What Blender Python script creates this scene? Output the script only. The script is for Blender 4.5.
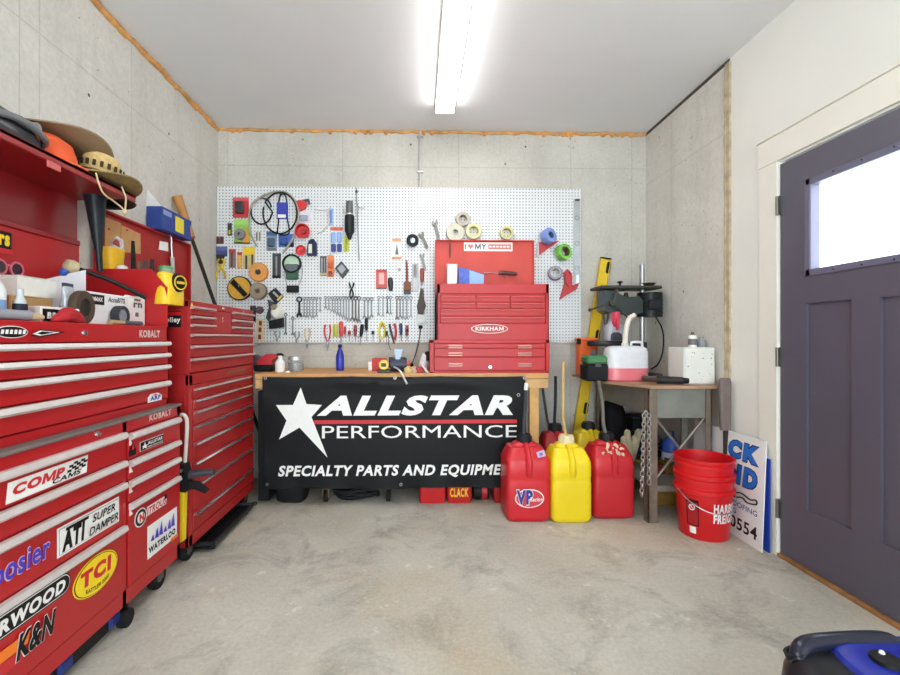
import bpy, math, random
from mathutils import Vector, Matrix
random.seed(7)
for o in list(bpy.data.objects): bpy.data.objects.remove(o)
SC = bpy.context.scene; COL = SC.collection
PI = math.pi

# ---------------------------------------------------------------- camera, world, exposure
F, TH, SX, H = 445.0, math.radians(1.4), -21.0, 1.15      # focal length in pixels of the 900 px frame
cd = bpy.data.cameras.new('camera'); cam = bpy.data.objects.new('camera', cd); COL.objects.link(cam)
cam.location = (0, 0, H); cam.rotation_euler = (PI/2, 0, -TH)
cd.sensor_width = 36; cd.lens = F/900*36; cd.shift_x = -SX/900; cd.clip_start = .02
SC.camera = cam
W = bpy.data.worlds.new('daylight'); SC.world = W; W.use_nodes = True
bg = W.node_tree.nodes['Background']; bg.inputs[0].default_value = (.84, .95, 1, 1); bg.inputs[1].default_value = 2.1
VS = SC.view_settings
VS.view_transform = 'Standard'; VS.look = 'None'; VS.gamma = 1; VS.use_curve_mapping = False; VS.exposure = 1.8
LAMP = 6.0
SC.cycles.max_bounces = 10; SC.cycles.diffuse_bounces = 6; SC.cycles.transparent_max_bounces = 12
SC.cycles.use_denoising = True

def ray(px, py):
    t = (px-450-SX)/F
    return t*math.cos(TH)+math.sin(TH), -t*math.sin(TH)+math.cos(TH), (337.5-py)/F
def atY(px, py, Y):
    x, y, z = ray(px, py); k = Y/y; return Vector((x*k, Y, H+z*k))
def atX(px, py, X):
    x, y, z = ray(px, py); k = X/x; return Vector((X, y*k, H+z*k))
def atZ(px, py, Z):
    x, y, z = ray(px, py); k = (Z-H)/z; return Vector((x*k, y*k, Z))

# ---------------------------------------------------------------- materials
def lin(h):
    h = h.lstrip('#'); c = [int(h[i:i+2], 16)/255 for i in (0, 2, 4)]
    return tuple(v/12.92 if v <= .04045 else ((v+.055)/1.055)**2.4 for v in c)+(1,)
MC = {}
def M(col, rough=.5, metal=0, var=.06, scale=30, coat=0, trans=0, alpha=1, bump=0):
    key = (col, rough, metal, var, scale, coat, trans, alpha, bump)
    if key in MC: return MC[key]
    m = bpy.data.materials.new('mat_'+col.strip('#')); m.use_nodes = True
    nt = m.node_tree; N = nt.nodes; L = nt.links; b = N['Principled BSDF']
    c = lin(col)
    b.inputs['Roughness'].default_value = rough; b.inputs['Metallic'].default_value = metal
    b.inputs['Coat Weight'].default_value = coat; b.inputs['Coat Roughness'].default_value = .15
    if .3*c[0]+.6*c[1]+.1*c[2] < .025 and metal == 0: b.inputs['Specular IOR Level'].default_value = .22
    b.inputs['Transmission Weight'].default_value = trans; b.inputs['Alpha'].default_value = alpha
    tc = N.new('ShaderNodeTexCoord'); nz = N.new('ShaderNodeTexNoise'); nz.inputs['Scale'].default_value = scale; nz.inputs['Detail'].default_value = 4
    L.new(tc.outputs['Object'], nz.inputs['Vector'])
    r = N.new('ShaderNodeValToRGB'); r.color_ramp.elements[0].position = .3; r.color_ramp.elements[1].position = .7
    r.color_ramp.elements[0].color = tuple(v*(1-var) for v in c[:3])+(1,)
    r.color_ramp.elements[1].color = tuple(min(1, v*(1+var)) for v in c[:3])+(1,)
    L.new(nz.outputs['Fac'], r.inputs[0]); L.new(r.outputs[0], b.inputs['Base Color'])
    if bump:
        bp = N.new('ShaderNodeBump'); bp.inputs['Strength'].default_value = bump; bp.inputs['Distance'].default_value = .01
        L.new(nz.outputs['Fac'], bp.inputs['Height']); L.new(bp.outputs[0], b.inputs['Normal'])
    MC[key] = m; return m
class NB:
    """small node builder for the surfaces of the room"""
    def __init__(s, name):
        s.m = bpy.data.materials.new(name); s.m.use_nodes = True; s.N = s.m.node_tree.nodes; s.L = s.m.node_tree.links
        s.b = s.N['Principled BSDF']; s.co = s.N.new('ShaderNodeTexCoord').outputs['Object']
        sep = s.N.new('ShaderNodeSeparateXYZ'); s.L.new(s.co, sep.inputs[0]); s.xyz = sep.outputs
    def noise(s, scale, detail=5, rough=.55, dist=0, stretch=None):
        n = s.N.new('ShaderNodeTexNoise'); n.inputs['Scale'].default_value = scale; n.inputs['Detail'].default_value = detail
        n.inputs['Roughness'].default_value = rough; n.inputs['Distortion'].default_value = dist
        if stretch:
            mp = s.N.new('ShaderNodeMapping'); mp.inputs['Scale'].default_value = stretch; s.L.new(s.co, mp.inputs[0]); s.L.new(mp.outputs[0], n.inputs[0])
        else: s.L.new(s.co, n.inputs[0])
        return n.outputs['Fac']
    def voro(s, scale, rnd=1):
        n = s.N.new('ShaderNodeTexVoronoi'); n.inputs['Scale'].default_value = scale; n.inputs['Randomness'].default_value = rnd
        s.L.new(s.co, n.inputs[0]); return n.outputs['Distance'], n.outputs['Color']
    def math(s, op, a, b=None, c=None):
        n = s.N.new('ShaderNodeMath'); n.operation = op
        for i, v in enumerate((a, b, c)):
            if v is None: continue
            if isinstance(v, (int, float)): n.inputs[i].default_value = v
            else: s.L.new(v, n.inputs[i])
        return n.outputs[0]
    def ramp(s, fac, stops):
        n = s.N.new('ShaderNodeValToRGB'); e = n.color_ramp.elements
        while len(e) < len(stops): e.new(.5)
        for el, (p, c) in zip(e, stops): el.position = p; el.color = lin(c) if isinstance(c, str) else (c, c, c, 1)
        s.L.new(fac, n.inputs[0]); return n.outputs[0]
    def mix(s, fac, a, b, mode='MIX'):
        n = s.N.new('ShaderNodeMix'); n.data_type = 'RGBA'; n.blend_type = mode
        for sock, v in ((n.inputs[0], fac), (n.inputs[6], a), (n.inputs[7], b)):
            if isinstance(v, (int, float)): sock.default_value = v
            elif isinstance(v, str): sock.default_value = lin(v)
            else: s.L.new(v, sock)
        return n.outputs[2]
    def line(s, coord, at, w):
        return s.math('LESS_THAN', s.math('ABSOLUTE', s.math('SUBTRACT', coord, at)), w)
    def done(s, col, rough=.8, bump=None, strength=.2, dist=.004):
        s.L.new(col, s.b.inputs['Base Color'])
        if isinstance(rough, (int, float)): s.b.inputs['Roughness'].default_value = rough
        else: s.L.new(rough, s.b.inputs['Roughness'])
        if bump is not None:
            bp = s.N.new('ShaderNodeBump'); bp.inputs['Strength'].default_value = strength; bp.inputs['Distance'].default_value = dist
            s.L.new(bump, bp.inputs['Height']); s.L.new(bp.outputs[0], s.b.inputs['Normal'])
        return s.m
def concrete(name, hor, ver, axis, tint=('#b0aca4', '#c3bfb7', '#d2cec7')):
    k = NB(name)
    a = k.noise(1.6, 6, .6); c = k.ramp(a, [(.3, tint[0]), (.5, tint[1]), (.72, tint[2])])
    st = k.noise(3, 5, .6, 0, (2.2, 2.2, .35)); c = k.mix(k.math('MULTIPLY', k.ramp(st, [(.52, 0.), (.75, 1.)]), .35), c, '#9c978b')
    fine = k.noise(45, 6, .7); c = k.mix(.25, c, k.ramp(fine, [(.3, '#9a958a'), (.7, '#e2dfd6')]))
    d, _ = k.voro(9); msk = k.ramp(k.noise(2.3, 3), [(.5, 0.), (.62, 1.)])
    pit = k.math('MULTIPLY', k.math('LESS_THAN', d, .085), msk); c = k.mix(pit, c, '#57534a')
    d2, _ = k.voro(27); pit2 = k.math('MULTIPLY', k.math('LESS_THAN', d2, .1), k.ramp(k.noise(4, 3), [(.52, 0.), (.6, 1.)])); c = k.mix(pit2, c, '#6b675e')
    w = k.math('MULTIPLY', k.noise(3, 3), .005)
    ln = None
    for z in hor:
        l = k.line(k.math('ADD', k.xyz[2], w), z, .0035); ln = l if ln is None else k.math('MAXIMUM', ln, l)
    for x in ver:
        l = k.line(k.math('ADD', k.xyz[axis], w), x, .0035); ln = l if ln is None else k.math('MAXIMUM', ln, l)
    c = k.mix(k.math('MULTIPLY', ln, .22), c, '#5d5a52')
    return k.done(c, .85, k.math('SUBTRACT', fine, k.math('MULTIPLY', k.math('MAXIMUM', pit, ln), 1.5)), .25)

# ---------------------------------------------------------------- mesh builder
WL = {}
def V3(a): return a if isinstance(a, Vector) else Vector(a)
TC = {}
def glyphs(s, bold):
    if (s, bold) in TC: return TC[(s, bold)]
    if 'M' in s and bold > 0 and len(s) < 20:      # the letter M is drawn as its own outline so that its strokes stay open
        cap = max(v[1] for v in glyphs('H', bold)[0]); low = min(v[1] for v in glyphs('H', bold)[0]); vs = []; fs = []; x = 0; gap = .07; a = .1+bold*1.3; wd = .72+bold*1.5
        import re
        for seg in re.findall('M|[^M]+', s):
            if seg == 'M':
                hh = cap-low; n = len(vs); c = wd/2
                L = [(0, 0), (0, hh), (a*1.15, hh), (c, hh*.42), (wd-a*1.15, hh), (wd, hh), (wd, 0), (wd-a, 0), (wd-a, hh*.62), (c+a*.42, .06), (c-a*.42, .06), (a, hh*.62), (a, 0)]
                vs += [(x+p_, low+q_, 0) for p_, q_ in L]
                fs += [tuple(n+i for i in f)[::-1] for f in ((12, 0, 1, 11), (11, 1, 2), (11, 2, 3, 10), (10, 3, 9), (9, 3, 4, 8), (8, 4, 5), (8, 5, 6, 7))]
                fs = [f for f in fs]; x += wd+gap
            else:
                gv, gf = glyphs(seg, bold); x0 = min(v[0] for v in gv); x1 = max(v[0] for v in gv); n = len(vs)
                vs += [(v[0]-x0+x, v[1], 0) for v in gv]; fs += [tuple(n+i for i in f) for f in gf]; x += x1-x0+gap
        TC[(s, bold)] = (vs, fs); return vs, fs
    cu = bpy.data.curves.new('lettering_source', 'FONT'); cu.body = s; cu.offset = bold; cu.space_character = 1+bold*3.2; cu.resolution_u = 3
    ob = bpy.data.objects.new('lettering_source', cu); COL.objects.link(ob)
    dg = bpy.context.evaluated_depsgraph_get(); dg.update()
    me = bpy.data.meshes.new_from_object(ob.evaluated_get(dg))
    r = ([tuple(v.co) for v in me.vertices], [tuple(p.vertices) for p in me.polygons])
    bpy.data.objects.remove(ob); bpy.data.curves.remove(cu); bpy.data.meshes.remove(me)
    TC[(s, bold)] = r; return r
class MB:
    def __init__(s): s.v = []; s.f = []; s.mi = []
    def add(s, vs, fs, m=0):
        n = len(s.v); s.v += [V3(v) for v in vs]; s.f += [tuple(n+i for i in f) for f in fs]; s.mi += [m]*len(fs); return s
    def box(s, x0, x1, y0, y1, z0, z1, m=0, ch=0, T=None):
        x0, x1 = sorted((x0, x1)); y0, y1 = sorted((y0, y1)); z0, z1 = sorted((z0, z1))
        if not ch:
            vs = [(x, y, z) for x in (x0, x1) for y in (y0, y1) for z in (z0, z1)]
            fs = [(0, 1, 3, 2), (4, 6, 7, 5), (0, 4, 5, 1), (2, 3, 7, 6), (0, 2, 6, 4), (1, 5, 7, 3)]
        else:
            c = min(ch, (x1-x0)*.49, (y1-y0)*.49, (z1-z0)*.49); vs = []; idx = {}
            for i, x in enumerate((x0, x1)):
                for j, y in enumerate((y0, y1)):
                    for k, z in enumerate((z0, z1)):
                        sx, sy, sz = (1-2*i)*c, (1-2*j)*c, (1-2*k)*c
                        for a, p in enumerate(((x, y+sy, z+sz), (x+sx, y, z+sz), (x+sx, y+sy, z))):
                            idx[(i, j, k, a)] = len(vs); vs.append(p)
            I = lambda i, j, k, a: idx[(i, j, k, a)]
            fs = []
            for i in (0, 1):
                fs.append([I(i, 0, 0, 0), I(i, 1, 0, 0), I(i, 1, 1, 0), I(i, 0, 1, 0)])
                fs.append([I(0, i, 0, 1), I(1, i, 0, 1), I(1, i, 1, 1), I(0, i, 1, 1)])
                fs.append([I(0, 0, i, 2), I(1, 0, i, 2), I(1, 1, i, 2), I(0, 1, i, 2)])
            for i in (0, 1):
                for j in (0, 1):
                    fs.append([I(i, j, 0, 0), I(i, j, 1, 0), I(i, j, 1, 1), I(i, j, 0, 1)])
                    fs.append([I(i, 0, j, 0), I(i, 1, j, 0), I(i, 1, j, 2), I(i, 0, j, 2)])
                    fs.append([I(0, i, j, 1), I(1, i, j, 1), I(1, i, j, 2), I(0, i, j, 2)])
                    for k in (0, 1): fs.append([I(i, j, k, 0), I(i, j, k, 1), I(i, j, k, 2)])
            ctr = Vector(((x0+x1)/2, (y0+y1)/2, (z0+z1)/2)); out = []
            for f in fs:
                p = [V3(vs[i]) for i in f]; n = (p[1]-p[0]).cross(p[2]-p[0])
                out.append(tuple(f) if n.dot(sum(p, Vector())/len(p)-ctr) > 0 else tuple(reversed(f)))
            fs = out
        if T is not None: vs = [T @ V3(v) for v in vs]
        return s.add(vs, fs, m)
    def cyl(s, p0, p1, r0, r1=None, m=0, n=16, cap=True):
        r1 = r0 if r1 is None else r1; p0 = V3(p0); p1 = V3(p1); a = (p1-p0).normalized()
        u = a.orthogonal().normalized(); w = a.cross(u); vs = []; fs = []
        for p, r in ((p0, r0), (p1, r1)):
            for i in range(n):
                t = 2*PI*i/n; vs.append(p+(u*math.cos(t)+w*math.sin(t))*r)
        for i in range(n): fs.append((i, (i+1) % n, n+(i+1) % n, n+i))
        if cap: fs += [tuple(range(n-1, -1, -1)), tuple(range(n, 2*n))]
        return s.add(vs, fs, m)
    def tube(s, pts, r, m=0, n=8, closed=False, sub=4, cap=True):
        P = [V3(p) for p in pts]
        if sub > 1 and len(P) > 2:
            Q = []; k = len(P); rng = range(k) if closed else range(k-1)
            for i in rng:
                a, b, c, d = (P[(i-1) % k], P[i], P[(i+1) % k], P[(i+2) % k]) if closed else (P[max(i-1, 0)], P[i], P[i+1], P[min(i+2, k-1)])
                for j in range(sub):
                    t = j/sub
                    Q.append(.5*((2*b)+(c-a)*t+(2*a-5*b+4*c-d)*t*t+(3*b-a-3*c+d)*t**3))
            if not closed: Q.append(P[-1])
            P = Q
        k = len(P); vs = []; fs = []; u = None
        rr = r if callable(r) else (lambda t: r)
        for i in range(k):
            a = (P[(i+1) % k]-P[i-1]) if closed else (P[min(i+1, k-1)]-P[max(i-1, 0)])
            a.normalize()
            u = a.orthogonal().normalized() if u is None else (u-a*u.dot(a)).normalized()
            w = a.cross(u)
            for j in range(n):
                t = 2*PI*j/n; vs.append(P[i]+(u*math.cos(t)+w*math.sin(t))*rr(i/max(1, k-1)))
        for i in range(k if closed else k-1):
            for j in range(n):
                a = i*n+j; b = i*n+(j+1) % n; i2 = (i+1) % k
                fs.append((a, b, i2*n+(j+1) % n, i2*n+j))
        if not closed and cap: fs += [tuple(range(n-1, -1, -1)), tuple((k-1)*n+j for j in range(n))]
        return s.add(vs, fs, m)
    def lathe(s, prof, c=(0, 0, 0), axis=(0, 0, 1), m=0, n=24, closed=False, sc=(1, 1), T=None):
        a = V3(axis).normalized(); c = V3(c)
        u = Vector((1, 0, 0)) if abs(a.x) < .9 else Vector((0, 1, 0)); u = (u-a*u.dot(a)).normalized(); w = a.cross(u)
        vs = []; fs = []; k = len(prof)
        for r, z in prof:
            for j in range(n):
                t = 2*PI*j/n; vs.append(c+a*z+(u*math.cos(t)*sc[0]+w*math.sin(t)*sc[1])*max(r, 1e-5))
        for i in range(k if closed else k-1):
            for j in range(n):
                i2 = (i+1) % k; fs.append((i*n+j, i*n+(j+1) % n, i2*n+(j+1) % n, i2*n+j))
        if T is not None: vs = [T @ v for v in vs]
        return s.add(vs, fs, m)
    def ring(s, c, axis, R, r, h, m=0, n=24):      # flat annulus of height h along axis, centred at c
        return s.lathe([(R, -h/2), (R, h/2), (r, h/2), (r, -h/2)], c, axis, m, n, True)
    def prism(s, poly, o, U, V, d, m=0):           # polygon in the plane (U, V) at o, thickness d along U x V
        o, U, V = V3(o), V3(U), V3(V); Wn = U.cross(V).normalized(); n = len(poly)
        ar = sum(poly[i-1][0]*poly[i][1]-poly[i][0]*poly[i-1][1] for i in range(n))
        if ar < 0: poly = poly[::-1]
        vs = [o+U*a+V*b for a, b in poly]+[o+U*a+V*b+Wn*d for a, b in poly]
        fs = [tuple(range(n-1, -1, -1)), tuple(range(n, 2*n))]+[(i, (i+1) % n, n+(i+1) % n, n+i) for i in range(n)]
        if d < 0: fs = [f[::-1] for f in fs]
        return s.add(vs, fs, m)
    def text(s, body, o, U, V, w, h, m=0, bold=.012, shear=0, arc=None):   # fitted into w x h with its lower left corner at o
        vs, fs = glyphs(body, bold)
        vs = [(x+shear*y, y) for x, y, z in vs]
        x0 = min(v[0] for v in vs); x1 = max(v[0] for v in vs); y0 = min(v[1] for v in vs); y1 = max(v[1] for v in vs)
        o, U, V = V3(o), V3(U).normalized(), V3(V).normalized()
        q = [((x-x0)/(x1-x0)*w, (y-y0)/(y1-y0)*h) for x, y in vs]
        if arc:
            q = [(x, y+arc*((x/w-.5)**2)*4) for x, y in q]
        return s.add([o+U*x+V*y for x, y in q], fs, m)
    def loft(s, secs, m=0, n=28, T=None):          # secs: (cx, cy, z, half width, half depth, exponent)
        vs = []; fs = []
        for cx, cy, z, hw, hd, e in secs:
            for i in range(n):
                t = 2*PI*i/n; c, q = math.cos(t), math.sin(t)
                vs.append(Vector((cx+hw*math.copysign(abs(c)**(2/e), c), cy+hd*math.copysign(abs(q)**(2/e), q), z)))
        for i in range(len(secs)-1):
            for j in range(n): fs.append((i*n+j, i*n+(j+1) % n, (i+1)*n+(j+1) % n, (i+1)*n+j))
        fs += [tuple(range(n-1, -1, -1)), tuple((len(secs)-1)*n+j for j in range(n))]
        if T is not None: vs = [T @ v for v in vs]
        return s.add(vs, fs, m)
    def poly(s, pts, m=0): return s.add(pts, [tuple(range(len(pts)))], m)
    def heart(s): return s
    def build(s, name, mats, parent=None, local=False, origin=None, sharp=35):
        if not isinstance(mats, (list, tuple)): mats = [mats]
        vs = s.v
        if parent is not None: off = Vector() if local else WL[parent.name]
        else:
            if origin is None:
                lo = [min(v[i] for v in vs) for i in range(3)]; hi = [max(v[i] for v in vs) for i in range(3)]
                origin = ((lo[0]+hi[0])/2, (lo[1]+hi[1])/2, lo[2])
            off = V3(origin)
        me = bpy.data.meshes.new(name); me.from_pydata([v-off for v in vs], [], s.f)
        for m in mats: me.materials.append(m)
        me.polygons.foreach_set('material_index', s.mi)
        me.polygons.foreach_set('use_smooth', [True]*len(s.f)); me.set_sharp_from_angle(angle=math.radians(sharp)); me.update()
        ob = bpy.data.objects.new(name, me); COL.objects.link(ob)
        if parent is not None: ob.parent = parent; WL[ob.name] = Vector() if local else off
        else: ob.location = off; WL[ob.name] = off
        return ob
def tag(o, label, cat, group=None, kind=None):
    o['label'] = label; o['category'] = cat
    if group: o['group'] = group
    if kind: o['kind'] = kind
    return o
def thing(name, label, cat, loc, group=None, rot=None):
    o = bpy.data.objects.new(name, None); COL.objects.link(o); o.location = loc; o.empty_display_size = .05
    if rot: o.rotation_euler = rot
    WL[o.name] = V3(loc); return tag(o, label, cat, group)
def struct(o, label=None):
    o['kind'] = 'structure'
    return o
def frame2(o, U, V): # matrix whose x axis is U and z axis is V
    U, V = V3(U).normalized(), V3(V).normalized(); Y = V.cross(U)
    m = Matrix((U, Y, V)).transposed().to_4x4(); m.translation = V3(o); return m
def ordn(i): return ['first', 'second', 'third', 'fourth', 'fifth', 'sixth', 'seventh', 'eighth', 'ninth', 'tenth', 'eleventh', 'twelfth', 'thirteenth'][i]

RED = M('#b01118', .4, 0, .05, 6, .15); REDL = M('#c8403c', .45, 0, .06, 6, .2); DRED = M('#9c1219', .45)
STEEL = M('#b9bbbd', .32, .85, .1, 40); CHROME = M('#d4d4d6', .22, .9, .04); ALU = M('#d6d6d8', .38, .5, .04); DSTEEL = M('#6d6a67', .45, .7, .15)
BLACK = M('#17181a', .5); RUB = M('#1f2022', .75); WHITE = M('#e6e6e4', .5); GREY = M('#8b8d90', .5); DGREY = M('#45474a', .55)
YEL = M('#e8c81c', .45); WOOD = M('#c89a5e', .6, 0, .15, 12); CARD = M('#b98d5a', .8, 0, .08); BLUE = M('#1f3fa0', .45); ORANGE = M('#e8682a', .5)
GREEN = M('#3f9a4a', .5); PINK = M('#d8405a', .45); BEIGE = M('#d8cdb4', .6); CLEAR = M('#e8eef0', .15, 0, .02, 30, 0, .55, .55); BROWN = M('#6a4a36', .7)
IVORY = M('#e9e2cc', .55)

# ---------------------------------------------------------------- the setting
XL, XR, YB, ZC, Y0 = -1.63, 1.90, 3.666, 2.85, -3.0
YJ = atX(730, 300, XR).y                       # where concrete meets the white drywall on the right
k = NB('floor_concrete')
a = k.noise(1.3, 7, .62, .3); c = k.ramp(a, [(.25, '#a39e92'), (.5, '#bfbaae'), (.75, '#d4d0c5')])
w = k.noise(.9, 5, .6); c = k.mix(k.math('MULTIPLY', k.ramp(w, [(.48, 0.), (.66, 1.)]), .55), c, '#b89d72')
d_ = k.noise(2.6, 7, .68, .6); c = k.mix(k.math('MULTIPLY', k.ramp(d_, [(.5, 0.), (.66, 1.)]), .68), c, '#7c776f')
fn = k.noise(60, 6, .75); c = k.mix(.22, c, k.ramp(fn, [(.32, '#6d685f'), (.68, '#dfdbd0')]))
wh = k.noise(7, 8, .75); c = k.mix(k.math('MULTIPLY', k.ramp(wh, [(.6, 0.), (.68, 1.)]), .75), c, '#dfdcd4')
FLOORM = k.done(c, k.ramp(a, [(.3, .55), (.7, .8)]), fn, .15)
struct(MB().box(XL-.2, XR+.25, Y0, YB+.2, -.15, 0).build('floor', FLOORM, origin=(0, 0, 0)))
k = NB('ceiling_paint'); n_ = k.noise(220, 3); CEILM = k.done(k.ramp(k.noise(1.2), [(.3, '#e0e1e3'), (.7, '#e6e7e9')]), .85, n_, .12, .002)
struct(MB().box(XL-.2, XR+.25, Y0, YB+.2, ZC, ZC+.15).build('ceiling', CEILM, origin=(0, 0, 0)))
zb = atY(450, 167, YB).z
CB = concrete('wall_back_concrete', [zb, 1.0], [atY(x, 0, YB).x for x in (228, 343, 459, 571, 632)], 0)
struct(MB().box(XL-.2, XR+.2, YB, YB+.2, 0, ZC).build('wall_back', CB, origin=(0, 0, 0)))
p1 = atX(86, 58, XL)
CLm = concrete('wall_left_concrete', [2.46, 1.3], [atX(x, 0, XL).y for x in (132, 215, 40, 20)], 1, ('#c6c3bc', '#d2cfc9', '#dedbd5'))
struct(MB().box(XL-.2, XL, Y0, YB, 0, ZC).build('wall_left', CLm, origin=(0, 0, 0)))
CRm = concrete('wall_right_concrete', [2.42], [3.3, YJ+.02], 1, ('#c8c4bd', '#d4d1ca', '#e0ddd6'))
struct(MB().box(XR, XR+.2, YJ, YB, 0, ZC).build('wall_right', CRm, origin=(0, 0, 0)))
k = NB('drywall_paint'); n_ = k.noise(150, 4); DRY = k.done(k.ramp(k.noise(1.5), [(.3, '#dfded8'), (.7, '#e6e5df')]), .8, n_, .12, .002)
YD = atX(779.5, 300, XR).y; YD0 = YD-.915; ZD0, ZD1 = .022, atX(780, 164.5, XR).z
mb = MB(); mb.box(XR, XR+.12, YD+.02, YJ, 0, ZC); mb.box(XR, XR+.12, Y0, YD0-.02, 0, ZC); mb.box(XR, XR+.12, YD0-.02, YD+.02, ZD1+.01, ZC)
struct(mb.build('wall_drywall', DRY, origin=(0, 0, 0)))
TRIMM = M('#e3e0d6', .5, 0, .02, 4)
yc = atX(758.5, 300, XR-.014).y
mb = MB(); mb.box(XR-.012, XR+.01, YD+.003, yc, 0, ZD1+.02, 0, .002); struct(mb.build('trim_1', TRIMM, origin=(0, 0, 0)))
zh0 = ZD1+.02; zh1 = atX(759, 145, XR-.014).z
mb = MB(); mb.box(XR-.015, XR+.01, YD0-.15, yc+.004, zh0, zh1, 0, .002); mb.box(XR-.024, XR+.01, YD0-.17, yc+.008, zh1, zh1+.016, 0, .003)
struct(mb.build('trim_2', TRIMM, origin=(0, 0, 0)))
mb = MB(); mb.box(XR-.018, XR+.01, YD0-.13, YD0-.004, 0, ZD1+.02, 0, .002); struct(mb.build('trim_3', TRIMM, origin=(0, 0, 0)))
mb = MB(); mb.box(XR-.012, XR+.005, YJ-.012, YJ+.03, .01, ZC-.02, 0, .003)
for i in range(40):
    z = .05+i*.069; mb.box(XR-.014-random.random()*.004, XR, YJ+.022, YJ+.03+random.random()*.005, z, z+.068, 0, .001)
struct(mb.build('trim_4', M('#b3a58a', .8, 0, .3, 18), origin=(0, 0, 0)))
mb = MB(); mb.box(XR-.014, XR+.1, YD0-.02, YD+.003, 0, .019, 0, .003); struct(mb.build('trim_5', M('#96683a', .6, 0, .35, 22), origin=(0, 0, 0)))
# orange sealing foam squeezed out between the concrete and the ceiling
FOAM = M('#d39a58', .75, 0, .28, 14, 0, 0, 1, .6)
def foam(p0, p1, name, r=.018):
    p0, p1 = V3(p0), V3(p1); n = int((p1-p0).length/.06); pts = [p0.lerp(p1, i/n)+Vector((random.uniform(-1, 1), random.uniform(-1, 1), random.uniform(-1, 1)))*.006 for i in range(n+1)]
    rs = [r*random.uniform(.7, 1.25) for _ in range(n*3+2)]
    mb = MB(); mb.tube(pts, lambda t: rs[int(t*(len(rs)-1))], 0, 8, False, 3)
    for _ in range(n//3):
        q = p0.lerp(p1, random.random()); mb.lathe([(0, -.018), (.016, -.01), (.02, 0), (.014, .012), (0, .018)], q+Vector((0, 0, -.01)), (random.random(), random.random(), 1), 0, 8)
    struct(mb.build(name, FOAM, origin=(0, 0, 0)))
foam((XL+.006, 1.0, ZC-.014), (XL+.006, YB-.01, ZC-.014), 'trim_6', .017)
foam((XL, YB-.006, ZC-.008), (XR, YB-.006, ZC-.012), 'trim_7', .012)
mb = MB(); mb.cyl((0, 0, 0), (0, 0, .1), .005)   # dark open joint along the right ceiling edge
struct(MB().box(XR-.006, XR, YJ, YB, ZC-.02, ZC).build('trim_8', M('#4a4740', .9), origin=(0, 0, 0)))

# the entrance door
DOORM = M('#55515f', .42, 0, .04, 3); dm = MB()
pa0, pa1, pb0 = atX(806, 400, XR).y, atX(851, 400, XR).y, atX(880, 400, XR).y
pb1 = pb0-(pa0-pa1); wy0, wy1 = pa0-.01, pb1+.01
zw1, zw0 = atX(811, 183, XR).z, atX(815, 270, XR).z; zp1, zp0 = atX(806, 303.5, XR).z, atX(806, 510, XR).z
xa, xb = XR+.002, XR+.046
for y0, y1, z0, z1 in ((pa0, YD-.004, ZD0, ZD1), (YD0, pb1, ZD0, ZD1), (pb1, pa0, ZD0, zp0), (pb1, pa0, zp1, zw0-.02), (pb1, pa0, zw1+.02, ZD1), (pb0, pa1, zp0, zp1)):
    dm.box(xa, xb, y0, y1, z0, z1)
door = dm.build('door_1', DOORM, origin=(XR+.02, (YD+YD0)/2, ZD0)); struct(door)
for y0, y1 in ((pa1, pa0), (pb1, pb0)): MB().box(xa+.014, xb-.006, y0, y1, zp0, zp1).build('panel', DOORM, door)
fm = MB()
for y0, y1, z0, z1 in ((pa0-.03, pa0+.006, zw0-.026, zw1+.026), (pb1-.006, pb1+.03, zw0-.026, zw1+.026), (pb1, pa0, zw0-.026, zw0+.008), (pb1, pa0, zw1-.008, zw1+.026)):
    fm.box(xa-.008, xb, y0, y1, z0, z1, 0, .004)
for i in range(5):
    for z in (zw0-.012, zw1+.012): fm.cyl((xa-.0095, pa0-.02-i*.13, z), (xa-.007, pa0-.02-i*.13, z), .004, None, 1, 8)
fm.build('window_frame', [M('#636177', .42, 0, .03, 3), BLACK], door)
gm = bpy.data.materials.new('glass_pane'); gm.use_nodes = True; gN = gm.node_tree.nodes; gL = gm.node_tree.links
gN.remove(gN['Principled BSDF']); tr = gN.new('ShaderNodeBsdfTransparent'); gl = gN.new('ShaderNodeBsdfGlossy'); gl.inputs['Roughness'].default_value = .02
mx = gN.new('ShaderNodeMixShader'); mx.inputs[0].default_value = .05; gL.new(tr.outputs[0], mx.inputs[1]); gL.new(gl.outputs[0], mx.inputs[2]); gL.new(mx.outputs[0], gN['Material Output'].inputs[0])
MB().box(xa+.016, xa+.022, pb1, pa0, zw0, zw1).build('window_pane', gm, door)
for z in (atX(779, 206, XR).z, atX(779, 357, XR).z, atX(779, 508, XR).z):
    hm = MB(); hm.cyl((XR-.012, YD+.001, z-.05), (XR-.012, YD+.001, z+.05), .0075, None, 0, 12); hm.box(XR-.006, XR+.003, YD-.012, YD+.014, z-.05, z+.05)
    hm.build('hinge', M('#77746e', .4, .8), door)

# ceiling lamp
y1 = atY(445, 113.5, 3.25).y; xc = .195
t = thing('ceiling_lamp', 'long white linear ceiling lamp glowing along the room', 'lamp', (xc, 2.05, ZC))
MB().box(xc-.07, xc+.07, .85, y1, ZC-.035, ZC, 0, .004).build('housing', M('#f0f0f0', .5), t)
em = bpy.data.materials.new('lamp_diffuser'); em.use_nodes = True; e = em.node_tree.nodes['Principled BSDF']
e.inputs['Base Color'].default_value = (.9, .9, .9, 1); e.inputs['Emission Color'].default_value = (1, .985, .96, 1); e.inputs['Emission Strength'].default_value = LAMP
MB().box(xc-.065, xc+.065, .86, y1-.008, ZC-.065, ZC-.034, 0, .012).build('diffuser', em, t)
for y in (.85, y1): MB().box(xc-.069, xc+.069, y-.012, y+.002, ZC-.066, ZC-.001, 0, .004).build('end_cap', M('#f0f0f0', .5), t)

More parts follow.
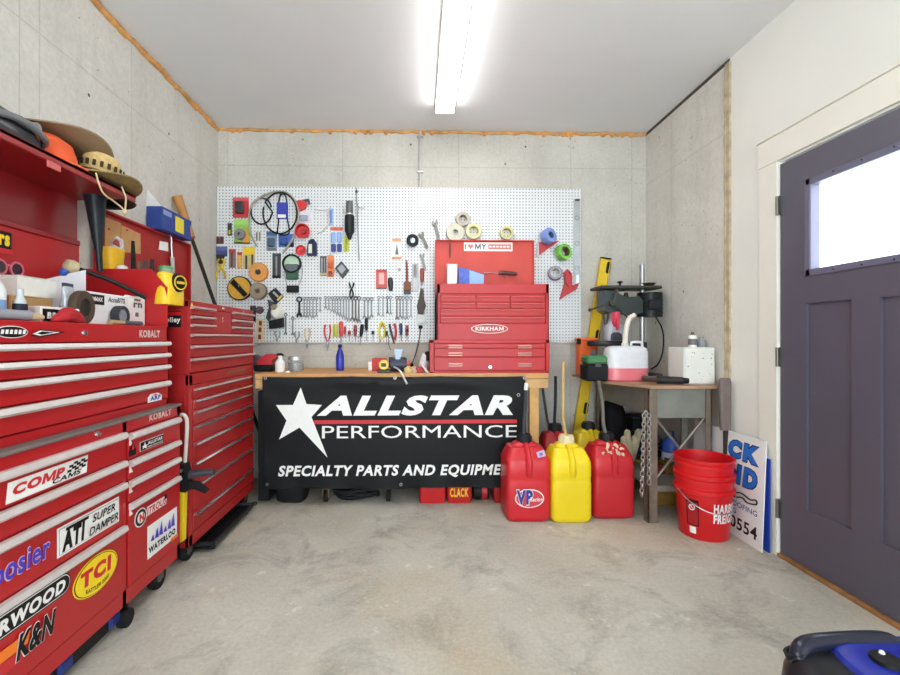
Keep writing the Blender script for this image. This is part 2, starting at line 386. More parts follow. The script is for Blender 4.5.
# conduit down the back wall
xq = atY(420, 150, YB-.012).x
t = thing('conduit_pipe', 'grey conduit pipe running down the concrete from the ceiling', 'pipe', (xq, YB-.013, 2.3))
MB().cyl((xq, YB-.013, 2.36), (xq, YB-.013, ZC), .011, None, 0, 14).build('pipe', M('#b8b8b6', .4, .3), t)
for z in (2.79, 2.5): MB().box(xq-.025, xq+.025, YB-.026, YB, z, z+.018, 0, .004).build('strap', STEEL, t)

# ---------------------------------------------------------------- pegboard
YP = YB-.03
A_, B_ = atY(212.5, 187.5, YP), atY(581, 343, YP); ZP1 = atY(400, 187.5, YP).z; ZP0 = atY(400, 342.5, YP).z
A_.x = max(A_.x, XL+.004)
k = NB('pegboard_panel')
hx = k.math('SUBTRACT', k.math('FRACT', k.math('DIVIDE', k.xyz[0], .0254)), .5); hz = k.math('SUBTRACT', k.math('FRACT', k.math('DIVIDE', k.xyz[2], .0254)), .5)
r2 = k.math('ADD', k.math('MULTIPLY', hx, hx), k.math('MULTIPLY', hz, hz))
PEGM = k.done(k.mix(k.math('LESS_THAN', r2, .034), '#dcdee0', '#4c4d50'), .35)
peg = MB().box(A_.x, B_.x, YP, YP+.006, ZP0, ZP1).build('pegboard', PEGM, origin=((A_.x+B_.x)/2, YP, ZP0))
tag(peg, 'wide white perforated pegboard covered in hand tools on the concrete wall', 'pegboard')
mb = MB()
for x in (A_.x, B_.x-.02): mb.box(x, x+.02, YP+.006, YB-.0015, ZP0, ZP1)
for z in (ZP0, (ZP0+ZP1)/2, ZP1-.02): mb.box(A_.x, B_.x, YP+.006, YB-.0015, z, z+.02)
mb.build('batten', WOOD, peg)
# ---------------------------------------------------------------- helpers for tool cabinets
UX, UZ, UY = Vector((1, 0, 0)), Vector((0, 0, 1)), Vector((0, 1, 0))
def caster(parent, x, y, r, dx=.02):
    mb = MB(); mb.box(x-.03, x+.03, y-.03, y+.03, 2*r+.012, 2*r+.02); mb.box(x-.022, x-.017, y-.02+dx, y+.02+dx, r-.01, 2*r+.014); mb.box(x+.017, x+.022, y-.02+dx, y+.02+dx, r-.01, 2*r+.014)
    c = mb.build('caster', DSTEEL, parent)
    w = MB(); w.lathe([(r*.35, -.016), (r*.95, -.016), (r, -.01), (r, .01), (r*.95, .016), (r*.35, .016)], (x, y+dx, r), (1, 0, 0), 0, 24, True); w.cyl((x-.017, y+dx, r), (x+.017, y+dx, r), r*.4, None, 1)
    w.build('wheel', [RUB, GREY], c)
def facerect(X, pl, pt, pb, pr):
    a = atX(pl, pt, X); b = atX(pl, pb, X); c = atX(pr, pt, X); return a.y, c.y, b.z, a.z
def drawer(parent, X, y0, y1, z0, z1, hz0, hz1, mat, hmat, hy0=None, hy1=None, lip=.022, name='drawer'):
    d = MB().box(X-.02, X+.006, y0, y1, z0, z1, 0, .003).build(name, mat, parent)
    h = MB(); a, b = (y0 if hy0 is None else hy0), (y1 if hy1 is None else hy1)
    h.prism([(0, 0), (lip*.6, 0), (lip, (hz1-hz0)*.35), (lip*.75, hz1-hz0), (0, hz1-hz0)], (X+.006, b, hz0), (1, 0, 0), (0, 0, 1), b-a)
    h.build('handle', hmat, d); return d
def pill(w, h, n=8):
    r = h/2; return [(w-r+r*math.cos(-PI/2+PI*i/n), r+r*math.sin(-PI/2+PI*i/n)) for i in range(n+1)]+[(r+r*math.cos(PI/2+PI*i/n), r+r*math.sin(PI/2+PI*i/n)) for i in range(n+1)]
def ell(w, h, n=32): return [(w/2+w/2*math.cos(2*PI*i/n), h/2+h/2*math.sin(2*PI*i/n)) for i in range(n)]
def shear_(p, k): return [(x+k*y, y) for x, y in p]
def lock(parent, X, y, z, r=.011):
    MB().cyl((X, y, z), (X+.007, y, z), r, r*.85, 0, 14).box(X+.007, X+.0075, y-.001, y+.001, z-r*.6, z+r*.6, 1).build('lock', [CHROME, BLACK], parent)
class Sticker:
    def __init__(s, X, y0, z0): s.X, s.y, s.z, s.mb, s.n = X, y0, z0, MB(), 0
    def o(s): s.n += 1; return s.X+.0012*s.n
    def poly(s, p, m, dx=0, dz=0): s.mb.prism([(a+dx, b+dz) for a, b in p], (s.o(), s.y, s.z), UY, UZ, .0009, m); return s
    def text(s, t, x, z, w, h, m, **k): s.mb.text(t, (s.o()+.0006, s.y+x, s.z+z), UY, UZ, w, h, m, **k); return s
    def build(s, mats, parent, label=None, name='sticker'):
        o = s.mb.build(name, mats, parent)
        if label: o['label'] = label
        return o
SBLK, SWHT, SRED, SBLU, SYEL, SORG, SPUR, SGRY = [M(c, .4, 0, .02) for c in ('#141416', '#ecebe8', '#c8202a', '#2a44a8', '#f2d518', '#ef7a1e', '#4a35b8', '#9a9a9e')]

# ---------------------------------------------------------------- big red cabinet with silver rails, lower cabinet
XK = -1.13; XKB = XL+.02
yf = atX(180, 480, XK).y; yn = yf-1.06
zt = atX(178, 404, XK).z; zb_ = .115
t = thing('tool_cabinet', 'large red rolling tool cabinet covered in racing stickers with silver drawer rails', 'tool cabinet', ((XK+XKB)/2, (yf+yn)/2, 0), 'red tool storage along the left wall')
mb = MB(); mb.box(XKB, XK-.018, yn, yf, zb_, zt-.012, 0, .003)
yd = atX(124.5, 480, XK).y
for y0, y1 in ((yn, yn+.02), (yd-.012, yd+.012), (yf-.028, yf)): mb.box(XK-.02, XK, y0, y1, zb_, zt-.012, 0, .002)
mb.box(XK-.02, XK, yn, yf, zb_, zb_+.062, 0, .002); mb.box(XK-.02, XK, yn, yf, zt-.055, zt-.012, 0, .002)
mb.build('body', RED, t)
MB().box(XKB, XK+.008, yn-.005, yf+.005, zt-.012, zt, 0, .003).build('top', M('#6f6663', .6), t)
def kz(px, py, X=XK): return atX(px, py, X).z
rails = [((kz(0, 471.7)+kz(119.5, 439))/2), ((kz(0, 513)+kz(119.5, 466.7))/2), (kz(0, 543)+kz(119.5, 489))/2, (kz(0, 605)+kz(119.5, 531.7))/2]
hh = .0125
RAIL = M('#dedad8', .35, .35, .04)
ds = []
for i, z in enumerate(rails):
    z0 = (rails[i+1]+hh+.004) if i < 3 else zb_+.066
    ds.append(drawer(t, XK, yn+.024, yd-.016, z0, z+hh, z-hh, z+hh, RED, RAIL))
railr = [(kz(127, a)+kz(176, b))/2 for a, b in ((435.5, 421), (462.5, 444.4), (482.3, 461.6), (504, 481.4))]
dr = []
for i, z in enumerate(railr):
    z0 = (railr[i+1]+hh+.004) if i < 3 else zb_+.066
    dr.append(drawer(t, XK, yd+.016, yf-.032, z0, z+hh, z-hh, z+hh, RED, RAIL))
    MB().prism([(0, 0), (.02, 0), (.006, .024), (0, .024)], (XK+.0065, yd+.018, z-.036), UY, UZ, .002).build('latch_tab', SWHT, dr[-1])
lock(t, XK, atX(97, 434, XK).y, atX(97, 434, XK).z)
y0, y1, z0, z1 = facerect(XK, 149, 414.5, 421.5, 171)
MB().text('KOBALT', (XK+.0015, y0, z0), UY, UZ, y1-y0, z1-z0, 0, bold=.045).build('lettering', M('#dcc4be', .4, .2), t)
for x in (XK-.07, XKB+.06):
    for y in (yn+.09, yf-.09): caster(t, x, y, .052)
FX = XK+.0065
def stick(pl, pt, pb, pr): y0, y1, z0, z1 = facerect(FX, pl, pt, pb, pr); return Sticker(FX, y0, z0), y1-y0, z1-z0
s, w, h = stick(5, 484, 505, 88)
s.poly(shear_([(0, 0), (w*.97, 0), (w*.97, h), (0, h)], .12), 0)
s.text('COMP', .02, h*.3, w*.6, h*.52, 1, bold=.06, shear=.2).text('CAMS', w*.5, h*.09, w*.38, h*.27, 2, bold=.03, shear=.2)
for i in range(5):
    for j in range(4):
        if (i+j) % 2 == 0: s.mb.prism(shear_([(0, 0), (w*.055, 0), (w*.055, h*.13), (0, h*.13)], .2), (FX+.0036, s.y+w*.69+i*w*.05+j*.004, s.z+h*.4+j*h*.12), UY, UZ, .0005, 2)
s.build([SWHT, SRED, SBLK], ds[0])
s, w, h = stick(56.5, 529, 559, 118.5)
s.poly([(0, 0), (w, 0), (w, h), (0, h)], 0).poly([(.006, .006), (w-.006, .006), (w-.006, h-.006), (.006, h-.006)], 2).poly([(.008, .008), (w-.008, .008), (w-.008, h-.008), (.008, h-.008)], 0)
s.text('ATI', w*.05, h*.12, w*.34, h*.7, 1, bold=.06, shear=.15).poly(shear_([(0, 0), (w*.34, 0), (w*.34, h*.1), (0, h*.1)], .15), 1, w*.1, h*.8)
s.text('SUPER', w*.5, h*.56, w*.4, h*.3, 1, bold=.015, shear=.2).text('DAMPER', w*.44, h*.14, w*.51, h*.3, 1, bold=.015, shear=.2)
s.build([SWHT, SBLK, SGRY], ds[2])
s, w, h = stick(-30, 576, 604, 50)
s.text('Hoosier', 0, 0, w, h, 0, bold=.045, shear=.08); s.text('Hoosier', .003, .003, w-.006, h-.006, 1, bold=.02, shear=.08)
s.build([M('#d8b8d8', .4), SPUR], ds[2], None, 'sticker')
s, w, h = stick(72, 571, 611.5, 117)
s.poly(ell(w, h), 0).poly(ell(w*.95, h*.95), 1, w*.025, h*.025).poly(ell(w*.92, h*.92), 0, w*.04, h*.04)
s.text('TCI', w*.14, h*.36, w*.68, h*.42, 2, bold=.06, shear=.05).text('RATTLER 2000', w*.24, h*.12, w*.52, h*.11, 1, bold=.01, arc=h*.07)
s.build([SYEL, SBLK, SRED], ds[3])
s, w, h = stick(-45, 645, 673, 70)
s.poly(pill(w, h), 0).poly(pill(w-.008, h-.008), 1, .004, .004).poly(pill(w-.014, h-.014), 0, .007, .007).text('HARWOOD', w*.07, h*.2, w*.86, h*.58, 1, bold=.05, shear=.15)
s.build([SBLK, SWHT], ds[3])
s, w, h = stick(-8, 646, 686, 56)
s.poly(shear_([(0, 0), (w*.5, 0), (w*.5, h*.32), (0, h*.32)], .3), 1, -.02, h*.05).poly(shear_([(0, 0), (w*.5, 0), (w*.5, h*.3), (0, h*.3)], .3), 2, 0, h*.4)
s.text('K&N', w*.3, h*.1, w*.68, h*.72, 3, bold=.06, shear=.3); s.text('K&N', w*.31, h*.12, w*.66, h*.68, 0, bold=.035, shear=.3)
s.build([SBLK, SRED, SORG, SWHT], ds[3])
s, w, h = stick(128.5, 443, 457, 135.5)
s.poly([(0, 0), (w, 0), (w, h*.35), (0, h*.35)], 0).poly([(0, h*.36), (w, h*.36), (w/2, h)], 0).poly([(w*.3, h*.45), (w*.7, h*.45), (w/2, h*.85)], 1).build([SBLK, SRED], dr[0])
s, w, h = stick(139.5, 442.5, 452, 163)
s.poly([(0, 0), (w, 0), (w, h), (0, h)], 0).poly([(.002, .002), (w-.002, .002), (w-.002, h-.002), (.002, h-.002)], 1).text('ALLSTAR', w*.28, h*.45, w*.65, h*.36, 0, bold=.04, shear=.2).text('PERFORMANCE', w*.28, h*.15, w*.65, h*.18, 0)
s.poly([(w*.04, h*.5), (w*.12, h*.55), (w*.15, h*.9), (w*.19, h*.55), (w*.28, h*.5), (w*.2, h*.4), (w*.24, h*.1), (w*.13, h*.33), (w*.06, h*.2), (w*.09, h*.4)], 0)
s.build([SWHT, SBLK], dr[0])
s, w, h = stick(134, 512, 531, 165)
s.poly(ell(h*1.05, h), 0).poly(ell(h*.9, h*.86), 1, h*.07, h*.07).poly(ell(h*.62, h*.58), 0, h*.21, h*.21).poly(shear_([(0, 0), (w-h*.95, 0), (w-h*.95, h*.5), (0, h*.5)], .2), 0, h*.93, h*.37).text('N', h*.33, h*.3, h*.4, h*.42, 2, bold=.06).text('ITROUS', h*.95, h*.42, w-h, h*.4, 2, bold=.03, shear=.2)
s.poly([(w*.9, h*.7), (w, h*.7), (w, h*.95), (w*.92, h*.95)], 1)
s.build([SWHT, SBLK, SRED], dr[3])
s, w, h = stick(147, 527, 560, 176.5)
s.poly([(0, 0), (w, 0), (w, h), (0, h)], 0).text('WATERLOO', w*.03, h*.14, w*.9, h*.2, 1, bold=.06)
for i in range(6): s.poly([(w*(.08+.13*i), h*.5), (w*(.2+.13*i), h*.46), (w*(.16+.13*i), h*(.66+.12*(i % 3)))], 2)
s.poly([(w*.7, h*.02), (w*.95, h*.02), (w*.95, h*.12), (w*.7, h*.12)], 3)
s.build([SWHT, SBLK, SPUR, SORG], dr[3])

# ---------------------------------------------------------------- upper chest with its raised hood
XC = -1.172; XCB = -1.585
ye = atX(168, 340, XC).y; ys = yn
zu0, zu1 = zt, 1.20
t2 = thing('tool_chest', 'red top tool chest with four silver drawer rails and raised red hood under the hats', 'tool chest', ((XC+XCB)/2, (ys+ye)/2, zt), 'red tool storage along the left wall')
mb = MB(); mb.box(XCB, XC-.018, ys, ye, zu0, zu1, 0, .003)
mb.box(XC-.02, XC, ys, ys+.018, zu0, zu1, 0, .002); mb.box(XC-.02, XC, ye-.014, ye, zu0, zu1, 0, .002)
mb.box(XC-.02, XC, ys, ye, zu1-.066, zu1, 0, .002); mb.box(XC-.02, XC, ys, ye, zu0, zu0+.03, 0, .002)
mb.build('body', RED, t2)
ru = [(1.121, .0095), (1.0685, .0095), (1.0145, .0105), (.938, .012)]
for i, (z, q) in enumerate(ru):
    z0 = ru[i+1][0]+ru[i+1][1]+.004 if i < 3 else zu0+.034
    d = drawer(t2, XC, ys+.02, ye-.016, z0, z+q, z-q, z+q, RED, RAIL)
lock(t2, XC, atX(84, 334, XC).y, 1.165)
s = Sticker(XC, atX(-6, 335, XC).y, 1.148); w = atX(27, 335, XC).y-s.y; h = .036
s.poly(ell(w, h), 0).poly(ell(w*.94, h*.86), 1, w*.03, h*.07)
for i in range(6): s.poly([(w*(.15+.12*i), h*.34), (w*(.23+.12*i), h*.34), (w*(.25+.12*i), h*.68), (w*(.17+.12*i), h*.68)], 0)
w2 = atX(62, 335, XC).y-s.y
s.poly([(w, h*.2), (w*1.3, h*.75), (w2, h*.55), (w*1.35, h*.1)], 1).poly([(w*1.05, h*.35), (w*1.3, h*.65), (w2*.9, h*.52), (w*1.3, h*.2)], 0).poly([(w*1.2, h*.4), (w*1.35, h*.58), (w2*.8, h*.5), (w*1.35, h*.3)], 1)
s.build([SWHT, SBLK], t2)
s = Sticker(XC+.006, atX(146, 400, XC).y, atX(146, 403, XC).z); w = atX(160, 400, XC).y-s.y
s.poly([(0, 0), (w, 0), (w, .022), (w*.7, .036), (w*.2, .036), (0, .022)], 0).text('ARP', w*.15, .006, w*.75, .02, 1, bold=.05).poly([(w*.3, .028), (w*.7, .028), (w*.5, .034)], 2).build([SWHT, SBLU, SRED], d)
y0, y1, z0, z1 = facerect(XC, 139, 331, 337.5, 159.5)
MB().text('KOBALT', (XC+.0015, y0, 1.15), UY, UZ, y1-y0, .032, 0, bold=.045).build('lettering', M('#dcc4be', .4, .2), t2)
zsd = 1.47
mb = MB(); mb.prism([(0, 0), (XC-XCB, 0), (XC-XCB, .185), (XC-XCB-.075, zsd-zu1), (0, zsd-zu1)], (XCB, ye, zu1), UX, UZ, .008); mb.build('side_panel', RED, t2)
mb = MB(); mb.prism([(0, 0), (XC-XCB, 0), (XC-XCB, .185), (XC-XCB-.075, zsd-zu1), (0, zsd-zu1)], (XCB, ys+.008, zu1), UX, UZ, .008); mb.build('side_panel', RED, t2)
mb = MB(); mb.box(XCB-.004, XCB+.004, ys, ye, zu1, 1.575); mb.box(XCB, XCB+.03, ys, ye-.01, zu1+.17, zu1+.185, 0, .003); mb.build('back_panel', RED, t2)
xh = atY(136, 200, ye).x
mb = MB(); mb.box(XCB-.012, XCB-.004, ys, ye, 1.565, 1.80); mb.box(XCB-.01, XCB+.012, ys, ye, 1.575, 1.60, 0, .004)
zh = atX(136, 196, xh).z
mb.prism([(0, 0), (xh-XCB+.01, zh-.012-1.79), (xh-XCB+.01, zh-1.79), (0, .012)], (XCB-.01, ye, 1.79), UX, UZ, ye-ys)
mb.box(xh-.012, xh, ys, ye, zh-.032, zh+.002, 0, .003)
for y in (ys, ye-.006): mb.prism([(0, 0), (.03, 0), (xh-XCB, zh-.03-1.56), (xh-XCB, zh-1.56), (0, .24)], (XCB-.01, y+.006, 1.56), UX, UZ, .006) if y == ys else None
hood = mb.build('hood', M('#8e1419', .38, 0, .05, 6, .25), t2); hood['label'] = 'raised red hood the hats lie on'
y = atX(53, 171, xh).y
MB().box(xh, xh+.006, y-.03, y+.03, zh-.055, zh-.03, 0, .002).build('latch', M('#c05a58', .5), t2)
s = Sticker(XCB+.004, atX(-26, 245, XCB).y, 1.47); w = atX(10, 245, XCB).y-s.y
s.poly([(0, 0), (w, 0), (w, .085), (0, .085)], 0).text('ars', w*.42, .03, w*.52, .042, 1, bold=.05).poly([(0, 0), (w, 0), (w, .02), (0, .02)], 2).build([SBLK, SYEL, SRED], t2)

# ---------------------------------------------------------------- second cabinet and its chest
XS = -1.14
ya = atX(189, 500, XS).y; yb = atX(253.5, 470, XS).y; zm = .965; ztp = atX(250, 310, XS).z
OR2 = M('#a5181a', .48, 0, .08, 8, .05)
t3 = thing('tool_cabinet', 'narrower worn red roller cabinet with eight thin chrome drawer pulls beside the workbench', 'tool cabinet', ((XS+XL)/2, (ya+yb)/2, 0), 'red tool storage along the left wall')
mb = MB(); mb.box(XL+.02, XS-.018, ya, yb, .10, zm, 0, .003)
mb.box(XS-.02, XS, ya, ya+.035, .1, zm, 0, .003); mb.box(XS-.02, XS, yb-.02, yb, .1, zm, 0, .003); mb.box(XS-.02, XS, ya, yb, zm-.055, zm, 0, .002); mb.box(XS-.02, XS, ya, yb, .1, .16, 0, .002)
mb.build('body', OR2, t3)
hs = [atX(198.5, q, XS).z for q in (388.7, 400.3, 411.5, 426, 442.7, 461.7, 484, 511.5)]
zs = [zm-.058]+[h_-.03 if i < 6 else h_-.07 for i, h_ in enumerate(hs)]
zs = [zm-.058]+[hs[i+1]+.012 for i in range(7)]+[.164]
for i in range(8): drawer(t3, XS-.004, ya+.04, yb-.026, zs[i+1]+.003, zs[i], hs[i]-.008, hs[i]+.006, OR2, CHROME, ya+.05, yb-.03, .016)
y0 = atX(227, 368, XS).y
mb = MB()
for i in range(13): mb.box(XS, XS+.002, y0+i*.022, y0+i*.022+.014, zm-.034, zm-.02)
mb.build('lettering', M('#8f6a5c', .4, .6), t3)
for x in (XS-.06, XL+.08):
    for y in (ya+.07, yb-.05): caster(t3, x, y, .048)
t4 = thing('tool_chest', 'worn red top chest with split upper drawers and a dirty raised lid, beside the pegboard', 'tool chest', ((XS+XL)/2, (ya+yb)/2, zm), 'red tool storage along the left wall')
mb = MB(); mb.box(XL+.02, XS-.02, ya, yb, zm, ztp-.03); mb.box(XS-.022, XS-.002, ya, ya+.012, zm, ztp); mb.box(XS-.022, XS-.002, yb-.012, yb, zm, ztp)
mb.box(XS-.022, XS-.002, ya, yb, ztp-.035, ztp, 0, .003); mb.box(XL+.02, XS-.02, ya, ya+.006, ztp-.03, ztp); mb.box(XL+.02, XS-.02, yb-.006, yb, ztp-.03, ztp)
mb.build('body', OR2, t4)
hz = [atX(190, q, XS).z for q in (307, 316.5, 325, 335, 347, 360)]
zs = [ztp-.038]+[z+.008 for z in hz[1:]]+[zm+.004]
ym1, ym2 = atX(213.5, 320, XS).y, atX(232, 320, XS).y
for i in range(6):
    if i < 3:
        for q0, q1 in ((ya+.014, ym1), (ym2, yb-.014)): drawer(t4, XS-.006, q0, q1, zs[i+1]+.003, zs[i], hz[i]-.009, hz[i]+.006, OR2, M('#c9a9a4', .35, .6), None, None, .02)
    else: drawer(t4, XS-.006, ya+.014, yb-.014, zs[i+1]+.003, zs[i], hz[i]-.009, hz[i]+.006, OR2, M('#c9a9a4', .35, .6), None, None, .02)
MB().box(XS-.02, XS-.004, ym1+.003, ym2-.003, zs[3]+.003, zs[0]).build('centre_panel', OR2, t4)
lock(t4, XS-.002, (ym1+ym2)/2, ztp-.018, .009)
MB().prism([(.0, .0), (.012, .01), (.006, .016), (.014, .034), (.002, .02), (.008, .014)], (XS-.003, (ym1+ym2)/2-.007, ztp-.1), UY, UZ, .001).build('sticker', SWHT, t4)
for px in (191, 243): 
    y = atX(px, 303, XS).y; MB().prism([(0, 0), (.024, 0), (.012, .02)], (XS-.002, y, ztp-.028), UY, UZ, .001).build('sticker', SYEL if px < 200 else SGRY, t4)
XLD = XL+.03; zld = 1.80
mb = MB(); mb.box(XLD-.008, XLD, ya, yb+.03, ztp-.03, zld); mb.box(XLD, XLD+.02, ya, yb+.03, zld-.014, zld, 0, .003); mb.box(XLD, XLD+.02, yb+.02, yb+.03, ztp, zld, 0, .003); mb.box(XLD, XLD+.02, ya, ya+.01, ztp, zld, 0, .003)
mb.build('lid', OR2, t4)
# HOLLEY-like side label of the chest
y_ = ya-.0005; a = atY(168, 327, y_); b = atY(181, 311, y_)
mb = MB(); w, h = b.x-a.x, b.z-a.z
mb.prism([(0, 0), (w, 0), (w, h), (0, h)], (a.x, y_, a.z), UX, UZ, .001, 0); mb.prism([(0, h*.72), (w, h*.72), (w, h*.95), (0, h*.95)], (a.x, y_-.0012, a.z), UX, UZ, .001, 1)
mb.text('Holley', (a.x-.035, y_-.002, a.z+h*.2), UX, UZ, w+.033, h*.42, 2, bold=.04); mb.build('sticker', [SBLK, SRED, SWHT], t4)
a = atY(168, 305, y_); b = atY(181, 299, y_)
MB().box(a.x, b.x, y_-.012, y_+.0005, a.z, b.z, 0, .004).build('side_label', SWHT, t4)

# black low platform under the second cabinet
a = atZ(196, 547, .03); b = atZ(243, 509, .03)
t5 = thing('creeper_board', 'low black board with a raised edge lying under the narrower cabinet', 'board', (XS-.05, (a.y+b.y)/2, 0))
MB().box(XS-.3, XS+.045, a.y, b.y+.05, .015, .035, 0, .008).build('deck', BLACK, t5)
MB().tube([(XS-.28, b.y+.05, .04), (XS+.03, b.y+.04, .045), (XS+.045, b.y+.02, .045), (XS+.045, a.y+.03, .045), (XS+.03, a.y+.005, .045), (XS-.28, a.y, .04)], .012, 0, 8).build('edge_rail', M('#2a2b2e', .35), t5)
for x in (XS-.25, XS+.02):
    for y in (a.y+.05, b.y-.02): MB().cyl((x-.01, y, .012), (x+.01, y, .012), .012, None, 0, 12).build('wheel', RUB, t5)
# floor jack below the big cabinet
t6 = thing('floor_jack', 'low black floor jack with blue parts under the stickered cabinet', 'jack', (XK-.06, 1.55, 0))
mb = MB()
for x in (XK-.16, XK-.06): mb.prism([(0, .03), (.62, .03), (.62, .075), (.35, .09), (.1, .06), (0, .05)], (x, 1.22, 0), UY, UZ, .012, 0)
mb.build('side_plate', BLACK, t6)
for y in (1.27, 1.48, 1.72):
    MB().box(XK-.17, XK-.036, y, y+.06, .035, .08, 0, .008).build('cross_block', M('#1c347c', .4), t6)
for y in (1.25, 1.8): 
    for x in (XK-.185, XK-.035): MB().cyl((x-.014, y, .035), (x+.014, y, .035), .035, None, 0, 18).build('wheel', RUB, t6)

# clamp and white hose hanging on the far side of the big cabinet
yh = yf+.045
t7 = thing('bar_clamp', 'black trigger bar clamp with yellow jaw hanging on the stickered cabinet side', 'clamp', (XK-.02, yh, .2), None)
P = lambda px, py: atY(px, py, yh)
def pv(mb, pts, d, m=0, y=None): # plate in the picture-parallel plane through yh
    q = [P(*p) for p in pts]; o = q[0]; mb.prism([(v.x-o.x, v.z-o.z) for v in q], (o.x, yh+d/2, o.z), UX, UZ, d, m)
mb = MB(); pv(mb, [(180, 462), (187, 463), (190, 475), (188, 491), (181, 490), (179, 475)], .05); mb.build('head', BLACK, t7)
mb = MB(); mb.tube([P(186, 476), P(200, 473), (P(214, 472))], lambda q: .021-.006*q, 0, 10); mb.build('grip', M('#33353c', .5), t7)
mb = MB(); pv(mb, [(188, 480), (200, 482), (209, 490), (206, 493), (196, 489), (187, 487)], .018); mb.build('trigger', BLACK, t7)
mb = MB(); pv(mb, [(181, 490), (186, 492), (184.5, 540), (181, 542)], .03); mb.build('jaw', YEL, t7)
mb = MB(); a = P(183, 470); mb.box(a.x-.012, a.x+.012, yf+.001, yh-.02, a.z, a.z+.012); mb.build('hook', STEEL, t7)
t8 = MB().tube([P(179, 416), P(182, 414.5), P(185, 416), P(187, 422), P(186.5, 440), P(185, 462)], .009, 0, 8)
t8.tube([P(179, 416), (P(179, 416).x, yf, P(179, 416).z)], .006, 0, 8, sub=1)
tag(t8.build('hose', M('#c9c3b8', .5)), 'short white hose hooked over the stickered cabinet side above the clamp', 'hose')
# ---------------------------------------------------------------- workbench with the banner
YF = 3.06; ZB = atY(400, 373.5, YF).z
bx0 = atY(254.5, 376, YF).x; bx1 = atY(549, 376, YF).x
t = thing('workbench', 'long wooden workbench under the pegboard with the black banner hung along its front', 'workbench', ((bx0+bx1)/2, 3.37, 0))
BW = M('#c8935a', .5, 0, .14, 9)
MB().box(bx0, bx1, YF, YB-.006, ZB-.038, ZB, 0, .004).build('top', BW, t)
mb = MB(); mb.box(bx0, bx1, YF+.01, YF+.048, ZB-.105, ZB-.038, 0, .003); mb.box(bx0, bx1, YB-.05, YB-.012, ZB-.12, ZB-.038); mb.build('apron', M('#c9a06a', .6, 0, .15, 9), t)
lx0, lx1 = atY(530, 420, YF).x, atY(539.5, 420, YF).x
for x0, x1, y in ((lx0, lx1, YF+.012), (lx0, lx1, YB-.06), (bx0+.09, bx0+.18, YF+.33), (bx0+.09, bx0+.18, YB-.06)):
    MB().box(x0, x1, y, y+.038, 0, ZB-.038, 0, .003).build('leg', WOOD, t)
MB().box(bx0+.2, lx0-.02, YF+.45, YF+.47, .3, ZB-.1).build('back_board', M('#2a2a2c', .8), t)
MB().box(bx0+.005, bx0+.08, YF+.052, YB-.1, .02, ZB-.125).build('side_panel', M('#1c1c1e', .8), t)  # added near-black board standing in for the deep shade under the bench end

YN = YF-.022
def N_(px, py, d=0): 
    v = atY(px, py, YN-d); return v
n0, n1 = N_(264, 376.5), N_(526, 487)
t = thing('banner', 'black shop banner with a white star and white lettering tacked along the workbench', 'banner', ((n0.x+n1.x)/2, YN, n1.z))
nx, nz = 60, 26; vs = []; fs = []
for j in range(nz+1):
    for i in range(nx+1):
        u, v = i/nx, j/nz; topw = max(0, v-.86)/.14; botw = max(0, .1-v)/.1; side = max(0, abs(u-.5)-.44)/.06
        sag = -.012*math.sin(PI*((u*3) % 1))*topw if v > .86 else 0
        y = YN-.004-.007*math.sin(u*19+v*14)*topw-.006*math.sin(u*31)*botw-.008*math.sin(v*9)*side-.018*topw*math.sin(PI*u)*(1-max(0, v-.96)/.04)
        vs.append((n0.x+(n1.x-n0.x)*u+(.006*math.sin(v*5) if u in (0, 1) else 0), y, n1.z+(n0.z-n1.z)*v+sag*.5*v+.004*math.sin(u*11)*(1-v)))
for j in range(nz):
    for i in range(nx): a = j*(nx+1)+i; fs.append((a, a+1, a+nx+2, a+nx+1))
mb = MB(); mb.add(vs, fs); bk = len(mb.v); mb.add([(x, y+.0015, z) for x, y, z in vs], [f[::-1] for f in fs])
BAN = M('#0e0f12', .5, 0, .1, 14); mb.build('cloth', BAN, t)
YT = YN-.0125
def bt(body, x0, x1, y0, y1, mat, name='lettering', **k):
    a, b = atY(x0, y1, YT), atY(x1, y0, YT); MB().text(body, a, UX, UZ, b.x-a.x, b.z-a.z, 0, **k).build(name, mat, t)
BWH = M('#e9e9e7', .5, 0, .02); BRD = M('#c01f2c', .5)
bt('ALLSTAR', 317, 513, 395, 416, BWH, bold=.05, shear=.28)
bt('PERFORMANCE', 322, 517, 425, 438.5, BWH, bold=0.0)
bt('SPECIALTY PARTS AND EQUIPMENT', 278, 522, 464, 478.5, BWH, bold=.035, shear=.2)
pts = [(276, 405), (293, 405), (300.7, 387.5), (306.5, 404), (322, 405), (311.5, 417), (327.5, 457.5), (299.5, 427.5), (279, 439.5), (286.5, 420.5)]
q = [atY(*p, YT) for p in pts]; mb = MB(); mb.prism([(v.x-q[0].x, v.z-q[0].z) for v in q], q[0], UX, UZ, .0008); mb.build('star_emblem', BWH, t)
a, b = atY(314, 425, YT), atY(517, 418.5, YT); mb = MB(); mb.box(a.x, b.x, YT-.0006, YT+.0006, a.z+.006, b.z-.006); mb.build('stripe', BRD, t)
MB().ring(atY(518.5, 395, YT), (0, 1, 0), .011, .008, .001, 0, 16).build('trade_mark', BWH, t)
for px, py in ((265.5, 378), (524.5, 378), (401, 484.5), (267, 484.5), (524, 484.5), (395, 378)):
    mb = MB(); mb.ring(atY(px, py, YN-.012), (0, 1, 0), .011, .005, .006, 0, 16); mb.build('grommet', M('#9a958c', .35, .8), t)

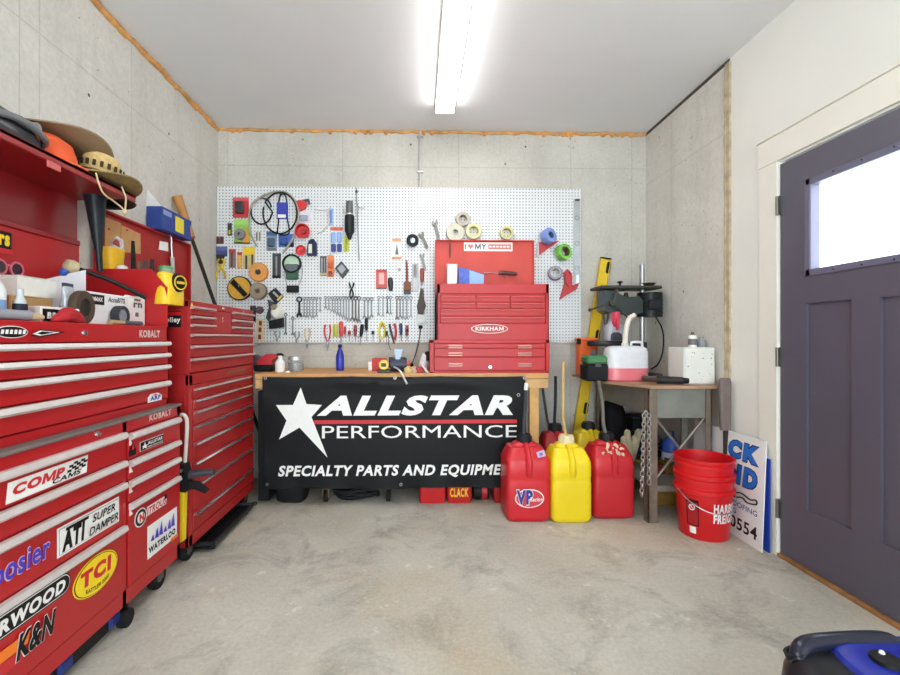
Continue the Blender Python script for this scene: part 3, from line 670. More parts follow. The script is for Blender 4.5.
# things on the floor below the bench
def at0(px, py): return atZ(px, py, 0)
a = atY(293, 505, YN+.16)
t = thing('tub', 'black plastic tub on the floor at the left end below the banner', 'tub', (a.x, a.y, 0))
MB().loft([(a.x, a.y, 0, .085, .08, 4), (a.x, a.y, .012, .1, .09, 4), (a.x, a.y, .3, .13, .11, 4), (a.x, a.y, .31, .14, .12, 4), (a.x, a.y, .31, .125, .105, 4), (a.x, a.y, .03, .09, .08, 4)]).build('body', BLACK, t)
for dx in (-.14, .12): MB().box(a.x+dx, a.x+dx+.02, a.y-.04, a.y+.04, .25, .275, 0, .006).build('handle', BLACK, t)
c0, c1 = atY(325, 505, YN+.06), atY(388, 505, YN+.06)
t = thing('rolling_dolly', 'dark rolling dolly with swivel casters showing under the banner', 'dolly', ((c0.x+c1.x)/2, c0.y+.15, 0))
MB().box(c0.x-.06, c1.x+.06, c0.y-.02, c0.y+.4, .125, .15, 0, .005).build('deck', M('#2b2a29', .7), t)
for x, y, br in ((c0.x, c0.y+.03, 1), (c1.x, c0.y+.03, 0), (c0.x, c0.y+.34, 0), (c1.x, c0.y+.34, 0)):
    mb = MB(); mb.box(x-.03, x+.03, y-.03, y+.03, .115, .125)
    for s_ in (-1, 1): mb.prism([(-.012, .03), (.012, .03), (.026, .115), (-.026, .115)], (x+s_*.02-.002, y, 0), UY, UZ, .004)
    c = mb.build('caster', M('#b09a5a', .4, .6) if br else DSTEEL, t)
    MB().lathe([(.01, -.014), (.036, -.014), (.04, -.008), (.04, .008), (.036, .014), (.01, .014)], (x, y+.008, .04), (1, 0, 0), 0, 22, True).build('wheel', RUB, c)
a = atY(357, 500, YN+.17); pts = []
for i in range(58): th = i*.35; pts.append((a.x+(.15+.008*math.sin(i*1.7))*math.cos(th), a.y+.155+.085*math.sin(th), .018+.0011*i+.006*math.sin(i*.9)))
mb = MB(); mb.tube([(x, y-.155, z) for x, y, z in pts], .013, 0, 8)
tag(mb.build('coiled_hose', RUB), 'black coiled hose on the floor in front of the dolly below the banner', 'hose')
def floorbox(name, px0, px1, pyb, ht, dp, mat, label, cat, txt=None):
    y = YN+.04; a, b = atY(px0, pyb, y), atY(px1, pyb, y)
    t = thing(name, label, cat, ((a.x+b.x)/2, y+dp/2, 0))
    mb = MB(); mb.loft([((a.x+b.x)/2, y+dp/2, 0, (b.x-a.x)/2-.006, dp/2-.006, 9), ((a.x+b.x)/2, y+dp/2, .012, (b.x-a.x)/2-.001, dp/2-.001, 9), ((a.x+b.x)/2, y+dp/2, ht, (b.x-a.x)/2, dp/2, 9)]); mb.build('body', mat, t)
    mb = MB(); mb.box(a.x-.002, b.x+.002, y-.003, y+dp+.003, ht, ht+.018, 0, .005); mb.build('lid', M('#7f1216', .5), t)
    if txt: MB().text(txt, (a.x+(b.x-a.x)*.12, y-.003, .045), UX, UZ, (b.x-a.x)*.74, .062, 0, bold=.03).build('lettering', YEL, t)
    return t
floorbox('metal_box', 419.5, 446, 505, .17, .16, M('#c01c20', .45), 'plain red box beside the lettered box below the banner', 'box')
floorbox('metal_box', 447, 472, 503, .17, .16, M('#b51a1f', .45), 'red box with yellow lettering under the banner edge', 'box', 'CLACK')
a = atY(482, 500, YN+.05)
t = thing('hand_tool_case', 'small rounded black and red case below the banner', 'case', (a.x, a.y+.08, 0))
MB().lathe([(0, -.055), (.055, -.055), (.062, -.045), (.062, .045), (.055, .055), (0, .055)], (a.x, a.y+.07, .062), (1, 0, 0), 0, 22).build('body', BLACK, t)
MB().lathe([(.066, -.018), (.066, .018), (.05, .018), (.05, -.018)], (a.x+.02, a.y+.07, .066), (1, 0, 0), 0, 22, True).build('band', M('#b81c20', .45), t)
floorbox('metal_box', 494, 506, 504, .16, .14, M('#a81a1c', .5), 'small red box half hidden behind the red fuel jug', 'box')

# ---------------------------------------------------------------- red chests on the bench
YC = YF+.02
def C_(px, py): return atY(px, py, YC)
KR = M('#b3181e', .45, 0, .06, 7, .05)
a, b = C_(430, 372.5), C_(549.5, 340); dp = .42; zc0 = ZB
t = thing('tool_box', 'wide low red intermediate tool box with three drawers standing on the workbench', 'tool box', ((a.x+b.x)/2, YC+dp/2, ZB), 'red tool boxes stacked on the workbench')
mb = MB(); mb.box(a.x, b.x, YC+.016, YC+dp, ZB, b.z, 0, .003); mb.box(a.x, a.x+.026, YC, YC+.02, ZB, b.z, 0, .002); mb.box(b.x-.026, b.x, YC, YC+.02, ZB, b.z, 0, .002)
mb.box(a.x, b.x, YC, YC+.02, b.z-.022, b.z, 0, .002); mb.box(a.x, b.x, YC, YC+.02, ZB, ZB+.012, 0, .002); mb.build('body', KR, t)
zk1 = b.z
rows = [C_(0, y).z for y in (343.8, 349, 357.8)]+[ZB+.014]
for i, hy in enumerate((346.6, 354.2, 364.8)):
    d = MB().box(a.x+.03, b.x-.03, YC+.002, YC+.02, rows[i+1]+.004, rows[i], 0, .003).build('drawer', KR, t)
    for px in (455.5, 525):
        c = C_(px, hy); mb = MB(); mb.tube([(c.x-.045, YC+.002, c.z), (c.x-.04, YC-.014, c.z), (c.x, YC-.018, c.z), (c.x+.04, YC-.014, c.z), (c.x+.045, YC+.002, c.z)], .0045, 0, 8); mb.box(c.x-.048, c.x+.048, YC-.0005, YC+.003, c.z-.012, c.z+.012); mb.build('handle', M('#b07870', .35, .7), d)
c = C_(490, 367); MB().cyl((c.x, YC+.002, c.z), (c.x, YC-.01, c.z), .011, None, 0, 14).build('lock', CHROME, t)
a, b = C_(437, 340), C_(549, 284)
t = thing('tool_chest', 'upper red tool chest with oval maker badge and raised lid on the workbench', 'tool chest', ((a.x+b.x)/2, YC+dp/2, zk1), 'red tool boxes stacked on the workbench')
ztop = b.z
mb = MB(); mb.box(a.x, b.x, YC+.016, YC+dp, zk1, ztop-.06, 0, .003); mb.box(a.x, a.x+.022, YC, YC+.018, zk1, ztop, 0, .002); mb.box(b.x-.022, b.x, YC, YC+.018, zk1, ztop, 0, .002)
mb.box(a.x, b.x, YC, YC+.018, ztop-.068, ztop, 0, .003); mb.box(a.x, a.x+.008, YC, YC+dp, zk1, ztop); mb.box(b.x-.008, b.x, YC, YC+dp, zk1, ztop); mb.box(a.x, b.x, YC+dp-.006, YC+dp, zk1, ztop)
zz = [C_(0, y).z for y in (294, 301.2, 307.8, 315.6, 323)]
mb.box(a.x, b.x, YC+.001, YC+.018, zk1, zz[4]-.002, 0, .002); mb.build('body', KR, t)
cols = [a.x+.025, C_(476, 300).x, C_(510.3, 300).x, b.x-.025]
def kd(x0, x1, z0, z1):
    d = MB().box(x0, x1, YC+.004, YC+.02, z0, z1, 0, .002).build('drawer', KR, t)
    MB().prism([(0, 0), (.014, .002), (.014, .007), (0, .012)], (x1-.004, YC+.004, z1-.014), (0, -1, 0), (0, 0, 1), x1-x0-.008).build('handle', M('#d0504c', .4, .1), d)
for i in (0, 1):
    for j in range(3): kd(cols[j]+.003, cols[j+1]-.003, zz[i+1]+.003, zz[i])
for i in (2, 3): kd(cols[0], cols[3], zz[i+1]+.003, zz[i])
c0, c1 = C_(471, 333.5), C_(508, 324); w, h = c1.x-c0.x, c1.z-c0.z
mb = MB(); mb.prism([(x, z) for x, z in ell(w, h)], (c0.x, YC+.001, c0.z), UX, UZ, .002, 0); mb.prism([(x*.95+w*.025, z*.86+h*.07) for x, z in ell(w, h)], (c0.x, YC-.001, c0.z), UX, UZ, .001, 1)
mb.text('KIRKHAM', (c0.x+w*.12, YC-.0028, c0.z+h*.3), UX, UZ, w*.76, h*.42, 0, bold=.04); mb.build('badge', [M('#e2cfcb', .4), M('#a8242a', .4)], t)
YL = YC+dp-.004
a2, b2 = atY(434, 284, YL), atY(532, 241, YL); b2.x = b.x-.002; a2.x = a.x+.002; zl1 = b2.z
LIDM = M('#c8493f', .6, 0, .09, 5)
mb = MB(); mb.box(a2.x, b2.x, YL-.004, YL+.004, ztop, zl1, 0); mb.box(a2.x, b2.x, YL-.03, YL, zl1-.006, zl1, 0); mb.box(a2.x, a2.x+.006, YL-.03, YL, ztop+.02, zl1); mb.box(b2.x-.006, b2.x, YL-.03, YL, ztop+.02, zl1)
mb.build('lid', LIDM, t)
YI = YL-.006
c0, c1 = atY(464, 251, YI), atY(512.5, 242.5, YI); w, h = c1.x-c0.x, c1.z-c0.z
mb = MB(); mb.box(c0.x, c1.x, YI, YI+.002, c0.z, c1.z, 0); mb.text('I', (c0.x+w*.02, YI-.001, c0.z+h*.22), UX, UZ, w*.02, h*.56, 1, bold=.03); mb.text('MY', (c0.x+w*.23, YI-.001, c0.z+h*.2), UX, UZ, w*.23, h*.6, 1, bold=.02)
ht = [(0, 0), (.5, .5), (.52, .72), (.4, .95), (.2, .98), (0, .78), (-.2, .98), (-.4, .95), (-.52, .72), (-.5, .5)]
mb.prism([(x*h*.55, z*h*.55) for x, z in ht], (c0.x+w*.135, YI, c0.z+h*.22), UX, UZ, .001, 2)
mb.box(c0.x+w*.5, c0.x+w*.97, YI-.001, YI+.001, c0.z+h*.2, c0.z+h*.78, 2)
for i in range(6): mb.box(c0.x+w*(.52+.072*i), c0.x+w*(.57+.072*i), YI-.002, YI, c0.z+h*.42, c0.z+h*.58, 0)
mb.build('sticker', [SWHT, M('#3a3d4a', .5), M('#d07a72', .5)], t)

# ---------------------------------------------------------------- fuel jugs
def jug(px0, px1, pyb, col, capcol, label, dy=0, h=.478, tall=.43, yaw=0, spout=None, name='fuel_jug'):
    a, b = at0(px0, pyb), at0(px1, pyb); w = (b.x-a.x)/2; cx = (a.x+b.x)/2+.022; cy = a.y+w+dy
    t = thing(name, label, 'fuel jug', (cx, cy, 0), 'plastic fuel jugs')
    mt = M(col, .4, 0, .05, 6); mb = MB(); d = w*.9; cy = a.y+d+dy
    mb.loft([(cx, cy, 0, w*.86, d*.86, 6), (cx, cy, .012, w*.96, d*.96, 7), (cx, cy, .035, w, d, 8), (cx, cy, .24, w, d, 8), (cx, cy, .255, w*.98, d*.98, 8), (cx, cy, .275, w*.98, d*.98, 8), (cx, cy, .29, w, d, 8),
             (cx, cy, .37, w*.995, d*.96, 8), (cx, cy, .395, w*.95, d*.88, 7), (cx, cy+.01, .45, w*.78, d*.6, 5), (cx, cy+.015, h-.025, w*.6, d*.42, 4), (cx, cy+.015, h-.008, w*.52, d*.36, 3), (cx, cy+.015, h, w*.38, d*.3, 2.4)], 0, 48); mb.build('body', mt, t)
    mb = MB(); mb.tube([(cx, cy-d*.15, h-.02), (cx, cy-d*.45, h-.022), (cx, cy-d*.75, h-.07), (cx, cy-d*.93, .385), (cx, cy-d*.96, .33), (cx, cy-d*.9, .29)], lambda q: .019+.006*q, 0, 10); mb.build('handle', mt, t)
    mb = MB(); mb.cyl((cx, cy+.01, h-.01), (cx, cy+.01, h+.045), .046, .042, 0, 24)
    for i in range(16): mb.box(-.003, .003, .042, .049, h-.004, h+.032, 0, 0, Matrix.Translation((cx, cy+.01, 0)) @ Matrix.Rotation(i*PI/8, 4, 'Z'))
    mb.build('cap', M(capcol, .5), t)
    if spout:
        pts, r, sc = spout; yq = cy+.01; pp = [atY(*p, yq) for p in pts]; pp = [Vector((cx+.0, yq, h+.03))]+pp
        MB().tube(pp, r, 0, 10).build('spout', M(sc, .45), t)
    return t, cx, cy, w
DK = '#232428'
t, cx, cy, w = jug(503.5, 548.5, 523, '#c8212c', DK, 'red fuel jug with an oval badge in front of the bench leg', spout=([(524, 425), (525.5, 405), (526, 390)], .011, '#3a3c40'))
MB().cyl(atY(526, 390, cy), atY(526.5, 383, cy), .014, .012, 0, 14).build('spout_tip', SWHT, t)
yb_ = cy-w; c0, c1 = atY(515, 508, yb_), atY(544, 489, yb_); ww, hh_ = c1.x-c0.x, c1.z-c0.z
mb = MB(); mb.prism(ell(ww, hh_), (c0.x, yb_, c0.z), UX, UZ, .001, 0); mb.prism([(x*.93+ww*.035, z*.9+hh_*.05) for x, z in ell(ww, hh_)], (c0.x, yb_-.001, c0.z), UX, UZ, .0008, 1)
mb.text('VP', (c0.x+ww*.03, yb_-.0035, c0.z+hh_*.14), UX, UZ, ww*.6, hh_*.86, 0, bold=.08); mb.text('VP', (c0.x+ww*.05, yb_-.0045, c0.z+hh_*.18), UX, UZ, ww*.56, hh_*.78, 2, bold=.05); mb.text('Racing', (c0.x+ww*.5, yb_-.0048, c0.z+hh_*.28), UX, UZ, ww*.45, hh_*.3, 0, bold=.02, shear=.3)
mb.build('badge', [SWHT, M('#c93a44', .4), M('#2b2f8a', .4)], t)
mb = MB(); mb.prism([(0, 0), (.05, .012), (.042, .05), (-.008, .034)], (cx+.055, cy-w*.86, .40), UX, Vector((0, .35, .94)), .0015, 0); mb.prism([(.012, .012), (.034, .018), (.03, .034), (.008, .028)], (cx+.055, cy-w*.86-.002, .40), UX, Vector((0, .35, .94)), .001, 1); mb.build('sticker', [M('#b8a8cc', .5), M('#7a5a9c', .5)], t)
t, cx, cy, w = jug(549, 590, 524, '#e8cb18', '#dccfa8', 'yellow fuel jug in front with a cream cap and long tan spout', spout=([(563.5, 420), (563, 395), (563.5, 362)], .009, '#c7a868'))
t, cx, cy, w = jug(590.8, 633, 520, '#bf1f29', DK, 'scuffed red fuel jug with bent grey spout beside the table leg', spout=([(603.5, 425), (602.5, 405), (600.5, 392), (598.5, 381)], .012, '#6d6862'))
mb = MB(); random.seed(3)
for i in range(26):
    sx = random.uniform(-.75, .75); f = random.uniform(.05, .9); z = .47-.07*f; q = random.uniform(.004, .011)
    mb.lathe([(0, -.001), (q, -.001), (q*.8, .0025), (0, .003)], (cx+sx*w*(.62+.2*f), cy-w*(.52+.25*f)-.006, z), (0, -.7, .7), 0, 8, sc=(1, random.uniform(.6, 2)))
mb.build('scuff_marks', M('#d6b9a0', .8), t)
jug(541, 573, 499, '#b41f2a', DK, 'red fuel jug standing behind the badged red and yellow jugs', h=.47, spout=([(554.5, 420), (555.5, 400), (555.5, 376)], .011, '#2a2b2f'))
jug(575, 608, 498, '#dfc11a', DK, 'yellow fuel jug standing behind the front yellow and scuffed red jugs')
# black plunger tip on the rear spout and dark rod leaning behind
a, b = atY(541, 378, 3.45), atY(549, 430, 3.45)
tag(MB().tube([a, b, Vector((b.x+.02, b.y, .0))], .01, 0, 8, sub=1).build('rod', DGREY), 'dark rod leaning between the bench leg and the rear red jug', 'rod')
# ---------------------------------------------------------------- steel table on the right
ZT = .865
YT_ = at0(646, 522).y-.03; ZT = atY(652, 386, YT_).z
FL, FR, BL = atY(652, 386, YT_), Vector((XR-.012, YT_, ZT)), atY(572, 372, 3.585)
t = thing('steel_table', 'worn steel table with a plywood top in the concrete corner', 'table', ((FL.x+FR.x)/2, 3.1, 0))
KN = Vector(((FL.x*.5+BL.x*.5)-.06, YT_+.3, ZT))
mb = MB(); top = [(FL.x, FL.y), (XR-.012, FR.y), (XR-.012, 3.585), (BL.x, 3.585), (KN.x-.0, KN.y)]
mb.prism([(x, y) for x, y in top], (0, 0, ZT-.018), UX, UY, .018); mb.build('top', M('#a9846a', .6, 0, .18, 5), t)
GM = M('#7f8078', .5, .2, .14, 9)
ax0 = FL.x+.0; ay0 = FL.y+.03; zap = atY(690, 418, ay0).z
mb = MB(); mb.box(ax0, XR-.09, ay0, ay0+.006, zap, ZT-.019); mb.box(ax0, ax0+.006, ay0, 3.56, zap+.02, ZT-.019); mb.box(ax0, XR-.03, 3.55, 3.556, zap, ZT-.019); mb.build('apron', GM, t)
def angle(x, y, sx, sy, w=.04, z1=ZT-.019):
    mb = MB(); mb.box(x, x+sx*w, y, y+sy*.005, 0, z1); mb.box(x, x+sx*.005, y, y+sy*w, 0, z1); mb.box(x-sx*.006, x+sx*(w+.004), y-sy*.004, y+sy*w, 0, .006); return mb
for x, y, sx, sy, w in ((ax0-.012, ay0-.012, 1, 1, .056), (XR-.072, ay0-.012, -1, 1, .035), (ax0-.006, 3.56, 1, -1, .045), (XR-.05, 3.56, -1, -1, .045)): angle(x, y, sx, sy, w).build('leg', M('#7a6c60', .55, .3, .25, 12), t)
x_ = atY(685, 440, ay0+.3).x; MB().box(x_-.02, x_+.02, ay0+.3, ay0+.32, .22, zap+.05).build('post', M('#8f8a80', .6, 0, .1), t)
mb = MB(); mb.box(ax0+.01, XR-.08, ay0+.02, 3.55, .205, .215); mb.box(ax0+.01, XR-.08, ay0+.01, ay0+.016, .185, .222); mb.build('shelf', M('#8a857b', .55, .3, .15), t)
mb = MB(); q0, q1, q2, q3 = (ax0+.03, ay0+.02, .24), (XR-.08, ay0+.02, zap+.02), (ax0+.03, ay0+.025, zap+.02), (XR-.08, ay0+.025, .24)
for u, v in ((q0, q1), (q2, q3)): mb.tube([u, v], .008, 0, 6, sub=1)
mb.build('brace', M('#857a6e', .5, .4), t)
# chain hanging down the front leg
mb = MB(); c0 = atY(646, 416, ay0-.03); n = 26; xs = [c0.x-.012, c0.x+.018]
def link(mb, c, ax, L=.034, w=.011, r=.0036):
    pts = []
    for i in range(12):
        th = 2*PI*i/12; pts.append(V3(c)+V3(ax)*w*math.cos(th)+UZ*(L*.5*math.sin(th)))
    mb.tube(pts, r, 0, 6, True, 1)
for s_, x in enumerate(xs):
    z = c0.z
    for i in range(20 if s_ == 0 else 17):
        link(mb, (x-.004*i*(s_ == 0)*.2, ay0-.03, z), (1, 0, 0) if i % 2 == 0 else (0, 1, 0)); z -= .0255
c = mb; mb.tube([(c0.x-.012, ay0-.03, c0.z+.01), (c0.x+.003, ay0-.02, c0.z+.03), (c0.x+.018, ay0-.03, c0.z+.01)], .005, 0, 8)
mb.tube([(c0.x+.003, ay0-.02, c0.z+.03), (c0.x+.003, ay0-.012, c0.z+.03)], .005, 0, 8, sub=1)
tag(mb.build('chain', M('#a9a6a0', .35, .8)), 'doubled steel chain hanging down the front leg of the steel table', 'chain')
# yellow spirit level leaning behind the table
a, b = atY(605.5, 258, YB-.03), atY(577, 436, YB-.03); dr_ = (a-b).normalized(); foot = b+dr_*(-b.z/dr_.z)
L_ = (a-foot).length; U_ = Vector((dr_.z, 0, -dr_.x)); T = frame2(foot, U_, dr_)
t = thing('spirit_level', 'long yellow spirit level leaning on the concrete behind the steel table', 'spirit level', foot)
mb = MB(); mb.box(-.042, .042, -.012, -.004, .012, L_, 0, .002, T); mb.box(-.042, -.036, -.022, .008, .012, L_, 0, .002, T); mb.box(.036, .042, -.022, .008, .012, L_, 0, .002, T); mb.build('beam', M('#e6c222', .4, 0, .04), t)
for f in (.07, .3, .63, .94):
    z = L_*f; MB().prism([(x-.018, y-.05) for x, y in pill(.1, .036)], T @ Vector((-.0, -.013, z)), T.to_3x3() @ UZ, T.to_3x3() @ Vector((-1, 0, 0)), .002).build('grip_slot', BLACK, t)
mb = MB(); mb.box(-.044, .044, -.024, .01, L_-.012, L_, 0, .003, T); mb.box(-.044, .044, -.024, .01, .0, .014, 0, .003, T); mb.build('end_cap', BLACK, t)
# drill press
YDp = 3.38; D = lambda px, py, y=YDp: atY(px, py, y)
col = D(642, 340); DP = M('#23302f', .4, 0, .1, 8, .2)
t = thing('drill_press', 'dark green bench drill press with black motor on the steel table', 'drill press', (col.x, YDp, ZT))
MB().box(D(606, 0).x, D(655, 0).x, YDp-.12, YDp+.09, ZT, ZT+.03, 0, .01).build('base', M('#2a2c2e', .5), t)
MB().cyl((col.x, YDp, ZT+.02), (col.x, YDp, D(0, 262).z), .019, None, 0, 20).build('column', M('#aaacae', .35, .7), t)
mb = MB(); a, b = D(587, 346), D(626, 341); mb.lathe([(0, 0), (.15, 0), (.155, .006), (.155, b.z-a.z-.004), (.15, b.z-a.z), (0, b.z-a.z)], ((a.x+b.x)/2, YDp-.02, a.z), (0, 0, 1), 0, 28, sc=(1, .62)); mb.box((a.x+b.x)/2, col.x+.03, YDp-.025, YDp+.025, a.z-.02, b.z-.008, 0, .006); mb.build('work_table', M('#3a3b3c', .45, .5), t)
mb = MB(); q = [(600, 291), (612, 293), (622, 298), (634, 297), (638, 301), (638, 313), (631, 315), (620, 314), (611, 311), (606, 314), (601, 311)]
v = [D(*p) for p in q]; mb.prism([(p.x-v[0].x, p.z-v[0].z) for p in v], (v[0].x, YDp+.075, v[0].z), UX, UZ, .15); mb.build('head', DP, t)
mb = MB(); c = D(626, 296); mb.cyl((c.x, YDp, c.z-.01), (c.x, YDp, c.z+.025), .02, .014, 0, 14); mb.build('head_cap', DP, t)
a, b = D(595, 290), D(655, 287); mb = MB(); mb.box(a.x, b.x, YDp-.11, YDp+.11, a.z, b.z, 0, .008); mb.build('belt_cover', M('#41413c', .45, .3), t)
mb = MB(); c = D(617, 288); mb.lathe([(0, 0), (.008, 0), (.008, .02), (.018, .024), (.02, .034), (0, .04)], (c.x, YDp-.05, b.z), (0, 0, 1), 0, 14); mb.build('cover_knob', BLACK, t)
a, b = D(638, 317), D(661, 293); MB().cyl(((a.x+b.x)/2, YDp, a.z), ((a.x+b.x)/2, YDp, b.z), (b.x-a.x)/2, None, 0, 28).build('motor', M('#1c1e22', .4), t)
mb = MB(); 
for i in range(5): z = a.z+.03+i*(b.z-a.z-.06)/4; mb.ring(((a.x+b.x)/2, YDp, z), (0, 0, 1), (b.x-a.x)/2+.004, (b.x-a.x)/2-.004, .006)
mb.box((a.x+b.x)/2-.06, (a.x+b.x)/2+.03, YDp-.12, YDp-.08, a.z+.05, b.z-.06, 0, .008); mb.build('motor_shell', M('#25272c', .45), t)
c = D(647.5, 286); mb = MB(); mb.cyl((c.x, YDp, c.z-.01), (c.x, YDp, c.z+.02), .03, .06, 0, 20); mb.build('pulley', M('#3b3631', .5, .3), t)
c = D(607, 314); mb = MB(); mb.cyl((c.x, YDp+.025, c.z), (c.x, YDp+.025, c.z-.04), .024, .02, 0, 18); mb.cyl((c.x, YDp+.025, c.z-.04), (c.x, YDp+.025, c.z-.08), .018, .012, 0, 18); mb.build('chuck', DSTEEL, t)
c = D(612, 303, YDp-.09); mb = MB(); mb.cyl((c.x, YDp-.07, c.z), (c.x, YDp-.11, c.z), .022, None, 0, 16)
e0, e1, e2 = D(590, 310, YDp-.11), D(617, 291, YDp-.11), D(628, 318, YDp-.11); c.y = YDp-.105
for e_ in (e0, e1, e2): mb.tube([c, e_], .006, 0, 8, sub=1); mb.lathe([(0, -.014), (.012, -.008), (.014, 0), (.012, .008), (0, .014)], e_, (1, 0, 0), 0, 12)
mb.build('feed_lever', M('#4a4640', .4, .6), t)
pts = [D(655, 316), D(662.5, 330), D(663, 350), D(658, 364, 3.3), D(651, 369, 3.2)]; MB().tube(pts, .0055, 0, 8).build('power_cord', RUB, t)
# spray bottle with pink trigger
a, b = D(604, 342, YDp-.07), D(622, 321, YDp-.07); cx = (a.x+b.x)/2; z0 = D(0, 341).z
t = thing('spray_bottle', 'grey spray bottle with pink trigger head on the drill press table', 'spray bottle', (cx, YDp-.08, z0))
MB().loft([(cx, YDp-.08, z0, .06, .04, 3), (cx, YDp-.08, z0+.01, .066, .045, 3), (cx, YDp-.08, z0+.1, .064, .044, 3), (cx, YDp-.08, z0+.15, .03, .03, 2.4), (cx, YDp-.08, z0+.17, .018, .018, 2)]).build('body', M('#a9aab4', .35), t)
MB().loft([(cx, YDp-.128, z0+.004, .045, .006, 3), (cx, YDp-.128, z0+.05, .04, .006, 3), (cx, YDp-.126, z0+.065, .02, .006, 2)]).build('label', M('#2b2c33', .5), t)
mb = MB(); mb.loft([(cx, YDp-.1, z0+.1, .024, .02, 2.5), (cx, YDp-.11, z0+.13, .026, .03, 2.5), (cx, YDp-.11, z0+.18, .028, .04, 3), (cx, YDp-.11, z0+.215, .024, .04, 3)]); mb.box(cx-.01, cx+.01, YDp-.165, YDp-.14, z0+.08, z0+.17, 0, .005); mb.build('trigger_head', PINK, t)
# orange case, tool boxes, jug
yo = 3.475; a, b = atY(574, 372, yo), atY(598, 338, yo); z0 = ZT
t = thing('plastic_case', 'bright orange plastic case with grey diagonal band at the table corner', 'case', ((a.x+b.x)/2, yo+.045, ZT))
a.x = max(a.x, BL.x+.02)
MB().box(a.x, b.x, yo, yo+.09, ZT, b.z-.02, 0, .012).build('body', ORANGE, t)
MB().box(a.x-.006, b.x+.006, yo-.006, yo+.096, b.z-.02, b.z, 0, .006).build('lid', M('#ef7040', .5), t)
mb = MB(); w, h = b.x-a.x, b.z-.02-ZT; mb.prism([(.004, .02), (w*.25, .01), (w-.004, h*.62), (w*.75, h*.8)], (a.x, yo, ZT), UX, UZ, .002); mb.build('band', M('#7d7780', .5), t)
MB().box(a.x-.014, a.x+.012, yo-.012, yo+.03, b.z-.05, b.z-.004, 0, .006).build('corner_clip', BLACK, t)
yg = 3.0; a, b = atY(587, 373, yg), atY(609, 356, yg)
t = thing('tool_case', 'small black case with green lid beside the translucent jug', 'case', ((a.x+b.x)/2, yg+.07, ZT))
zb2 = atY(0, 365, yg).z
MB().box(a.x, b.x, yg, yg+.14, ZT, zb2, 0, .012).build('body', BLACK, t)
MB().box(a.x+.005, b.x-.005, yg+.005, yg+.13, zb2, b.z, 0, .012).build('lid', M('#3d7a4a', .5), t)
MB().box((a.x+b.x)/2-.02, (a.x+b.x)/2+.02, yg-.006, yg+.002, zb2-.02, zb2+.012, 0, .003).build('latch', DGREY, t)
yj = 2.97; a, b = atY(610, 378, yj), atY(651.5, 346, yj); cx, w = (a.x+b.x)/2, (b.x-a.x)/2; zj = b.z; dj = .075; cy = yj+dj
t = thing('liquid_jug', 'translucent white jug of pink liquid with a cream spout on the table', 'jug', (cx, cy, ZT))
zl = atY(0, 369.5, yj).z
MB().loft([(cx, cy, ZT, w*.93, dj*.88, 3.6), (cx, cy, ZT+.012, w, dj, 3.6), (cx, cy, zl, w, dj, 3.6)]).build('liquid', M('#d8707a', .25, 0, .03), t)
MB().loft([(cx, cy, zl, w, dj, 3.6), (cx, cy, zj-.04, w, dj, 3.6), (cx, cy, zj-.018, w*.95, dj*.92, 3.2), (cx, cy, zj-.005, w*.82, dj*.75, 3), (cx, cy, zj, w*.6, dj*.5, 2.6)]).build('body', M('#dfdfe4', .35, 0, .03, 30, 0, .15), t)
mb = MB(); q0, q1 = atY(631, 0, cy).x, atY(642, 0, cy).x; mb.tube([(q0, cy, zj-.004), (q0+.004, cy, zj+.022), ((q0+q1)/2, cy, zj+.026), (q1-.004, cy, zj+.022), (q1, cy, zj-.004)], .009, 0, 8); mb.build('handle', M('#d6d6dc', .4), t)
pts = [atY(*p, cy) for p in ((625, 347), (625.5, 335), (627, 325), (630, 318), (635, 315))]; mb = MB(); mb.tube(pts, lambda q: .017-.002*math.cos(q*70)*.6, 0, 10, sub=8); mb.build('spout', M('#ddd6c8', .5), t)
MB().cyl((pts[0].x, cy, zj-.005), (pts[0].x, cy, zj+.02), .024, None, 0, 18).build('cap', M('#cfcabf', .5), t)
# white box, spray can, drill
yw = FL.y+.06; a, b = atY(684, 381, yw), atY(726, 347.5, yw); b.x = min(b.x, XR-.02)
t = thing('steel_cabinet_box', 'scuffed white steel box at the right end of the plywood table top', 'box', ((a.x+b.x)/2, yw+.09, ZT))
MB().box(a.x, b.x, yw, yw+.18, ZT, b.z, 0, .006).build('body', M('#d8d8d2', .5, 0, .05, 7), t)
mb = MB(); mb.box(a.x+.008, b.x-.008, yw-.004, yw+.001, ZT+.008, b.z-.008, 0, .002); mb.build('door', M('#dcdcd6', .5, 0, .06, 9), t)
mb = MB(); random.seed(5)
for i in range(14): x, z, q = random.uniform(a.x+.02, b.x-.02), random.uniform(ZT+.03, b.z-.02), random.uniform(.002, .005); mb.cyl((x, yw-.0035, z), (x, yw-.005, z), q, q*.8, 0, 7)
mb.build('rust_spots', M('#8a5f3a', .8), t)
def spraycan(px, pyt, pyb, y, z0, r, col, capc, label):
    c = atY(px, pyb, y); h = atY(px, pyt, y).z-z0
    t = thing('spray_can', label, 'spray can', (c.x, y, z0))
    MB().lathe([(0, 0), (r, 0), (r, h*.72), (r*.7, h*.8), (0, h*.8)], (c.x, y, z0), (0, 0, 1), 0, 20).build('can', col, t)
    MB().lathe([(r*.72, h*.78), (r*.6, h*.86), (r*.35, h*.9), (r*.35, h), (0, h)], (c.x, y, z0), (0, 0, 1), 0, 16).build('nozzle', capc, t)
    MB().lathe([(r*1.01, h*.15), (r*1.01, h*.55)], (c.x, y, z0), (0, 0, 1), 0, 20).build('label', M('#6a6a6c', .5), t)
spraycan(692.5, 332, 347.5, yw+.1, b.z, .025, SWHT, DSTEEL, 'small white spray can on top of the white steel box')
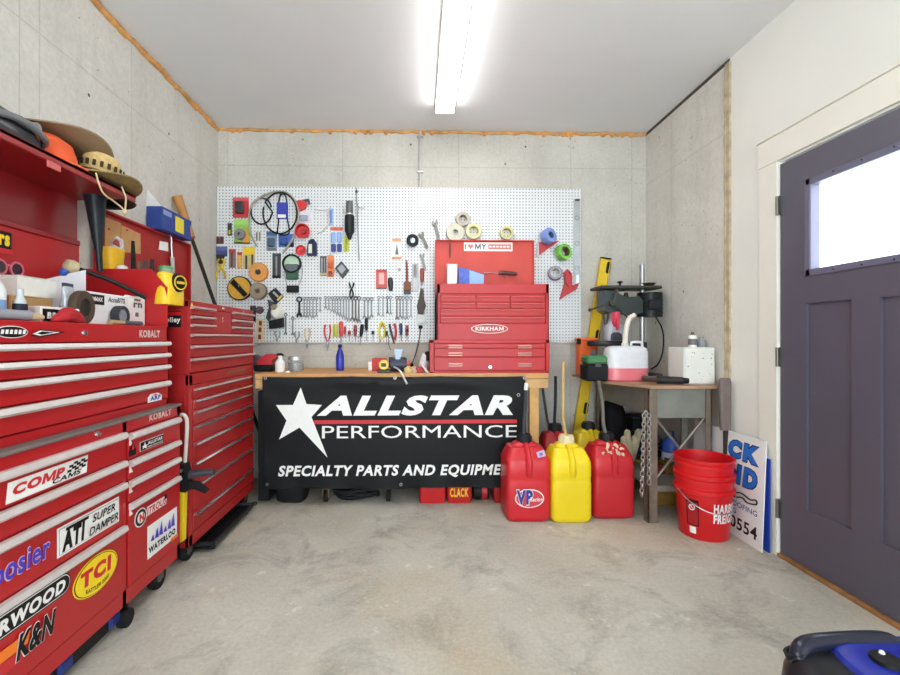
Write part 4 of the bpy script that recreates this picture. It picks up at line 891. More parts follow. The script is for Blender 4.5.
c = atY(701, 345, yw+.12); MB_ = MB().cyl((c.x, yw+.12, b.z), (c.x, yw+.12, b.z+.05), .028, .024, 0, 18).cyl((c.x, yw+.12, b.z+.05), (c.x, yw+.12, b.z+.066), .013, None, 0, 12)
tag(MB_.build('oil_pot', GREY), 'stubby grey pot beside the spray can on the white steel box', 'pot')
yd_ = FL.y+.02
a, b = atY(668, 374, yd_), atY(689, 380, yd_)
t = thing('power_drill', 'dark corded drill lying on the table in front of the white box', 'drill', ((a.x+b.x)/2, yd_+.03, ZT))
zc = ZT+.028
MB().tube([(a.x-.02, yd_+.09, zc), (a.x+.05, yd_+.07, zc), (b.x-.02, yd_+.03, zc)], lambda q: .026-.004*q, 0, 12).build('body', M('#2c2a2c', .5), t)
MB().cyl((b.x-.025, yd_+.03, zc), (b.x+.01, yd_+.02, zc), .02, .016, 0, 16).build('chuck', BLACK, t)
MB().tube([(a.x, yd_+.085, zc), (a.x-.03, yd_+.15, zc), (a.x-.05, yd_+.2, zc)], .02, 0, 10).build('grip', M('#4a4038', .6), t)
mb = MB(); a = atY(655, 372, 3.0)
mb.box(a.x, a.x+.13, 3.05, 3.13, ZT, ZT+.02, 0, .004); mb.tube([(a.x+.02, 3.04, ZT+.03), (a.x+.1, 3.1, ZT+.032)], .012, 0, 8, sub=1); tag(mb.build('vise_jaw', M('#5a524a', .5, .5)), 'rusty grey metal vise jaw lying beside the jug on the table', 'tool')

# ---------------------------------------------------------------- red buckets and the signs by the door
bc = at0(707, 543); by = bc.y+.125; r0 = .128; bx = atY(703.5, 500, by).x
BK = M('#d0141c', .35, 0, .03, 5)
def bucket(name, z0, label):
    t = thing(name, label, 'bucket', (bx, by, z0), 'nested red buckets'); h = .37
    p = [(0, .004), (r0*.96, 0), (r0, .008), (.146, h-.11), (.158, h-.105), (.158, h-.085), (.147, h-.08), (.149, h-.045), (.156, h-.042), (.156, h-.03), (.150, h-.025), (.152, h-.012), (.159, h-.01), (.159, h), (.151, h), (.143, h-.1), (r0-.006, .02), (0, .02)]
    MB().lathe(p, (bx, by, z0), (0, 0, 1), 0, 40).build('body', BK, t)
    return t
t = bucket('bucket', 0.0, 'lower red bucket with white store lettering standing by the leaning sign')
VA = math.atan2(bx, by)
def AS(px): return math.asin(max(-1, min(1, (px-704.5)/28)))-VA
def on_bucket(mb, px0, px1, zlo, zhi, body, m, z0=0, bold=.04):
    tmp = MB(); tmp.text(body, (0, 0, 0), UX, UZ, 1, 1, 0, bold=bold); out = []
    a0 = AS(px0); a1 = AS(px1)
    for v in tmp.v:
        th = a0+(a1-a0)*v.x; z = zlo+(zhi-zlo)*v.z; r = r0+(.146-r0)*((z-z0)/.26)+.0025; out.append((bx+r*math.sin(th), by-r*math.cos(th), z))
    mb.add(out, tmp.f, m)
mb = MB(); zz_ = lambda py: atY(710, py, by-.14).z
on_bucket(mb, 714, 739, zz_(514), zz_(504.5), 'HARBOR', 0); mb.build('lettering', SWHT, t); mb = MB(); on_bucket(mb, 714, 740, zz_(524.5), zz_(515), 'FREIGHT', 0); mb.build('lettering', SWHT, t)
mb = MB()
def curved(mb, px0, px1, py0, py1, m, off=.002, n=8):
    a0 = AS(px0); a1 = AS(px1); zl, zh = zz_(py1), zz_(py0); vs = []
    for i in range(n+1):
        th = a0+(a1-a0)*i/n
        for z in (zl, zh): r = r0+(.146-r0)*(z/.26)+off; vs.append((bx+r*math.sin(th), by-r*math.cos(th), z))
    mb.add(vs, [(2*i, 2*i+2, 2*i+3, 2*i+1) for i in range(n)], m)
curved(mb, 688, 700, 503, 530, 0); curved(mb, 689, 699, 504, 529, 1, .0026); curved(mb, 688.5, 699.5, 503, 506, 0, .003); curved(mb, 690.5, 697, 531, 538, 2, .003)
th = AS(693.5); z = zz_(511); r = r0+(.146-r0)*(z/.26)+.004
cc = Vector((bx+r*math.sin(th), by-r*math.cos(th), z)); nn = Vector((math.sin(th), -math.cos(th), 0)); mb.ring(cc, nn, .017, .013, .002, 2, 20); mb.prism([(-.012, .009), (-.009, .012), (.012, -.009), (.009, -.012)], cc, UZ.cross(nn), UZ, .001, 2)
mb.build('warning_label', [M('#3a0f12', .5), M('#a8181e', .4), SWHT], t)
mb = MB()
pts = [(bx+.16*math.sin(q), by-.16*math.cos(q), .27-.1*math.sin((q+1.5)/3*PI)**1) for q in [-1.5+i*.3 for i in range(11)]]; mb.tube(pts, .003, 0, 6); mb.build('handle', STEEL, t)
bucket('bucket', .085, 'upper empty red bucket nested inside the lettered one')

# signs leaning on the right wall
def leaning(name, pt, pb, y0, y1, h, x0, mat, label, th=.006, tilt=.025):
    U = Vector((0, -1, 0)); V = Vector((tilt, 0, h)).normalized()
    t = thing(name, label, 'sign', (x0, (y0+y1)/2, 0))
    mb = MB(); mb.prism([(0, 0), (y1-y0, 0), (y1-y0, h), (0, h)], (x0, y1, 0), U, V, -th); mb.build('board', mat, t); return t, U, V
s0, s1 = atX(760.5, 549, 1.838), atX(764.5, 441, 1.865); yn_ = s0.y
t, U, V = leaning('yard_sign', None, None, yn_-.01, 2.95, s1.z, 1.836, M('#e9e9ea', .4, 0, .02), 'white yard sign with blue lettering leaning behind the red buckets')
xo = 1.836-.0012; yl = 2.95
def sg(px, py): return atX(px, py, xo+.012)
def stext(body, ya_, yb_2, z0, z1, m, name='lettering', **k):
    o = Vector((xo, ya_, 0))+V*z0; MB().text(body, o, U, V, ya_-yb_2, z1-z0, 0, **k).build(name, m, t)
SB1, SB2 = M('#1d6fd0', .4, 0, .1, 9), M('#1d3f9c', .4)
Ye = yn_
stext('CK', Ye+.275, Ye+.03, .44, .555, SBLK, bold=.1, shear=.1); xo -= .0006; stext('CK', Ye+.27, Ye+.035, .446, .55, SB1, bold=.06, shear=.1); xo += .0006
stext('ND', Ye+.275, Ye+.035, .30, .42, SBLK, bold=.1, shear=.1); xo -= .0006; stext('ND', Ye+.27, Ye+.04, .306, .415, SB1, bold=.06, shear=.1); xo += .0006
stext('PROOFING', Ye+.28, Ye+.03, .172, .202, SB2, bold=.01); stext('INS', Ye+.275, Ye+.185, .13, .158, SB2, bold=.01); stext('0554', Ye+.235, Ye+.025, .045, .115, SBLK, bold=.02)
mb = MB(); o = Vector((xo-.003, Ye+.2, 0)); mb.tube([o+U*x+V*z for x, z in ((-.1, .26), (-.02, .245), (.05, .262), (.12, .25), (.16, .262), (.165, .24), (.1, .225), (.06, .24), (0, .225), (-.1, .238))], .004, 0, 6); mb.build('emblem', SBLK, t)
b0 = atX(767.5, 540, XR-.012)
leaning('yard_sign', None, None, atX(769, 500, XR-.03).y, 2.75, atX(768, 458, XR-.012).z, XR-.029, M('#2a48b4', .4, 0, .03), 'blue sign edge showing between the white sign and the door casing', .005, .004)

# padded tool leaning against the wall by the trim
ybp = YJ-.03; a, b = atY(729, 430, ybp), atY(740, 378, ybp); xw = XR-.014
t = thing('padded_pole', 'upturned brown padded tool on dark poles leaning beside the table end', 'tool', (xw-.06, ybp, 0))
mb = MB(); mb.loft([(xw-.035, ybp, a.z-.0, .03, .016, 4), (xw-.04, ybp, a.z+.2, .034, .018, 4), (xw-.04, ybp, b.z-.02, .034, .018, 4), (xw-.04, ybp, b.z, .026, .012, 3)]); mb.build('pad', M('#6d5f5c', .6, 0, .12), t)
for dx in (-.004, .016): MB().tube([(xw-.035+dx*.6, ybp, a.z+.05), (xw-.03+dx, ybp-.0, .0)], .011, 0, 10, sub=1).build('pole', M('#2c2626', .5), t)

# jumble under the steel table
def T2(px, py, y): return atY(px, py, y)
SH = .215
t = thing('storage_box', 'yellow brown box on the floor under the steel table shelf', 'box', (1.62, 3.15, 0))
a, b = T2(655, 0, 3.0), T2(683, 0, 3.0); MB().box(a.x, b.x, 3.0, 3.2, 0, .17, 0, .008).build('body', M('#a8823a', .7, 0, .15), t); MB().box(a.x-.004, b.x+.004, 2.996, 3.204, .15, .185, 0, .006).build('lid', M('#9a7430', .7), t)
c = Vector((1.783, 2.9, 0)); t = thing('blue_bottle', 'blue plastic bottle on the shelf under the steel table', 'bottle', (c.x, 3.1, SH))
MB().lathe([(0, 0), (.055, 0), (.058, .01), (.058, .17), (.03, .23), (.02, .24), (0, .24)], (c.x, 3.1, SH), (0, 0, 1), 0, 20).build('body', M('#2a4fb0', .35), t); MB().cyl((c.x, 3.1, SH+.24), (c.x, 3.1, SH+.275), .022, None, 0, 16).build('cap', M('#20304a', .4), t); MB().lathe([(.0585, .05), (.0585, .13)], (c.x, 3.1, SH), (0, 0, 1), 0, 20).build('label', M('#c8d0e4', .5), t)
c = T2(664, 0, 3.05)
for i, (dx, cl, w_) in enumerate(((-.06, '#7a2a26', .05), (.03, '#8c6a2a', .045), (.115, '#3a3c40', .036))):
    mb = MB(); x = c.x+dx; mb.box(x-w_/1.1, x+w_/1.1, 3.0, 3.12, SH, SH+.055+.02*i, 0, .008); mb.cyl((x, 3.06, SH+.055+.02*i), (x, 3.06, SH+.075+.02*i), .02, None, 1, 14)
    tag(mb.build('small_tin', [M(cl, .5), DSTEEL]), ['dark red tin on the shelf under the steel table', 'mustard tin on the shelf beneath the steel table', 'charcoal tin at the right of the shelf tins'][i], 'tin', 'tins on the shelf')
mb = MB(); c = Vector((1.70, 3.3, 0)); pts = [(c.x+.1*math.cos(i*.5), 3.3+.1*math.sin(i*.5), SH+.02+.0045*i) for i in range(46)]; mb.tube(pts, .014, 0, 8); tag(mb.build('coiled_hose', M('#34383e', .6)), 'dark grey hose coiled on the shelf under the steel table', 'hose')
# pale cloth bundle and black bag beside the jugs under the table
random.seed(11); cb = T2(626, 455, 3.1)
mb = MB()
for i in range(6):
    x = cb.x-.03+.022*i; top = (619+4.2*i, 447-6*(i % 3)); q = T2(top[0], top[1], 3.12)
    mb.tube([(cb.x+.01+.006*i, 3.1+.012*i, .2), ((cb.x+q.x)/2+.012, 3.09+.012*i, .3), (q.x, 3.1+.01*i, q.z), (q.x+.006, 3.11+.01*i, q.z+.03)], lambda f: .012+.014*math.sin(PI*min(1, f*.85+.12)), 0, 10)
mb.tube([(cb.x+.02, 3.13, .0), (cb.x+.022, 3.13, .1), (cb.x+.025, 3.13, .24)], lambda f: .045, 0, 12)
tag(mb.build('work_gloves', M('#bdb092', .8, 0, .12)), 'bundle of pale work gloves behind the scuffed red jug', 'gloves')
t = thing('duffel_bag', 'black bag with a yellow tab on the steel table shelf behind the chain', 'bag', (1.53, 3.42, SH))
MB().loft([(1.53, 3.44, SH, .08, .09, 3), (1.53, 3.44, SH+.02, .09, .1, 3), (1.52, 3.44, SH+.2, .088, .1, 3), (1.52, 3.44, SH+.36, .08, .09, 3), (1.52, 3.44, SH+.43, .06, .07, 2.5), (1.52, 3.44, SH+.45, .03, .05, 2)]).build('body', M('#18181a', .8), t)
c = T2(638, 463, 3.32); MB().lathe([(0, -.03), (.02, -.02), (.03, 0), (.02, .02), (0, .03)], (c.x, 3.325, c.z), (1, .2, .4), 0, 14).build('tab', YEL, t)
MB().tube([(1.47, 3.44, .62), (1.48, 3.43, .72), (1.55, 3.43, .72), (1.57, 3.44, .62)], .014, 0, 8).build('handle', BLACK, t)

# black and blue machine at the lower right
zm_ = .42; a = atZ(768, 660, .34); yq = 1.08
m0 = atY(765, 665, yq); x0 = m0.x; x1 = x0+.46; yb0, yb1 = .62, 1.1
t = thing('portable_machine', 'black and blue moulded portable machine with a grab handle on the floor near the door', 'machine', ((x0+x1)/2, .86, 0))
cx, cy, w, d = (x0+x1)/2, (yb0+yb1)/2, (x1-x0)/2, (yb1-yb0)/2; MBK = M('#191a20', .35, 0, .08, 8, .2)
MB().loft([(cx, cy, .03, w*.9, d*.9, 5), (cx, cy, .05, w, d, 5), (cx, cy, .31, w, d, 5), (cx, cy, .36, w*.98, d*.98, 5), (cx+.005, cy, .39, w*.92, d*.94, 4.5), (cx+.01, cy, .402, w*.84, d*.86, 4)], 0, 48).build('body', MBK, t)
ZH = atY(845, 633, 1.06).z; hx0, hx1 = atY(791, 645, 1.06).x, atY(899, 645, 1.06).x
MB().tube([(hx0, 1.03, .375), (hx0+.008, 1.045, ZH-.045), (hx0+.035, 1.055, ZH-.025), (hx0+.12, 1.06, ZH-.02), (hx1-.04, 1.06, ZH-.02), (hx1-.012, 1.05, ZH-.035), (hx1+.005, 1.03, .375)], .021, 0, 14).build('grab_handle', M('#1b1d2e', .3, 0, .05, 8, .4), t)
mb = MB(); mb.loft([(cx+.04, cy+.03, .398, w*.7, d*.8, 4), (cx+.04, cy+.03, .412, w*.66, d*.76, 4), (cx+.04, cy+.03, .417, w*.6, d*.68, 4)]); mb.build('top_cover', M('#1a2a9c', .2, 0, .1, 6, .6), t)
mb = MB(); mb.prism([(0, 0), (.22, -.02), (.22, .075), (.0, .09)], (cx+.04, cy+.06, .4175), UX, UY, .003); mb.build('label', M('#b9dcf0', .4), t)
mb = MB(); mb.lathe([(0, 0), (.03, 0), (.028, .012), (.008, .016), (0, .016)], (cx-.03, cy+.12, .414), (0, 0, 1), 0, 18); mb.build('filler_cap', BLACK, t)
mb = MB(); mb.lathe([(0, 0), (.006, 0), (.004, .005), (0, .006)], (cx-.03, cy+.13, .430), (0, 0, 1), 0, 10); mb.build('button', SWHT, t)
for dx in (-1, 1):
    for dy in (-1, 1): MB().cyl((cx+dx*w*.75, cy+dy*d*.75, 0), (cx+dx*w*.75, cy+dy*d*.75, .04), .025, .022, 0, 14).build('foot', RUB, t)
mb = MB(); mb.ring((x0+.05, yb1-.05, .388), (-.35, .2, 1), .022, .014, .014, 0, 20); mb.build('side_knob', BLACK, t)

t = thing('tool_crate', 'dark grey crate on the steel table shelf below the white box', 'crate', (1.74, 3.46, SH))
MB().box(1.67, 1.81, 3.42, 3.53, SH, SH+.3, 0, .006).build('body', M('#26272b', .6), t); MB().box(1.665, 1.815, 3.415, 3.535, SH+.3, SH+.325, 0, .005).build('lid', M('#33353a', .55), t); MB().box(1.71, 1.77, 3.408, 3.421, SH+.2, SH+.225, 0, .004).build('handle', M('#8a8c90', .4, .6), t)
# ---------------------------------------------------------------- tools hanging on the pegboard
S = YP/F
def p(px, py, off=0.0): return atY(px, py, YP-off)
PEG = 'tools and packets hanging on the pegboard'
def hook(root, c, l=.03, r=.0022):
    mb = MB(); mb.tube([(c.x, YP, c.z), (c.x, YP-l, c.z), (c.x, YP-l-.004, c.z+.01)], r, 0, 6, sub=2); return mb.build('peg_hook', STEEL, root)
def quad(mb, pts, d, m=0, off=0.0):       # picture-parallel plate of thickness d whose back lies `off` in front of the board
    q = [p(*a) for a in pts]; o = q[0]; mb.prism([(v.x-o.x, v.z-o.z) for v in q], (o.x, YP-off, o.z), UX, UZ, d, m)
def rounded(mb, x0, y0, x1, y1, d, m=0, off=0.0, ch=.006):
    a, b = p(x0, y1), p(x1, y0); mb.box(a.x, b.x, YP-off-d, YP-off, a.z, b.z, m, ch)
def tb(pts, r, off): return [p(a[0], a[1], off if len(a) < 3 else a[2]) for a in pts]
def pack(name, label, cat, x0, y0, x1, y1, col, prods=(), hdr=None, card=True):
    c = p((x0+x1)/2, y1); t = thing(name, label, cat, (c.x, YP, c.z))
    mb = MB(); rounded(mb, x0, y0, x1, y1, .004, 0, 0, .0015); o = mb.build('card', M(col, .55, 0, .12, 60), t)
    if hdr: mb = MB(); rounded(mb, x0+.2, y0+.3, x1-.2, y0+(y1-y0)*hdr[1], .0015, 0, .004, 0); mb.build('header', M(hdr[0], .5, 0, .1, 90), t)
    for nm, kind, u0, v0, u1, v1, cl, d in prods:
        a0, b0, a1, b1 = x0+(x1-x0)*u0, y0+(y1-y0)*v0, x0+(x1-x0)*u1, y0+(y1-y0)*v1; mb = MB()
        if kind == 'box': rounded(mb, a0, b0, a1, b1, d, 0, .004, .008)
        elif kind == 'disc':
            c = p((a0+a1)/2, (b0+b1)/2); r = (a1-a0)/2*S; mb.lathe([(r*.3, 0), (r*.3, d), (r*.9, d), (r, d*.8), (r, 0)], (c.x, YP-.004, c.z), (0, -1, 0), 0, 20)
        elif kind == 'rod': mb.cyl(p((a0+a1)/2, b0, .004+d/2), p((a0+a1)/2, b1, .004+d/2), d/2, d/2*.8, 0, 12)
        elif kind == 'tri': quad(mb, [(a0, b1), (a1, b1), ((a0+a1)/2, b0)], d, 0, .004)
        mb.build(nm, M(cl, .45, 0, .1, 40), t)
    c = p((x0+x1)/2, y0+.8); hook(t, c, .018); return t
def roll(label, px, py, rp, tape, core, hole=.5, d=.045, face=None, tilt=(0, 0), name='tape_roll'):
    c = p(px, py); r = rp*S; ax = Vector((tilt[0], -1, tilt[1])).normalized(); off = d/2+.004+r*math.hypot(*tilt)*.9
    t = thing(name, label, 'tape roll', (c.x, YP, c.z-r), 'tape rolls hung on the pegboard'); cc = Vector((c.x, YP-off, c.z))
    MB().lathe([(r*hole*1.14, -d/2), (r*.97, -d/2), (r, -d*.42), (r, d*.42), (r*.97, d/2), (r*hole*1.14, d/2)], cc, ax, 0, 28, True).build('tape', M(tape, .45, 0, .08, 30), t)
    MB().ring(cc, ax, r*hole*1.14, r*hole, d*1.02, 0, 28).build('core', M(core, .7), t)
    if face: MB().ring(cc+ax*(d/2+.001), ax, r*.93, r*hole*1.2, .002, 0, 28).build('face', M(face, .5), t)
    hook(t, Vector((c.x, 0, c.z+r*hole*.8)), off+d*.6, .003); return t
def wrench(px, y0, y1, wp, col, label, grp, tilt=0):
    c0, c1 = p(px, y0), p(px+tilt, y1); w = wp*S; d_ = (c1-c0).normalized(); L = (c1-c0).length; u = Vector((d_.z, 0, -d_.x)) ; rr = w*1.15
    mb = MB(); th = .007; yb_ = YP-.004; o = Vector((c0.x, yb_, c0.z)); mb.ring(o+d_*rr-Vector((0, th/2, 0)), (0, 1, 0), rr, rr*.56, th, 0, 14)
    D2 = Vector((d_.x, 0, d_.z)); mb.prism([(-w*.36, rr*1.8), (w*.36, rr*1.8), (w*.45, L-w*1.9), (-w*.45, L-w*1.9)], o, u, D2, th*.8*(1 if u.cross(D2).y < 0 else -1))
    pl = [(-w*.4, L-w*2), (w*.4, L-w*2), (w*1.05, L-w*1.1), (w*.95, L), (w*.5, L), (w*.45, L-w*.8), (-w*.3, L-w*.75), (-w*.45, L-w*.05), (-w*.9, L-w*.15), (-w*1, L-w*1.2)]
    mb.prism(pl, o, u, D2, th*(1 if u.cross(D2).y < 0 else -1))
    h = Vector((c0.x, 0, c0.z-rr*.6)); mb.tube([(h.x, YP, h.z), (h.x, YP-.014, h.z), (h.x, YP-.016, h.z+.006)], .002, 0, 6)
    o = mb.build('combination_wrench', M(col, .45, .6, .15, 50)); o.name = 'combination_wrench'; tag(o, label, 'wrench', grp); return o
def driver(px, y0, y1, hw, col, label, dx=0, hf=.6, name='screwdriver', bl='#8d8f92', grp='screwdrivers in the lower pegboard row', tip=None):
    off = max(.012, hw*S*.5+.003); a, b = p(px, y0, off), p(px+dx, y1, off); m = a.lerp(b, hf); r = hw*S/2
    t = thing(name, label, 'screwdriver', (a.x, YP, b.z), grp); ax = (b-a).normalized(); L = (m-a).length
    MB().lathe([(0, 0), (r*.75, .004), (r, L*.18), (r*.9, L*.5), (r, L*.75), (r*.65, L*.9), (r*.8, L*.97), (r*.5, L)], a, ax, 0, 14).build('handle', M(col, .4), t)
    MB().cyl(m-ax*.002, b, max(.0025, r*.28), max(.002, r*.22), 0, 10).build('shaft', M(bl, .35, .8), t)
    if tip: MB().ring(a+ax*L*.5, ax, r*1.04, r*.8, L*.2, 0, 14).build('band', M(tip, .4), t)
    h = m; mb = MB(); mb.tube([(h.x-r-.004, YP, h.z), (h.x-r-.004, h.y, h.z), (h.x, h.y-r-.004, h.z), (h.x+r+.004, h.y, h.z), (h.x+r+.004, YP, h.z)], .002, 0, 6, sub=3); mb.build('peg_hook', STEEL, t); return t
def pliers(label, px, y0, y1, wp, col, name='pliers', up=False, metal='#77797c', dx=0):
    c = p(px, y1); t = thing(name, label, 'pliers', (c.x, YP, c.z), 'pliers on the pegboard'); ys = (y0, y1)
    yy = lambda f: y0+(y1-y0)*f; k = wp/2
    for s_ in (-1, 1):
        mb = MB(); mb.tube(tb([(px+s_*k*.75, yy(0)), (px+s_*k, yy(.22)), (px+s_*k*.75, yy(.45)), (px+s_*k*.22+dx*.3, yy(.64))], 0, .014), lambda q: .0075-.0025*q, 0, 8); mb.build('grip', M(col, .45), t)
    mb = MB(); mb.cyl(p(px+dx*.4, yy(.68), .006), p(px+dx*.4, yy(.68), .022), k*S*.42, None, 0, 14); quad(mb, [(px-k*.42+dx*.4, yy(.66)), (px+k*.42+dx*.4, yy(.66)), (px+k*.3+dx*.7, yy(.84)), (px+dx+k*.08, y1), (px+dx-k*.08, y1), (px-k*.3+dx*.7, yy(.84))], .012, 0, .008); mb.build('jaw', M(metal, .4, .7), t)
    hook(t, p(px+dx*.4, yy(.6)), .02); return t

# top left cluster
mb = MB(); mb.tube(tb([(213.5, 200), (214, 221), (230, 221.5), (231, 199.5), (214.5, 198.5)], 0, .004), .0022, 0, 6, sub=1); c = p(222, 198.6); mb.tube([(c.x, YP, c.z), (c.x, YP-.01, c.z)], .002, 0, 6, sub=1)
tag(mb.build('wire_loop', M('#c8c8c6', .5)), 'thin pale wire frame at the upper left corner of the pegboard', 'wire frame')
pack('blister_pack', 'red blister pack holding a black device at the top left of the pegboard', 'packet', 233, 197.5, 249, 218, '#c4343a', [('product', 'box', .18, .22, .72, .8, '#35343a', .03)], ('#d4555a', .16))
pack('blister_pack', 'lime green card with grey tape ring below the red blister pack', 'packet', 234, 219.5, 250.5, 244, '#8fbf5a', [('product', 'disc', .08, .35, .75, .9, '#7d7880', .03), ('orange_insert', 'tri', .55, .3, 1, .95, '#d8953a', .008), ('base_strip', 'box', 0, .93, 1, 1, '#5a4038', .01)], ('#9fd06a', .22))
pack('bit_holder', 'tiny dark bit holder with yellow mark left of the lime green card', 'holder', 227.6, 223, 232, 235.8, '#2c2c36', [('bit', 'box', .3, .55, .75, .9, '#c8b83a', .008)])
pack('clip_pack', 'small maroon clip pack above the blue card with yellow pliers', 'packet', 216.5, 236.5, 224, 244, '#7a4a48', [('clip', 'box', .1, .1, .35, .95, '#4a2d30', .01), ('clip', 'box', .62, .1, .9, .95, '#4a2d30', .01)])
t = pack('tool_card', 'blue header card with yellow and black pliers at the pegboard left edge', 'packet', 214.5, 246.5, 227.5, 256.5, '#3f4a80', [], ('#56639a', .4))
for s_ in (-1, 1):
    MB().tube(tb([(221+s_*1.2, 259), (221+s_*3.4, 262), (221+s_*1, 266.5), (221-s_*2, 270), (221-s_*4.6, 275), (221-s_*4, 279)], 0, .014), .009, 0, 8).build('handle', M('#d9b92a' if s_ > 0 else '#c7a520', .45), t)
mb = MB(); quad(mb, [(217, 255), (225, 255), (224, 264), (218, 264)], .012, 0, .006); mb.build('jaw', M('#3c3a34', .5, .4), t)
pack('tool_card', 'dark packet with a red strap beside the yellow pliers', 'packet', 229, 249, 236, 268, '#8a6f6a', [('tool', 'rod', .2, .2, .6, .95, '#4c3a38', .014), ('strap', 'box', .05, .05, .95, .2, '#b63a3a', .008)])
pack('tool_card', 'narrow amber and orange packet beside the dark red strapped one', 'packet', 237.3, 252, 242.3, 268.5, '#dc9a3c', [('tool', 'rod', .2, .2, .8, .9, '#e6b848', .014)], ('#c0423c', .2))
pack('tool_card', 'yellow topped packet with two black drivers above the orange disc', 'packet', 243, 246.8, 255, 269, '#c8b47a', [('driver', 'rod', .1, .4, .45, 1, '#2d2c2a', .016), ('driver', 'rod', .6, .35, .95, .95, '#3d3b36', .016)], ('#ecc428', .36))
# hoses, belt
mb = MB(); mb.tube(tb([(256.5, 246), (251, 234), (249, 217), (252.5, 204, .03), (262, 196, .03), (275, 191.8, .03), (287, 193, .03), (295.5, 202, .03), (298.5, 217, .03), (296, 231, .03), (290, 243, .025), (283, 253, .02)], 0, .012), .0085, 0, 8)
c = p(276, 193.5); mb.tube([(c.x, YP, c.z), (c.x, YP-.05, c.z)], .003, 0, 6, sub=1); tag(mb.build('grey_hose', M('#a39a8c', .5)), 'tan grey hose bent in a big arch over the blue sleeved belt', 'hose')
mb = MB(); pts = []
for i in range(20): a = .3+i*2*PI/20; pts.append((261.5+10.5*math.cos(a), 211-13*math.sin(a), .02))
for i in range(26): a = 2.6-i*2*PI/26; pts.append((280+17*math.cos(a), 213-20.5*math.sin(a), .042))
mb.tube(tb(pts, 0, .02), .0065, 0, 8, sub=2); c = p(268, 200); mb.tube([(c.x, YP, c.z), (c.x, YP-.05, c.z)], .003, 0, 6, sub=1)
tag(mb.build('rubber_cable', RUB), 'black rubber cable looped once small and once wide at the pegboard top', 'cable')
c = p(283, 234); t = thing('drive_belt', 'long black drive belt with a bright blue paper sleeve hanging inside the loops', 'belt', (c.x, YP, c.z))
MB().tube(tb([(280, 196), (278.3, 206), (278.6, 220), (277.6, 232), (281, 234.8), (287, 234.5), (289.3, 231), (287.3, 218), (287.2, 206), (285.5, 196), (282.5, 193.8)], 0, .012), .0055, 0, 8, True).build('belt', RUB, t)
mb = MB(); rounded(mb, 277.3, 202.8, 288, 219.2, .014, 0, .004, .004); mb.build('sleeve', M('#3038a8', .45), t); mb = MB(); rounded(mb, 278.5, 215, 286.5, 218.3, .001, 0, .018, 0); mb.build('label', SWHT, t); hook(t, p(282.8, 194.5), .03)
pack('clip_pack', 'two small grey clips hanging inside the hose arch', 'clip', 255.8, 231.5, 261, 241, '#c9c8c4', [('clip', 'rod', .05, .1, .35, 1, '#5f5a58', .01), ('clip', 'rod', .6, .1, .95, 1, '#5f5a58', .01)])
pack('blister_pack', 'grey blue blister pack below the left of the belt loop', 'packet', 266.5, 231.5, 277, 251, '#7f93a8', [('product', 'box', .15, .35, .85, .8, '#3f5670', .02), ('base_strip', 'box', .1, .86, .9, .96, '#6c7658', .006)], ('#3d6288', .22))
pack('blister_pack', 'bright blue packet partly under the belt with a black strip', 'packet', 278.5, 234, 294, 247, '#3c62b4', [('product', 'box', .1, .3, .6, .85, '#27488c', .014), ('base_strip', 'box', .45, .68, 1, 1, '#22252c', .01)])
pack('blister_pack', 'tall black tool pack left of the round green headed tool', 'packet', 272.5, 253.5, 281, 278, '#3e4044', [('tool', 'rod', .2, .12, .7, .9, '#8c8f92', .016), ('base_strip', 'box', 0, .88, 1, 1, '#202124', .01)])
c = p(292.5, 292); t = thing('corded_tool', 'round black rimmed green tool with cord loop and black block hanging below', 'tool', (c.x, YP, c.z)); c = p(292.5, 264)
r = 9.3*S; MB().lathe([(r*.84, 0), (r, .004), (r, .03), (r*.93, .036), (r*.84, .03)], (c.x, YP-.003, c.z), (0, -1, 0), 0, 30, True).build('rim', BLACK, t)
MB().lathe([(0, .022), (r*.6, .02), (r*.85, .012), (r*.85, .004), (0, .004)], (c.x, YP-.003, c.z), (0, -1, 0), 0, 28).build('lens', M('#b5d0b8', .25), t)
mb = MB(); rounded(mb, 285.5, 264, 299.5, 274, .026, 0, .006, .012); mb.build('body', M('#5c6466', .4), t)
mb = MB(); rounded(mb, 286.5, 271.5, 299, 280, .022, 0, .004, .01); mb.build('lower_body', M('#2f5a44', .5), t)
MB().tube(tb([(285, 262), (284.3, 274), (288, 287)], 0, .012), .0028, 0, 6).build('cord', GREY, t); MB().tube(tb([(300, 260), (302.5, 270), (301, 280), (297.5, 287)], 0, .012), .0028, 0, 6).build('cord', GREY, t)
mb = MB(); rounded(mb, 287.3, 285.8, 299.3, 292.8, .03, 0, 0, .006); mb.build('block', BLACK, t); hook(t, p(292.5, 256), .04)
